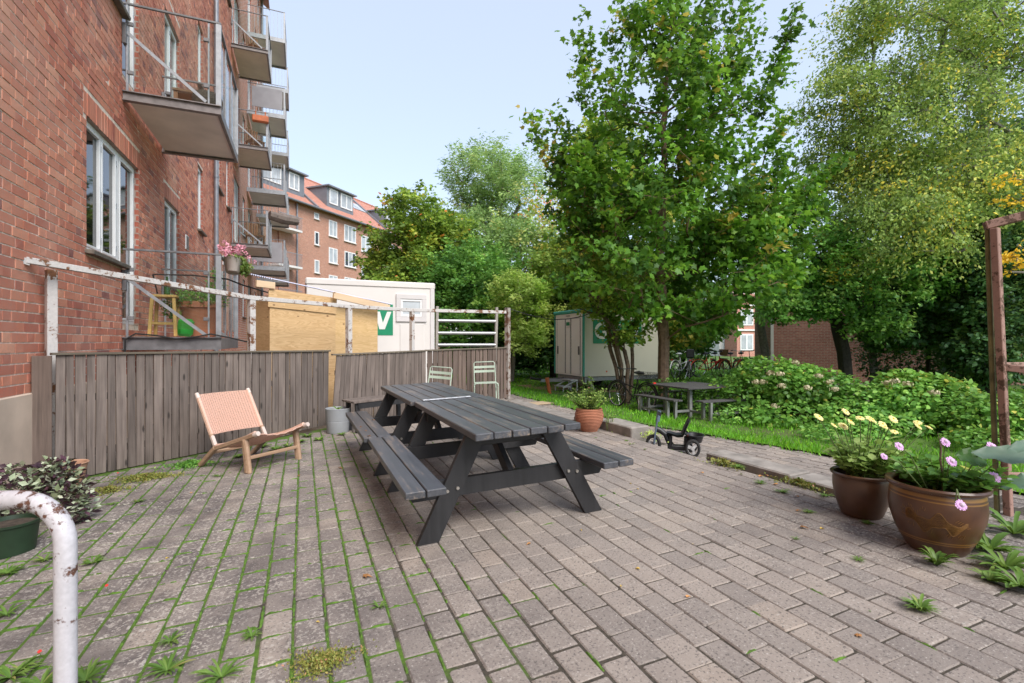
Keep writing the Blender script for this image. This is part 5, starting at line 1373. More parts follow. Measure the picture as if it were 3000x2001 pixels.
leafobj("foliage", [leaves(P, rand_dirs(g, k), np.array([0, 0, 1.]) + g.normal(0, .5, (k, 3)), .05 * g.uniform(.6, 1.3, k), 'broad', np.clip(g.normal(.8, .15, k), 0, 1))], m_weed, pg)
for _ in range(34):
    a = (g.normal(-.02, .10), g.normal(0, .16), .13 + g.normal(.03, .055)); mb = MB()
    for q in range(14):
        d = rand_dirs(g, 1)[0] * .034; e = np.cross(d, rand_dirs(g, 1)[0]) * .55; mb.add([tuple(d * .4 - e), tuple(d * 1.1 - e * .6), tuple(d * 1.1 + e * .6), tuple(d * .4 + e)], [(0, 1, 2, 3)])
    part("flower_head", mb, m_pink, pg, a)
for a in ((.22, -.05, .06), (.30, 0, .0)):
    mb = MB()
    for q in range(14):
        d = rand_dirs(g, 1)[0] * .03; e = np.cross(d, rand_dirs(g, 1)[0]) * .55; mb.add([tuple(d * .4 - e), tuple(d * 1.1 - e * .6), tuple(d * 1.1 + e * .6), tuple(d * .4 + e)], [(0, 1, 2, 3)])
    part("flower_head", mb, m_pink, pg, a)
cb = part("cable", MB().tube([(-2.38, 8.80, 1.0), (-2.37, 8.79, 1.30), (-2.25, 8.80, 1.385), (-2.0, 8.80, 1.36), (-1.75, 8.8, 1.31), (-1.5, 8.8, 1.34), (-1.3, 8.8, 1.385), (-1.05, 8.84, 1.33), (-.85, 9.0, 1.27), (-.2, 9.2, 1.25)], .012, 8), m_rub, None, smooth=True); tag(cb, "black cable draped over the edge beam of the lower balcony", "cable")
cb = part("cable", MB().tube([(-2.3, 10.2, 2.1), (-2.2, 9.5, 2.34), (-1.6, 9.2, 2.32), (-1.1, 9.0, 2.26), (-.9, 9.3, 2.2), (-.4, 9.9, 2.1), (0.1, 10.6, 2.08), (.5, 11.4, 2.13)], .012, 8), m_rub, None, smooth=True); tag(cb, "black cable strung from the lower balcony to the plywood shed", "cable")
# upper balcony
t = thing("wooden_crate_table", "brown wooden side table on the upper glass balcony", "table", (-1.62, 10.0, 4.95))
part("top", MB().box((0, 0, .52), (.75, .5, .04), None, .004), m_wooddk, t)
for sx in (-1, 1):
    for sy in (-1, 1): part("leg", MB().box((sx * .33, sy * .2, .25), (.06, .06, .5)), m_wooddk, t)
o = part("wicker_basket", MB().lathe([(.001, 0), (.17, 0), (.21, .1), (.22, .22), (.20, .30), (.19, .30), (.20, .2), (.001, .1)], 24), m_wicker, None, (-1.42, 9.3, 4.95), smooth=True); tag(o, "dark wicker basket on the upper glass balcony", "basket")
o = part("pink_cushion", MB().ball((0, 0, .06), .28, 16, 8, .22), simple("pale_pink_cloth", (.62, .42, .40), .9), None, (-1.95, 9.5, 4.95), smooth=True); tag(o, "pale pink cushion lying on the upper balcony floor", "cushion")
# balcony B and C fittings
for k_, zf in ((1, 4.9), (2, 8.55), (3, 12.2)):
    t = thing("balcony_chair", ["slatted brown chair on the glass balcony with the dry plants", "slatted brown chair on the glass balcony above the orange box", "slatted brown chair on the topmost visible glass balcony"][k_ - 1], "chair", (-1.7, 21.6, zf + .02), (0, 0, .6), "chairs on the glass balconies")
    part("seat", MB().box((0, 0, .45), (.5, .5, .04)), m_wooddk, t)
    for i in range(5): part("back_slat", MB().box((-.2 + i * .1, .24, .72), (.06, .03, .5)), m_wooddk, t)
    for sx in (-1, 1):
        for sy in (-1, 1): part("leg", MB().box((sx * .22, sy * .22, .22), (.045, .045, .44)), m_wooddk, t)
t = thing("orange_planter", "orange plastic flower box clipped to a balcony rail", "flower box", (-1.45, 20.62, 9.55))
part("box", MB().box((0, 0, 0), (.55, .2, .24), None, .03), simple("orange_plastic", (.50, .13, .04), .5), t)
for s in (-1, 1): part("hook", MB().tube([(s * .16, 0, .1), (s * .16, 0, .28), (s * .16, .1, .30)], .02, 6), simple("orange_hook", (.50, .13, .04), .5), t)
t = thing("drift_log", "weathered log box hanging on a balcony corner", "log", (-1.0, 20.75, 6.0))
part("log", MB().tube([(-.15, -.1, .02), (.3, .1, -.04), (.8, .4, -.02)], [.16, .2, .17], 9), m_fence, t)
for yy in (26.15, 26.15):
    pass
for k_ in (1, 3):
    o = part("privacy_cloth", MB().box((-1.55, 26.17, 1.2 + PITCH * k_ + .68), (1.3, .01, .95)), simple("grey_privacy_cloth", (.30, .29, .31), .9, 0, .1, 3), None)
    tag(o, ["grey cloth tied inside the lowest barred balcony", "", "grey cloth tied inside a barred balcony against the sky"][k_ - 1], "cloth")
# ================================================================ plywood shed
def plymat(name, d, l):
    m, t, p, o = newmat(name); v_ = objvec(t, (1.2, 1.2, 9))
    wv = N(t, "ShaderNodeTexNoise", i_Scale=.9, i_Detail=3, i_Distortion=1.6); t.links.new(v_, wv.inputs['Vector'])
    rings = math_(t, 'FRACT', math_(t, 'MULTIPLY', wv.outputs[0], 9))
    col = ramp(t, rings, [(0, l), (.55, tuple(a * .5 + b * .5 for a, b in zip(d, l))), (.92, d), (1, l)])
    vo = N(t, "ShaderNodeTexVoronoi", i_Scale=1.0); t.links.new(objvec(t, (3.2, 3.2, 5)), vo.inputs['Vector'])
    col = mix(t, ramp(t, vo.outputs['Distance'], [(0, g1(1)), (.05, g1(.8)), (.09, g1(0))]), col, (.14, .06, .02))
    t.links.new(col, p.inputs['Base Color']); p.inputs['Roughness'].default_value = .6; return m
m_ply = plymat("plywood", (.50, .31, .14), (.66, .45, .24))
m_ply2 = plymat("lighter_plywood", (.56, .36, .15), (.70, .48, .25))  # slightly lighter plywood tone for the right-hand panels
m_beamw = wood("pine_beam", (.60, .42, .26), (.74, .56, .38), 0, .65, .05, True, 20, .1)
sx0, sy0 = cw(-3.72, 7.6); sdx, sdy = cw(.6, .8); sang = math.atan2(sdy, sdx)
sh = thing("plywood_shed", "new plywood lean-to shed with a corrugated plastic roof behind the fence", "shed", (sx0, sy0, -.12), (0, 0, sang))
def topz(x): return 2.20 - .055 * x
part("panel", MB().add([(0, 0, 0), (1.14, 0, 0), (1.14, 0, topz(1.14)), (0, 0, topz(0)), (0, .02, 0), (1.14, .02, 0), (1.14, .02, topz(1.14)), (0, .02, topz(0))], [(0, 1, 2, 3), (7, 6, 5, 4), (0, 4, 5, 1), (1, 5, 6, 2), (2, 6, 7, 3), (3, 7, 4, 0)]), m_ply, sh)
part("top_panel", MB().box((.56, -.012, 2.02), (1.18, .018, .26), (0, .05, 0), .002), m_ply, sh)
part("panel", MB().box((1.60, .05, 1.0), (.92, .02, 2.0), None, .002), m_ply2, sh)
part("panel", MB().box((0.01, .38, 1.05), (.02, .72, 2.1)), m_ply, sh); part("panel", MB().box((2.05, .42, 1.0), (.02, .7, 2.0)), m_ply2, sh)
part("fascia", MB().bar((-.22, -.02, topz(0) + .06), (.06, -.03, topz(0) + .05), .05, .10, (0, 0, 1), .003), m_beamw, sh)
part("fascia", MB().bar((1.02, -.12, topz(1.05) + .03), (2.2, -.12, topz(2.2) - .06), .045, .11, (0, 0, 1), .003), m_beamw, sh)
mb = MB(); k = 60
for i in range(k):
    y0, y1 = -.07 + i * .85 / k, -.07 + (i + 1) * .85 / k; z0, z1 = .012 * math.sin(i * 1.25), .012 * math.sin((i + 1) * 1.25)
    mb.quad((.02, y0, topz(-.3) + .14 + z0 + .19 * y0), (2.32, y0, topz(2.3) + .03 + z0 + .19 * y0), (2.32, y1, topz(2.3) + .03 + z1 + .19 * y1), (.02, y1, topz(-.3) + .14 + z1 + .19 * y1))
part("roof_sheet", mb, simple("clear_corrugated_plastic", (.55, .55, .68), .3, 0, .08, 5), sh, smooth=True)
# ================================================================ white container with the V sign
m_cont = simple("white_container_panel", (.68, .645, .62), .5, 0, .05, 1.2, .06)
m_contr = simple("container_trim", (.60, .57, .57), .5, 0, .05, 3)
m_gsv = simple("sign_green", (.0, .22, .10), .45, 0, .06, 5)
m_signw = simple("sign_white", (.72, .70, .67), .45, 0, .04, 5)
cxr, cyr = cw(*[(1272 - 1500) / FPX * 13.0, 13.0]); ct = thing("site_container", "white site container with a green V sign and a small window", "container", (cxr, cyr, -.2))
W_, D_, H_ = 3.1, 6.0, 2.86
part("body", MB().box((-W_ / 2, D_ / 2, H_ / 2), (W_, D_, H_), None, .015), m_cont, ct)
part("roof_edge", MB().box((-W_ / 2, D_ / 2, H_ + .055), (W_ + .05, D_ + .05, .17), None, .03), m_cont, ct)
part("corner_post", MB().box((-.05, -.008, H_ / 2), (.11, .03, H_ - .02), None, .006), m_contr, ct)
part("door_panel", MB().box((-.58, -.006, H_ * .36), (.62, .02, H_ * .62), None, .004), m_cont, ct)
wz = 2.38
wn = part("window", MB().box((-.60, -.02, wz + .24), (.78, .05, .12), None, .004).box((-.60, -.02, wz - .24 - .1), (.78, .05, .12), None, .004).box((-.93, -.019, wz - .05), (.12, .05, .46), None, .004).box((-.27, -.019, wz - .05), (.12, .05, .46), None, .004), m_contr, ct)
part("frame", MB().box((-.60, -.012, wz + .15), (.54, .035, .05)).box((-.60, -.012, wz - .24), (.54, .035, .06)).box((-.85, -.011, wz - .05), (.05, .035, .36)).box((-.35, -.011, wz - .05), (.05, .035, .36)), m_whitef, wn)
part("pane", MB().box((-.60, -.004, wz - .05), (.48, .01, .34)), m_panesky, wn)
def letter_mesh(ch, s, th=.004):
    cu = bpy.data.curves.new("letter", 'FONT'); cu.body = ch; cu.size = s; cu.extrude = th; cu.offset = s * .018; cu.align_x = 'CENTER'; cu.align_y = 'CENTER'
    o = bpy.data.objects.new("tmp", cu); COL.objects.link(o); dg = bpy.context.evaluated_depsgraph_get(); me = bpy.data.meshes.new_from_object(o.evaluated_get(dg)); bpy.data.objects.remove(o); return me
def vmesh(s):           # slanted heavy V
    w_ = .20 * s; mb = MB()
    pts = [(-.40, .46), (-.13, .46), (.02, -.12), (.24, .46), (.46, .46), (.12, -.46), (-.16, -.46)]
    pts = [(x * s, z * s) for x, z in pts]; n = len(pts)
    return mb.add([(x, -.004, z) for x, z in pts] + [(x, .004, z) for x, z in pts], [(0, 1, 2, 6), (2, 5, 6), (2, 3, 4, 5), tuple(range(2 * n - 1, n - 1, -1))] + [(i, n + i, n + (i + 1) % n, (i + 1) % n) for i in range(n)])
def lettersign(par, x, y, z, s, ch, face='-y', w_=.62):
    """green square with one white letter, as part of its carrier"""
    b = part("sign_square", MB().box((x, y, z), (s * w_ / .62 * .8, .006, s) if face == '-y' else (.006, s * .8, s)), m_gsv, par)
    if ch == 'V': me = vmesh(s * .62).mesh("letter", False, m_signw); l = obj("letter", me, b, (x, y - .005, z - .02))
    else:
        me = letter_mesh(ch, s * .95); me.materials.append(m_signw); l = obj("letter", me, b, (x, y - .005, z), (rad(90), 0, 0))
    return b
lettersign(ct, -1.33, -.008, 2.02, .78, 'V', w_=.52)
# ================================================================ trailer with green corners
m_trl = simple("shaded_trailer_side", (.62, .59, .50), .5, 0, .05, 1.0, .06)  # side toned yellowish: the shade under the trees put into the colour
m_tendlit = simple("lit_trailer_end", (.88, .86, .84), .45, 0, .04, 1.0, .06)  # end wall and doors whiter: light from the left put into the colour
m_teal = simple("teal_trim", (.05, .36, .28), .5, 0, .1, 6)
tx, ty = 9.04, 14.96
tl = thing("trailer", "pale site toilet trailer with teal edges and green sign squares", "trailer", (tx, ty, -.5))
BW, BL, zb0, zb1 = 2.1, 3.6, .53, 2.80
part("body", MB().box((BL / 2, BW / 2, (zb0 + zb1) / 2), (BL, BW, zb1 - zb0), None, .01), m_trl, tl)
part("end_wall", MB().box((-.006, BW / 2, (zb0 + zb1) / 2), (.02, BW - .14, zb1 - zb0 - .02)), m_tendlit, tl)
for yy in (.0, BW):
    for xx in (0, BL): part("corner_trim", MB().box((xx, yy, (zb0 + zb1) / 2), (.07, .07, zb1 - zb0 - .02), None, .01), m_teal, tl)
part("roof_trim", MB().box((BL / 2, BW / 2, zb1 + .05), (BL + .14, BW + .14, .13), None, .035), m_teal, tl)
for yy, ww in ((.50, .62), (1.05, .34), (1.58, .62)):
    d = part("door", MB().box((-.02, yy, (zb0 + zb1) / 2 - .06), (.02, ww, zb1 - zb0 - .28), None, .004), m_tendlit, tl)
    e = MB()
    for s in (-1, 1): e.box((-.024, yy + s * ww / 2, (zb0 + zb1) / 2 - .06), (.018, .022, zb1 - zb0 - .26))
    e.box((-.024, yy, zb1 - .19), (.018, ww, .02)); part("door_edge", e, m_steel, d)
    if ww > .5: part("lock", MB().box((-.045, yy + (-.24 if yy < 1 else .24), 1.45), (.03, .07, .30), None, .005), m_steeld, d)
part("lamp", MB().box((-.03, 1.05, zb1 - .09), (.03, .25, .03)), m_steel, tl)
part("sign_plate", MB().box((-.034, 1.05, 2.42), (.006, .24, .13)), m_gsv, tl)
part("sign_plate", MB().box((-.034, 1.05, 2.30), (.006, .24, .08)), m_signw, tl)
for i, chh in enumerate("GSV"): lettersign(tl, .72 + i * .86 * .82, -.009, 2.12, .84, chh, w_=.62)
part("marker", MB().disc((.95, -.006, .70), .035, 14, 'y'), simple("orange_reflector", (.6, .12, .02), .4), tl)
part("chassis", MB().box((BL / 2, BW / 2, .44), (BL - .1, BW - .3, .14)).box((.12, BW / 2, .40), (.08, BW - .1, .22), None, .004).box((-.55, BW / 2, .36), (1.2, .10, .10)).bar((.1, .5, .38), (-1.0, BW / 2, .36), .07, .09).bar((.1, BW - .5, .38), (-1.0, BW / 2, .36), .07, .09), m_steel, tl)
part("coupling", MB().tube([(-1.1, BW / 2, .40), (-1.45, BW / 2, .44), (-1.55, BW / 2, .47)], [.05, .04, .055], 8).tube([(-1.15, BW / 2, .5), (-1.3, BW / 2, .62), (-1.38, BW / 2, .6)], .02, 6), m_blk, tl, smooth=True)
part("jockey_leg", MB().box((-.28, .42, .22), (.06, .06, .44)), m_steel, tl)
for yy in (.15, BW - .15):
    mT, mR = MB(), MB(); wheel(mT, mR, (1.75, yy, .30), .30, (0, 1, 0), .08, 5); w0 = part("wheel", mT, m_rub, tl, smooth=True); part("rim", mR, m_grey, w0, smooth=True)
part("stay", MB().bar((.25, .1, .42), (.55, .12, .0), .05, .05).bar((BL - .2, .1, .42), (BL - .2, .12, .0), .05, .05), m_steel, tl)
stp = thing("trailer_steps", "folding grey metal steps in front of the trailer doors", "steps", (tx - .35, ty + .35, -.5))
part("tread", MB().box((0, 0, .42), (.3, .62, .03)), m_galv, stp); part("tread", MB().box((-.3, 0, .2), (.3, .62, .03)), m_galv, stp)
for sy in (-1, 1): part("leg", MB().box((-.42, sy * .29, .1), (.03, .03, .2)).box((.12, sy * .29, .21), (.03, .03, .42)).bar((.1, sy * .29, .42), (-.42, sy * .29, .19), .02, .03), m_galv, stp)
q = at(1612, 1142, 16.0); o = part("orange_drain_pipe", MB().tube([(0, 0, -.02), (-.05, 0, .25), (-.10, .0, .52)], .055, 14).tube([(-.095, 0, .47), (-.115, 0, .60)], .068, 14), simple("orange_pvc", (.50, .13, .045), .4), None, (q.x, q.y, -.5), smooth=True); tag(o, "orange plastic drain pipe sticking up by the trailer drawbar", "pipe")
cb = part("cable", MB().tube([at(1483, 902, 10.1), at(1560, 925, 12.5), at(1620, 936, 14.5), at(1665, 934, 16), at(1710, 925, 17.2), at(1780, 895, 17.5)], .012, 6), m_rub, None, smooth=True); tag(cb, "thin black cable hanging from the rusty post to the trailer", "cable")
sheet("bark_patch", [(7.1, 14.9, -.478), (10.5, 14.3, -.478), (12.5, 14.8, -.478), (11, 18, -.478), (7.4, 18.2, -.478)], simple("bark_mulch", (.22, .12, .075), .95, 0, .4, 25, .03, .7))
# ================================================================ square table with four benches on the lawn
m_gw = wood("dark_composite_plank", (.045, .043, .045), (.09, .085, .085), 0, .7, .1, False)
m_gleg = simple("grey_steel_leg", (.22, .225, .22), .6, .2, .15, 7)
lt = thing("square_picnic_table", "square picnic table with four attached benches and grey legs on the lawn", "picnic table", (8.72, 9.42, -.5), (0, 0, 0))
for i in range(12): part("plank", MB().box((0, -.66 + i * .12, .70), (1.46, .113, .035), None, .004), m_gw, lt)
for sx in (-1, 1):
    for sy in (-1, 1): part("leg", MB().box((sx * .42, sy * .42, .34), (.08, .08, .68), None, .004), m_gleg, lt)
for k in range(4):
    a = k * math.pi / 2; ca, sa = math.cos(a), math.sin(a); rr = Matrix.Rotation(a, 3, 'Z')
    for j in range(2): part("bench_plank", MB().box(rr @ Vector((0, -.95 - j * .13, .445)), (1.42, .122, .035), rr, .004), m_gw, lt)
    for s in (-1, 1):
        for j in range(2): part("bench_leg", MB().box(rr @ Vector((s * .48, -.90 - j * .22, .213)), (.065, .065, .426), rr, .004), m_gleg, lt)
        part("bench_rail", MB().box(rr @ Vector((s * .48, -.66, .17)), (.05, .42, .05), rr, .003), m_gleg, lt)
    part("bench_rail", MB().box(rr @ Vector((0, -1.12, .17)), (.9, .04, .05), rr, .003), m_gleg, lt)
for i in range(5): fallen(2085 + i * 14, 1128 + (i % 3) * 4, .05, m_deady, .222, "yellow leaf lying on the square lawn table", "leaves on the lawn table") if i < 3 else None
# ================================================================ bicycles
m_bkb = simple("black_bike_paint", (.012, .012, .013), .35, 0, .1, 9)
m_chrome = simple("chrome", (.55, .55, .56), .25, .9, .1, 9)
m_wire = simple("black_wire_mesh", (.02, .02, .02), .5)
def bicycle(label, x, y, z, ang, paint, extra='basket', seat=m_blk, grp=None):
    t = thing("bicycle", label, "bicycle", (x, y, z), (rad(R.uniform(-5, 5)), 0, ang), grp)
    r_ = .345
    for wx in (0, 1.06):
        mT = MB().ring((wx, 0, r_), r_ - .02, .02, (0, 1, 0), 32, 6); wh = part("wheel", mT, m_rub, t, smooth=True)
        mR = MB().ring((wx, 0, r_), r_ - .045, .011, (0, 1, 0), 28, 5).tube([(wx, -.04, r_), (wx, .04, r_)], .025, 8)
        for k in range(16):
            a = 2 * math.pi * k / 16; mR.tube([(wx, .02 * (-1) ** k, r_), (wx + (r_ - .05) * math.cos(a), 0, r_ + (r_ - .05) * math.sin(a))], .0022, 3, False)
        part("rim", mR, m_chrome, wh)
        part("mudguard", MB().tube([(wx + (r_ + .03) * math.cos(a), 0, r_ + (r_ + .03) * math.sin(a)) for a in np.linspace(.1 if wx else .5, 2.6 if wx else 3.0, 12)], .022, 6, False), paint, t, smooth=True)
    fr = MB()
    bb = (.44, 0, .29); st_ = (.33, 0, .80); hd = (.90, 0, .82); hd2 = (.93, 0, .66)
    for a, b, q in ((bb, st_, .017), (bb, hd2, .02), ((.37, 0, .55), hd2, .017), (hd, hd2, .02)): fr.tube([a, b], q, 8)
    for s in (-1, 1):
        fr.tube([(0, s * .06, r_), bb], .011, 6); fr.tube([(0, s * .06, r_), (.34, s * .02, .72)], .010, 6); fr.tube([hd2, (1.0, s * .05, .56), (1.06, s * .05, r_)], .012, 6)
    part("frame", fr, paint, t, smooth=True)
    part("seat_post", MB().tube([st_, (.30, 0, .92)], .013, 8), m_chrome, t)
    part("saddle", MB().ball((.27, 0, .95), .12, 12, 6, .38).tube([(.30, 0, .95), (.46, 0, .955)], [.06, .02], 8), seat, t, smooth=True)
    part("handlebar", MB().tube([hd, (.88, 0, 1.0), (.93, 0, 1.03)], .013, 8).tube([(.72, .29, 1.05), (.86, .26, 1.06), (.93, .12, 1.03), (.93, -.12, 1.03), (.86, -.26, 1.06), (.72, -.29, 1.05)], .012, 8), m_chrome if paint is not m_bkb else m_bkb, t, smooth=True)
    for s in (-1, 1): part("grip", MB().tube([(.82, s * .27, 1.057), (.70, s * .295, 1.05)], .018, 8), m_blk, t, smooth=True)
    part("crank", MB().ring(bb, .09, .008, (0, 1, 0), 20, 4).tube([(.44, .06, .29), (.53, .07, .17)], .011, 6).tube([(.44, -.06, .29), (.35, -.07, .41)], .011, 6).box((.54, .11, .165), (.09, .07, .02)).box((.34, -.11, .415), (.09, .07, .02)), m_bkb, t)
    part("rack", MB().box((-.02, 0, .76), (.40, .13, .012)).bar((0, .07, r_), (-.1, .07, .76), .01, .01).bar((0, -.07, r_), (-.1, -.07, .76), .01, .01), m_bkb, t)
    part("stand", MB().tube([(.2, .05, .34), (.08, .16, .02)], .01, 6), m_chrome, t)
    part("rear_light", MB().box((-.25, 0, .72), (.03, .09, .05), None, .008), m_red, t)
    if extra == 'basket':
        mb = MB()
        for i in range(13):
            xx = -.22 + .38 * i / 12
            for s in (-1, 1): mb.tube([(xx, s * .13, .775), (xx * 1.05 - .003, s * .165, .99)], .003, 3, False)
        for j in range(7):
            zz = .785 + j * .034; e = .033 * j / 6
            mb.tube([(-.22 - e * .5, -.13 - e, zz), (.16 + e * .5, -.13 - e, zz), (.16 + e * .5, .13 + e, zz), (-.22 - e * .5, .13 + e, zz), (-.22 - e * .5, -.13 - e, zz)], .004, 4, False)
        for i in range(9):
            yy = -.13 + .26 * i / 8
            for xx in (-.22, .16): mb.tube([(xx, yy, .775), (xx * 1.07, yy * 1.25, .99)], .003, 3, False)
        mb.box((-.03, 0, .78), (.37, .25, .004)); part("wire_basket", mb, m_wire, t)
    if extra == 'wicker':
        part("wicker_basket", MB().lathe([(.001, .86), (.13, .86), (.17, 1.1), (.175, 1.11), (.16, 1.10), (.12, .88), (.001, .88)], 20, (1.10, 0, 0), .95, 1.25), simple("tan_wicker", (.22, .13, .06), .8, 0, .5, 60, .05, .8), t)
    if extra == 'child':
        part("child_seat", MB().box((-.1, 0, .84), (.26, .26, .07), None, .03).box((-.22, 0, .98), (.06, .28, .32), None, .03), m_blk, t)
    return t
fq = at(1806, 1190, 13.4); bqk = at(1880, 1198, 12.6); a_ = math.atan2(fq.y - bqk.y, fq.x - bqk.x)
fl = Vector((fq.x - bqk.x, fq.y - bqk.y)).normalized()
bicycle("black city bicycle with a wire rear basket parked by the elder bush", fq.x - fl.x * 1.06, fq.y - fl.y * 1.06, -.49, a_, m_bkb)
m_wbk = simple("white_bike_paint", (.8, .8, .8), .35); m_rbk = simple("red_bike_paint", (.7, .04, .02), .35); m_gbk = simple("grey_bike_paint", (.25, .26, .28), .4); m_obk = simple("orange_bike_paint", (.5, .09, .03), .35)
for (px, Y, an, pm, ex, lb, st__) in ((2010, 19.3, .3, m_wbk, None, "white bicycle with a pale saddle behind the maple trunk", m_frost), (2050, 19.0, .9, m_gbk, 'child', "silver bicycle with a black child seat among the parked bicycles", m_blk), (2075, 19.9, -.2, m_rbk, 'wicker', "red bicycle carrying a wicker front basket", m_blk), (2120, 20.3, .5, m_bkb, None, "dark bicycle beside the red one with the wicker basket", m_blk), (2150, 20.0, .1, m_obk, None, "orange-red framed bicycle near the hydrangea hedge", m_blk), (2190, 20.6, .2, m_bkb, None, "dark bicycle with low handlebars at the end of the row by the hydrangeas", m_blk)):
    q = at(px, 1100, Y); bicycle(lb, q.x - .5, q.y, -.5 + .34, an, pm, ex, st__, "bicycles parked behind the lawn table")
# ================================================================ far brick block with dormers
m_zinc = simple("zinc_cladding", (.19, .205, .23), .55, .2, .12, 2.5, .06)
cA = Vector(cw(*((858 - 1500) / FPX * 40, 40))).to_3d(); dirA = Vector(cw(.36, .933)).to_3d().normalized(); nrmA = Vector((dirA.y, -dirA.x, 0))   # facade normal towards the viewer side
angA = math.atan2(dirA.y, dirA.x)
fbk = thing("far_apartment_building", "distant red brick block with red tile roof and grey zinc dormers", "building", (cA.x, cA.y, -.5), (0, 0, angA))
# local: +x along the facade (away), -y towards the viewer
EZ = 1.27 + 395 / FPX * 42 + .5
def fz(py, px_=960): # height of a photo row on this facade near px
    return 0
LB = 34
part("wall", MB().box((LB / 2 - 8, 5, EZ / 2), (LB, 10, EZ)), m_brickfar2, fbk)
part("recess_wall", MB().box((-1.2, .5, EZ / 2), (.6, 1.2, EZ - .4)), m_brickfar2, fbk)
rfm = MB(); rz = EZ + 4.3
rfm.add([(-8, -.45, EZ - .15), (LB - 8, -.45, EZ - .15), (LB - 8, 5, rz), (-8, 5, rz), (-8, 10.4, EZ - .15), (LB - 8, 10.4, EZ - .15)], [(0, 1, 2, 3), (3, 2, 5, 4)])
roof = part("roof", rfm, m_tile, fbk)
part("gutter", MB().tube([(-8, -.5, EZ - .12), (LB - 8, -.5, EZ - .12)], .09, 8), m_zinc, fbk)
part("ridge", MB().tube([(-8, 5, rz), (LB - 8, 5, rz)], .13, 6), m_tile, fbk)
for xx in (2.3, 12.6): part("parapet", MB().bar((xx, -.45, EZ - .05), (xx, 5, rz + .1), .25, .16), m_zinc, fbk)
def fwin(x, z, w_, h_, n_, mat=None):
    f_ = MB(); y = -.012
    f_.box((x, y, z + h_ / 2), (w_, .05, .09)).box((x, y, z - h_ / 2), (w_, .05, .09))
    for i in range(n_ + 1): f_.box((x - w_ / 2 + .045 + (w_ - .09) * i / n_, y - .001, z), (.09, .05, h_ - .09))
    wn = part("window", f_, m_whitef, fbk)
    for i in range(n_): part("pane", MB().box((x - w_ / 2 + w_ * (i + .5) / n_, -.006, z), (w_ / n_ - .08, .012, h_ - .1)), mat or (m_panesky if R.random() < .55 else m_pane), wn)
    part("sill", MB().box((x, -.06, z - h_ / 2 - .07), (w_ + .1, .14, .05)), m_slabl, wn)
def fpt(px, py):     # facade-plane coordinates of a photo direction
    d = Vector(cw((px - 1500) / FPX, 1)).to_3d(); tt = cA.dot(nrmA) / d.dot(nrmA); p_ = d * tt
    return (p_ - cA).dot(dirA), CAMZ + .5 - (py - 1000) / FPX * tt
for (x0, y0, x1, y1, n_) in ((920, 625, 934, 640, 1), (921, 680, 934, 716, 1), (921, 763, 935, 798, 1), (963, 648, 987, 692, 2), (1008, 663, 1042, 708, 3), (963, 728, 988, 770, 2), (1009, 740, 1042, 781, 3), (963, 808, 988, 850, 2), (1009, 815, 1042, 860, 3), (921, 840, 935, 870, 1)):
    a, za = fpt(x0, (y0)); b, zb = fpt(x1, y1); zc = (fpt((x0 + x1) / 2, (y0 + y1) / 2))[1]
    h_ = abs(fpt((x0 + x1) / 2, y0)[1] - fpt((x0 + x1) / 2, y1)[1]); fwin((a + b) / 2, zc, b - a, h_, n_)
for col_ in range(4):
    for row_ in range(4): fwin(9.5 + col_ * 4.2, EZ - 1.9 - row_ * 2.9, 1.9, 1.5, 3)
def dormer(x0, x1, wins):
    z0, z1 = EZ + .75, EZ + 2.55; sl = 4.45 / 5.45
    yf = -.45 + (z0 - EZ + .15) / sl; yb2 = -.45 + (z1 - EZ + .15) / sl + .3
    d = part("dormer", MB().box(((x0 + x1) / 2, (yf + yb2) / 2 + .6, (z0 + z1) / 2), (x1 - x0, yb2 - yf + 1.2, z1 - z0)), m_zinc, fbk)
    part("dormer_roof", MB().box(((x0 + x1) / 2, (yf + yb2) / 2 + .5, z1 + .06), (x1 - x0 + .3, yb2 - yf + 1.7, .12)), m_zinc, d)
    for (a, b, n_) in wins:
        f_ = MB(); zc = (z0 + z1) / 2 + .12; h_ = 1.25; xc = (a + b) / 2; y = yf - .03
        f_.box((xc, y, zc + h_ / 2), (b - a, .06, .1)).box((xc, y, zc - h_ / 2), (b - a, .06, .1))
        for i in range(n_ + 1): f_.box((a + .05 + (b - a - .1) * i / n_, y - .001, zc), (.1, .06, h_ - .1))
        wn = part("window", f_, m_whitef, d)
        for i in range(n_): part("pane", MB().box((a + (b - a) * (i + .5) / n_, y + .01, zc), ((b - a) / n_ - .08, .02, h_ - .1)), m_panesky, wn)
dormer(-7.5, 1.9, ((-2.6, -.6, 2), (-4.6, -3.2, 2), (-7, -5.4, 2), (.2, 1.3, 2))); dormer(4.6, 8.2, ((4.9, 6.0, 1), (6.4, 8.0, 2))); dormer(13.2, 18, ((13.6, 15.2, 2), (16, 17.6, 2))); dormer(20, 24, ((20.4, 22, 2),))
for xx in (3.0, 9.2, 10.9, 11.9, 18.8):
    sl = 4.45 / 5.45; y = 2.9; part("skylight", MB().box((xx, y, EZ - .15 + (y + .45) * sl + .06), (.9, 1.5, .08), (math.atan(sl), 0, 0)), m_panesky, fbk)
for zz in (EZ - 5.6, EZ - 8.5, EZ - 2.7):
    b_ = part("balcony", MB().box((-1.3, -.55, zz), (2.4, 1.1, .16)), m_slabl, fbk)
    br_ = MB().box((0, 0, 0), (.02, .02, 1.0)).mesh("bar", False, m_steel)
    for i in range(20): obj("bar", br_, b_, (-2.45 + i * .121, -1.08, zz + .55))
    part("rail", MB().box((-1.3, -1.08, zz + 1.06), (2.4, .05, .04)), m_steel, b_)
part("downpipe", MB().tube([(.35, -.1, 0), (.35, -.1, EZ - .2)], .07, 8), m_pipe, fbk)
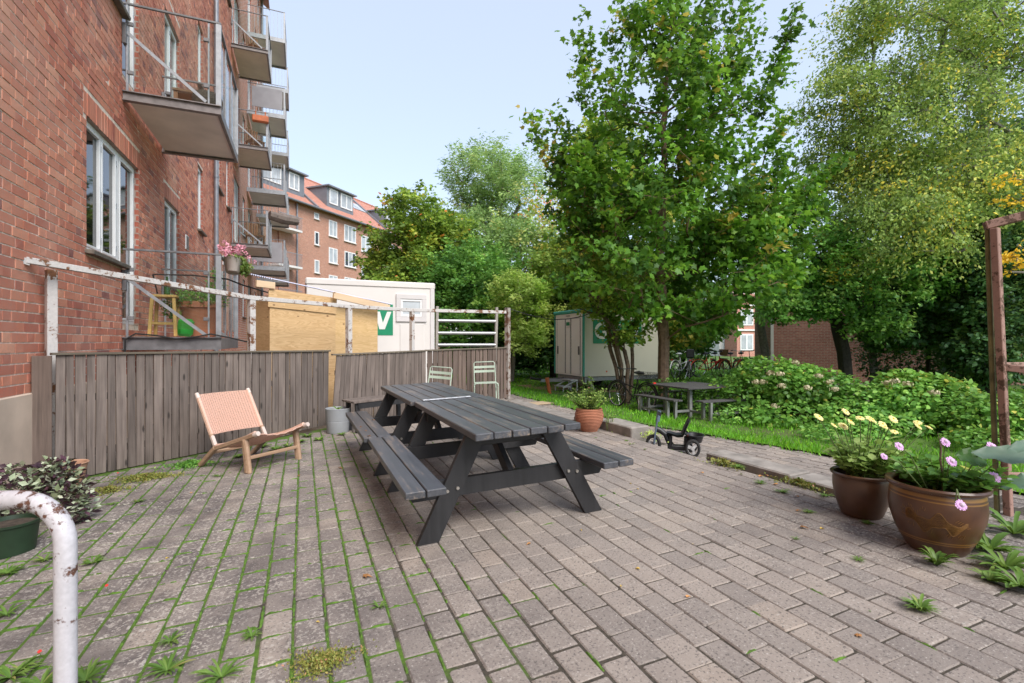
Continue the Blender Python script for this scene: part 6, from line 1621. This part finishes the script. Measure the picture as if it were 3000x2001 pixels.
# ================================================================ low brick building behind the hydrangeas, street houses beyond
q = at(2262, 1000, 22); dB = Vector(cw(.975, -.22)).to_3d().normalized()
lb_ = thing("brick_outbuilding", "windowless dark red brick building behind the black-trunked tree", "building", (q.x, q.y, -.5), (0, 0, math.atan2(dB.y, dB.x)))
part("wall", MB().box((6, 1.5, 2.3), (12, 3, 4.6)), m_brickdark, lb_)
part("roof", MB().box((6, 1.5, 4.68), (12.3, 3.3, .16)), m_zinc, lb_)
part("corner_strip", MB().box((.0, -.01, 2.3), (.12, .03, 4.6)), m_slabl, lb_)
m_pinkw = brickwall("salmon_brick", (.50, .20, .15), (.56, .25, .19), (.5, .36, .3), 1, .3, .09, .01, 'any')
for i, (px, Y, w_, h_, m_, lb) in enumerate(((2215, 58, 5.2, 7.0, m_pinkw, "salmon brick town house with white windows seen past the birch trunk"), (2160, 60, 5, 8, m_slabl, "pale rendered town house behind the parked bicycles"), (2262, 62, 4.5, 5.5, m_pinkw, "salmon brick house beside the dark brick building"))):
    q = at(px, 1000, Y); d_ = Vector(cw(1, .25)).to_3d().normalized()
    hs = thing("town_house", lb, "building", (q.x, q.y, -.6), (0, 0, math.atan2(d_.y, d_.x)))
    part("wall", MB().box((0, 3, h_ / 2), (w_, 6, h_)), m_, hs)
    part("roof", MB().box((0, 3, h_ + .2), (w_ + .3, 6.3, .4)), m_tile, hs)
    for r_ in range(2):
        for c_ in range(2):
            xw, zw = -w_ / 4 + c_ * w_ / 2, 1.8 + r_ * 2.9
            wn = part("window", MB().box((xw, -.03, zw), (w_ * .34, .06, 1.9)), m_whitef, hs)
            for u_ in (-1, 1): part("pane", MB().box((xw + u_ * w_ * .08, -.07, zw), (w_ * .12, .03, 1.6)), m_panesky, wn)
    for zz in (3.2, 6.1):
        if zz < h_: part("cornice", MB().box((0, -.08, zz), (w_ + .05, .16, .16)), m_whitef, hs)
# ================================================================ trees
def A(px, py, Y): return np.array(at(px, py, Y))
GZ = -.5
def base_at(px, Y, z=GZ):
    q = at(px, 1000, Y); return np.array([q.x, q.y, z])
# maple
Ym = 13.6; bm = base_at(1945, Ym)
trunk = [bm, A(1943, 1100, Ym), A(1945, 1000, Ym), A(1940, 860, Ym), A(1935, 700, Ym), A(1940, 520, Ym), A(1950, 330, Ym), A(1962, 120, Ym), A(1966, -40, Ym)]
ells = [ell(1955, 350, Ym, 210, 250, 2.2, 2.2), ell(1960, 620, Ym, 330, 210, 2.6, 3.0), ell(1970, 800, Ym - .6, 370, 120, 2.6, 1.7), ell(2200, 720, Ym - .3, 210, 130, 1.8, 1.5), ell(1760, 560, Ym + .2, 150, 150, 1.6, 1.0), ell(1960, 110, Ym, 120, 150, 1.1, .7), ell(2290, 600, Ym, 110, 90, 1.0, .5), ell(2030, 915, Ym - .4, 150, 50, 1.4, .35), ell(1700, 480, Ym, 110, 60, .8, .35)]
shoots = []
for (x0, y0, x1, y1) in ((1745, 330, 1705, 95), (1790, 230, 1830, 40), (1950, 200, 1960, -30), (1985, 150, 1985, -30), (2090, 260, 2150, 0), (2060, 140, 2085, 0), (2130, 200, 2190, 0), (2170, 330, 2200, 75), (2240, 300, 2320, 55), (2270, 240, 2325, 50), (2240, 450, 2300, 345), (1640, 480, 1640, 335), (1600, 450, 1562, 345), (2270, 520, 2295, 440), (1720, 300, 1712, 120), (1860, 150, 1845, 20), (2180, 420, 2270, 200), (2340, 560, 2440, 480)):
    for k in range(6): s = k / 5; shoots.append(A(x0 + (x1 - x0) * s + R.uniform(-7, 7), y0 + (y1 - y0) * s, Ym + R.uniform(-.5, .5)))
tree("maple_tree", "tall green maple tree in front of the pale trailer", bm, trunk, .155, ells, 820, 32, .62, .145, 'maple', m_maple, m_barktan, 21, shell=.35, gap=1.1, gs=.9, extra=shoots, droop=.45, flat=.62, spread=.75, tone=(.45, .24), step=.5)
# elder bush with several stems left of it
Ye = 14.1; be = base_at(1838, Ye)
tr2 = [be, be + np.array([0, 0, .12]), be + np.array([.02, .03, .3])]
ells = [ell(1830, 960, Ye, 70, 60, .7, .35), ell(1770, 850, Ye - .2, 110, 100, 1.0, 1.2), ell(1720, 780, Ye, 90, 70, .9, .6), ell(1860, 850, Ye - .3, 100, 120, .8, .8)]
tree("elder_bush", "multi-stemmed elder bush with thin twigs between the bicycle and the maple", be, tr2, .065, ells, 200, 34, .5, .12, 'oval', m_elder, m_bark, 22, cat="bush", shell=.2, droop=.35, flat=.5, spread=.7, tone=(.5, .2), step=.4, stems=5)
mb = MB()
# background wood on the left: behind the container
tree("turning_tree", "green tree with orange autumn patches behind the white container", base_at(1210, 27, -.6), [base_at(1210, 27, -.6), A(1212, 900, 27), A(1215, 760, 27), A(1225, 620, 27)], .22, [ell(1230, 640, 27, 105, 85, 2.2, 1.3), ell(1190, 760, 27, 140, 90, 2.6, 2), ell(1240, 830, 26.5, 170, 80, 2.6, 1.5), ell(1130, 800, 26.5, 60, 60, 1.4, .5), ell(1320, 740, 27.3, 70, 100, 1.6, .8)], 520, 56, .9, .21, 'oval', m_autumn, m_bark, 31, shell=.3, gap=1.2, gs=.6, droop=.2, flat=.4, tone=(.40, .19), tminr=.012)
tree("ash_tree", "tall airy pale ash tree rising above the other trees", base_at(1450, 34, -.6), [base_at(1450, 34, -.6), A(1452, 850, 34), A(1430, 700, 34)], .26, [ell(1420, 520, 34, 140, 85, 3.0, 2.0), ell(1490, 600, 34, 130, 100, 3, 1.4), ell(1350, 620, 34, 80, 80, 2.2, .9), ell(1420, 700, 34, 120, 100, 2.6, .8), ell(1560, 560, 34, 70, 80, 2, .5)], 560, 46, 1.1, .27, 'long', m_ash, m_barkgy, 32, shell=.45, gap=.7, gs=.5, droop=.4, flat=.35, tone=(.5, .2), spread=.6)
tw = [A(1540 + i * 13 + R.uniform(-6, 6), 420 + R.uniform(0, 230), 31 + R.uniform(-1.5, 1.5)) for i in range(12)]
tree("twiggy_tree", "half bare tree with fine grey twigs and a few yellow leaves", base_at(1600, 31, -.6), [base_at(1600, 31, -.6), A(1600, 900, 31), A(1600, 780, 31)], .14, [ell(1600, 680, 31, 90, 140, 2.4, 1), ell(1590, 820, 31, 110, 110, 2.4, 1)], 260, 24, .9, .18, 'oval', m_autumn, m_barkgy, 33, shell=.2, tone=(.72, .18), extra=tw, spread=.9, minr=.009)
tree("hornbeam", "dense mid green tree filling the gap right of the white container", base_at(1400, 25, -.6), [base_at(1400, 25, -.6), A(1400, 950, 25), A(1395, 850, 25)], .22, [ell(1390, 830, 25, 160, 120, 2.6, 2), ell(1360, 960, 24, 110, 100, 2.0, 1.6), ell(1470, 930, 25, 120, 110, 2.2, 1.6), ell(1330, 860, 25, 90, 110, 1.8, 1)], 620, 56, .8, .19, 'oval', m_green, m_barkdk, 34, shell=.4, droop=.25, flat=.45, tone=(.55, .2), tminr=.015)
tree("pale_shrub", "pale yellow-green shrub behind the fence end post", base_at(1500, 21.5), [base_at(1500, 21.5), A(1505, 1020, 21.5), A(1510, 960, 21.5)], .09, [ell(1520, 880, 21.5, 95, 80, 1.5, 1.5), ell(1590, 920, 21.5, 60, 60, 1.2, .6), ell(1540, 990, 21, 60, 50, 1.0, .7), ell(1600, 800, 22, 60, 60, 1.2, .5)], 280, 50, .55, .14, 'oval', m_pale, m_barkgy, 35, cat="bush", shell=.3, droop=.2, flat=.6, tone=(.5, .22))
tree("lime_tree", "bright lime green tree standing behind the maple", base_at(1810, 22), [base_at(1810, 22), A(1812, 900, 22), A(1800, 700, 22), A(1800, 500, 22)], .2, [ell(1790, 450, 22, 95, 95, 2.0, 1), ell(1800, 620, 22, 160, 130, 2.6, 1.6), ell(1880, 830, 22, 170, 90, 2.4, 1.2), ell(1970, 950, 22, 110, 60, 2.0, .6), ell(1700, 800, 22.5, 110, 130, 2.2, 1.1)], 560, 50, .9, .21, 'oval', m_elder, m_bark, 36, shell=.4, gap=1.2, gs=.6, droop=.3, flat=.5, tone=(.62, .2))
tree("dark_hedge_tree", "dark evergreen tree behind the trailer drawbar", base_at(1620, 24), [base_at(1620, 24), A(1620, 1000, 24), A(1620, 900, 24)], .16, [ell(1640, 960, 24, 80, 110, 1.6, 1.2), ell(1560, 1010, 24, 90, 70, 1.5, 1.0), ell(1690, 920, 24, 70, 110, 1.6, 1), ell(1450, 1030, 23, 110, 50, 1.4, .8)], 420, 50, .7, .17, 'oval', m_dark, m_barkdk, 37, shell=.3, droop=.25, flat=.45, tone=(.5, .2), tminr=.02)
tree("pale_wood_tree", "loose pale green tree between the ash and the orange-flecked tree", base_at(1470, 30, -.6), [base_at(1470, 30, -.6), A(1470, 900, 30), A(1465, 780, 30)], .2, [ell(1400, 720, 30, 110, 100, 2.4, 1.2), ell(1540, 740, 30, 120, 110, 2.4, 1.4), ell(1470, 840, 29.5, 160, 90, 2.4, 1.3), ell(1630, 800, 30, 90, 120, 2.2, .9)], 460, 46, .9, .20, 'oval', m_ash, m_barkgy, 38, shell=.3, gap=1.2, gs=.6, droop=.3, flat=.4, tone=(.45, .22))
# low ground ivy and shrubs at the foot of the wood
def mass(name, label, ells, n, size, shape, mat, seed, cat="bush", tone=(.5, .2), shell=.6, flat=.6, droop=.3, group=None, stems=True, cut=-.52):
    g = np.random.default_rng(seed); P = blob_points(g, ells, n, shell); P = P[P[:, 2] > cut]; k = len(P)
    c = np.mean([e[0] for e in ells], 0); b = np.array([c[0], c[1], GZ]); t = thing(name, label, cat, tuple(b), group=group)
    out = np.zeros((k, 3)); best = np.full(k, 9e9)
    for cc, rr, _ in ells:
        d = (P - cc) / rr; l = np.linalg.norm(d, axis=1); m_ = l < best; best[m_] = l[m_]; out[m_] = d[m_]
    Nn = nrm(out) * .8 + np.array([0, 0, 1.]) * flat + g.normal(0, .4, (k, 3)); D = rand_dirs(g, k) * np.array([1, 1, .5]) + nrm(out) * .5 + np.array([0, 0, -droop])
    cl = np.sin(P[:, 0] * 5) * np.sin(P[:, 1] * 5 + 1) * np.sin(P[:, 2] * 6)
    leafobj("foliage", [leaves(P - b, D, Nn, size * g.uniform(.55, 1.3, k), shape, np.clip(g.normal(tone[0], tone[1], k) + .1 * cl, 0, 1))], mat, t)
    if stems:
        mb = MB()
        for cc, rr, _ in ells:
            for _i in range(7):
                e = cc + rand_dirs(g, 1)[0] * rr * .75 - b; f_ = np.array([cc[0] - b[0] + g.normal(0, .15), cc[1] - b[1] + g.normal(0, .15), 0]); mb.tube([f_, (f_ + e) / 2 + g.normal(0, .06, 3), e], [.018, .013, .006], 5, False)
        part("stem", mb, m_bark, t, smooth=True)
    return t
mass("ivy_bank", "low dark ivy bank at the far end of the lawn", [ell(1560, 1062, 26, 160, 26, 2.0, 1.5), ell(1400, 1060, 26, 130, 30, 1.8, 1), ell(1720, 1060, 27, 120, 30, 1.8, 1)], 7000, .13, 'oval', m_green, 41, tone=(.5, .2), stems=False)
# right: birch, black-trunked tree, ivy-clad tree, understorey
Yb = 15.5; bb_ = base_at(2905, Yb)
tree("birch_tree", "large drooping birch with small yellow-green leaves on the right", bb_, [bb_, A(2900, 1000, Yb), A(2880, 760, Yb), A(2870, 560, Yb), A(2895, 300, Yb), A(2935, 60, Yb), A(2960, -150, Yb)], .24,
     [ell(2700, 120, Yb, 240, 160, 2.6, 1.7), ell(2620, 380, Yb - .3, 240, 150, 2.6, 2.0), ell(2860, 300, Yb, 260, 260, 3.0, 2.0), ell(2760, 560, Yb - .6, 300, 150, 2.6, 2.2), ell(2600, 680, Yb - .8, 230, 110, 2.2, 1.4), ell(2960, 620, Yb - .4, 200, 160, 2.4, 1.2), ell(2460, 260, Yb, 100, 70, 1.2, .45), ell(2480, 440, Yb, 100, 90, 1.4, .6), ell(2520, 60, Yb, 90, 80, 1.2, .4), ell(2950, 60, Yb, 220, 160, 2.6, 1.2), ell(2750, -130, Yb, 300, 150, 2.6, .8)],
     1700, 62, .8, .098, 'oval', m_birch, m_barkgy, 51, shell=.3, gap=1.15, gs=.75, droop=.6, flat=.25, spread=.75, hang=.55, tone=(.48, .26), step=.6)
tree("black_trunk_tree", "leaning tree with a black forked trunk in front of the brick building", base_at(2482, 16.2), [base_at(2482, 16.2), A(2478, 1090, 16.2), A(2472, 1030, 16.2), A(2455, 960, 16.2), A(2440, 880, 16.2)], .20,
     [ell(2440, 850, 16, 170, 80, 2.0, 1.5), ell(2560, 820, 15.6, 150, 90, 2.0, 1.3), ell(2380, 760, 16, 130, 90, 1.8, 1.1), ell(2330, 900, 15.5, 90, 50, 1.2, .5), ell(2560, 940, 15.2, 70, 50, 1.0, .4)], 430, 50, .7, .12, 'oval', m_green, m_barkdk, 52, shell=.25, gap=1.2, droop=.45, flat=.4, tone=(.62, .24))
tree("yellowing_tree", "tree with yellow and orange leaves hanging before the dark wood", base_at(2560, 17.5), [base_at(2560, 17.5), A(2560, 950, 17.5), A(2540, 800, 17.5)], .12, [ell(2510, 790, 15.4, 120, 60, 1.0, 1), ell(2450, 700, 16, 90, 70, 1.2, .7)], 110, 30, .6, .085, 'oval', m_birch, m_barkgy, 53, shell=.2, droop=.5, flat=.4, tone=(.8, .2), hang=.3)
tree("understorey_tree", "thin-stemmed dark green young tree in the shade behind the hedge", base_at(2718, 16.5), [base_at(2718, 16.5), A(2718, 1000, 16.5), A(2716, 900, 16.5)], .06, [ell(2720, 850, 16.5, 150, 80, 1.6, 1.4), ell(2640, 950, 16.3, 120, 80, 1.4, 1.2), ell(2790, 960, 16.5, 90, 90, 1.4, 1.0), ell(2700, 760, 16.6, 140, 70, 1.5, .8)], 380, 36, .7, .13, 'maple', m_dark, m_barkdk, 54, shell=.2, droop=.4, flat=.6, tone=(.7, .2))
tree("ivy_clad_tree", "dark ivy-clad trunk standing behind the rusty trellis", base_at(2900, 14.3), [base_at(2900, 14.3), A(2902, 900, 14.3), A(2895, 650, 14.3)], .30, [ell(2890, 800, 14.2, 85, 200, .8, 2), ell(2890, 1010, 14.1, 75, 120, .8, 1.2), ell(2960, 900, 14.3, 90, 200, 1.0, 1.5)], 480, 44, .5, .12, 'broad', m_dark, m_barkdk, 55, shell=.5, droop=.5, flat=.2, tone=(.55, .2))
tree("gold_branch_tree", "sparse branch of golden leaves hanging beside the trellis", base_at(3060, 9.5), [base_at(3060, 9.5), A(3060, 800, 9.5), A(3040, 560, 9.5)], .05, [ell(2975, 545, 9.5, 32, 60, .25, 1), ell(2980, 760, 9.5, 24, 50, .2, .8)], 20, 22, .28, .075, 'oval', m_yelleaf if 'm_yelleaf' in globals() else leafmat("golden_leaf", [(0, (.36, .22, .02)), (1, (.62, .42, .03))], .4), m_barkgy, 56, shell=.1, droop=.6, flat=.2, hang=.6)
Ybk = 24.0
for i, (px, Y, hpx, lb) in enumerate(((2560, 26, 420, "deep green tree in the wood behind the brick building"), (2820, 20, 380, "deep green tree in the shade beyond the ivy-clad trunk"), (3080, 19, 300, "deep green tree at the edge of the wood past the trellis"), (2000, 27, 540, "dark tree behind the row of parked bicycles"))):
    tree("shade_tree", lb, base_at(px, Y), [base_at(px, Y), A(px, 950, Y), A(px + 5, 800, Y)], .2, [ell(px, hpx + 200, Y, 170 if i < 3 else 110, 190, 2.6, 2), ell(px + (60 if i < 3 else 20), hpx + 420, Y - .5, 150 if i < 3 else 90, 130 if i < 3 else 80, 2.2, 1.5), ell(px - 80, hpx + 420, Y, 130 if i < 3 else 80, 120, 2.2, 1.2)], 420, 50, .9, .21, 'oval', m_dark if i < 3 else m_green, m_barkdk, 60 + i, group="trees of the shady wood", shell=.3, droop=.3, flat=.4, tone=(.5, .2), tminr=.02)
bt2 = thing("bent_birch", "bent bare birch trunk beside the pale street houses", "tree", tuple(base_at(2242, 19.5)))
pts = [base_at(2246, 19.5), A(2243, 1060, 19.5), A(2240, 1020, 19.5), A(2232, 975, 19.5), A(2226, 930, 19.5), A(2236, 880, 19.5), A(2240, 800, 19.5), A(2250, 700, 19.5)]
rp("trunk", MB().tube(pts, [.17, .16, .16, .15, .14, .12, .10, .06], 10), m_barkgy, bt2, smooth=True)
g = np.random.default_rng(8); tips = blob_points(g, [ell(2250, 760, 19.5, 90, 60, 1.4, 1), ell(2200, 800, 19.5, 70, 40, 1.2, .5)], 150, .2)
pl, dd = skeleton(g, pts[5], pts[5:], tips, .08, .6); mb = wood_mesh(pl[1:], 5); rp("limb", mb, m_barkgy, bt2, smooth=True)
o = leafobj("crown", [twig_leaves(g, tips, rand_dirs(g, len(tips)), 34, .7, .09, 'oval', droop=.5, flat=.3, tone=(.5, .2), hang=.4)], m_birch); o.parent = bt2; o.matrix_parent_inverse = par_inv(bt2)
# hedge: hydrangeas and brambles along the lawn
def heads(t, spots, r_):
    b = t.location
    for (px, py, Y) in spots:
        mb = MB(); c = at(px, py, Y) - b
        for q in range(34):
            d = rand_dirs(g6, 1)[0] * np.array([1, 1, .55]); p_ = d * r_ * g6.uniform(.6, 1.0); e1 = np.cross(d, rand_dirs(g6, 1)[0]); e1 /= max(np.linalg.norm(e1), 1e-6); e2 = np.cross(d, e1); s = r_ * .2
            mb.add([tuple(p_ - e1 * s - e2 * s), tuple(p_ + e1 * s - e2 * s), tuple(p_ + e1 * s + e2 * s), tuple(p_ - e1 * s + e2 * s)], [(0, 1, 2, 3)])
        part("flower_head", mb, m_cream, t, c)
h1 = mass("hydrangea_bush", "large hydrangea bush with cream flower heads behind the square lawn table", [ell(2330, 1140, 11.3, 130, 80, .9, 2), ell(2250, 1110, 11.5, 90, 70, .8, 1.2), ell(2420, 1150, 10.9, 90, 70, .8, 1.2), ell(2170, 1150, 11.6, 80, 60, .8, .8), ell(2330, 1210, 10.6, 180, 40, .7, 1.0)], 6500, .115, 'broad', m_hydr, 71, tone=(.5, .2))
heads(h1, [(2258, 1092, 10.6), (2285, 1095, 10.6), (2235, 1118, 10.6), (2365, 1135, 10.2), (2430, 1118, 10.2), (2290, 1130, 10.4), (2215, 1118, 10.7), (2445, 1140, 10.1), (2270, 1190, 10.2), (2330, 1060, 10.8), (2400, 1100, 10.4)], .10)
h2 = mass("bramble_thicket", "spreading bramble thicket right of the hydrangeas", [ell(2560, 1180, 10.2, 110, 60, .8, 1.5), ell(2680, 1180, 9.8, 130, 75, .9, 2), ell(2500, 1215, 10.0, 110, 45, .7, 1), ell(2620, 1240, 9.4, 150, 35, .6, 1)], 6500, .095, 'broad', m_green, 72, tone=(.72, .2))
h3 = mass("hydrangea_bush", "lower hydrangea bush with a bright leafy top near the trellis", [ell(2740, 1160, 9.7, 80, 65, .7, 1.5), ell(2650, 1130, 10.0, 60, 45, .6, .8)], 2200, .13, 'broad', m_hydr, 73, tone=(.68, .2))
heads(h3, [(2622, 1116, 9.6), (2660, 1125, 9.5), (2735, 1150, 9.2), (2600, 1122, 9.8)], .105)
h4 = mass("bramble_thicket", "bramble thicket behind the rusty trellis post", [ell(2850, 1210, 9.0, 120, 65, .9, 1.5), ell(2960, 1230, 8.6, 130, 75, .9, 1.5), ell(3090, 1230, 8.4, 140, 90, 1, 1), ell(2900, 1290, 8.0, 140, 35, .6, .8)], 6500, .085, 'broad', m_hydr, 74, tone=(.55, .2))
mass("hedge_skirt", "mixed leafy ground cover between the lawn table and the hedge", [ell(2080, 1180, 12.2, 120, 40, .8, 1), ell(2200, 1215, 10.9, 130, 30, .6, 1), ell(1960, 1150, 13.0, 110, 40, .9, 1), ell(2480, 1262, 9.0, 160, 22, .6, .8)], 5200, .085, 'oval', m_green, 75, tone=(.65, .2), stems=False)
mass("bush", "low leafy bush in front of the red and orange bicycles", [ell(2140, 1105, 18, 110, 24, 1.0, 1)], 1300, .10, 'oval', m_green, 76, tone=(.65, .2))
mass("bush", "leafy bush behind the white bicycle and the maple trunk", [ell(1990, 1060, 22.5, 70, 40, .9, 1)], 1200, .10, 'oval', m_green, 78, tone=(.65, .2))
mass("bush", "small leafy bush at the foot of the bent birch", [ell(2215, 1085, 19, 50, 34, .9, .6)], 800, .10, 'oval', m_green, 79, tone=(.65, .2))
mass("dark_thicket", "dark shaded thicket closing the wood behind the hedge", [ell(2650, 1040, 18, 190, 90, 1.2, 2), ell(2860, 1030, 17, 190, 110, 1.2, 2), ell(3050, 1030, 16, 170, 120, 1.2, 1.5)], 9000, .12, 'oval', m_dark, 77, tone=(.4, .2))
q0, q1 = at(2440, 1112, 12.6), at(2640, 1112, 12.2)
te = thing("timber_edging", "low weathered timber edging showing above the hedge", "edging", (q0.x, q0.y, GZ))
for i in range(3): rp("sleeper", MB().bar((q0.x, q0.y, GZ + .22 + i * .2), (q1.x, q1.y, GZ + .22 + i * .2), .12, .19, (0, 0, 1), .01), m_fence, te)
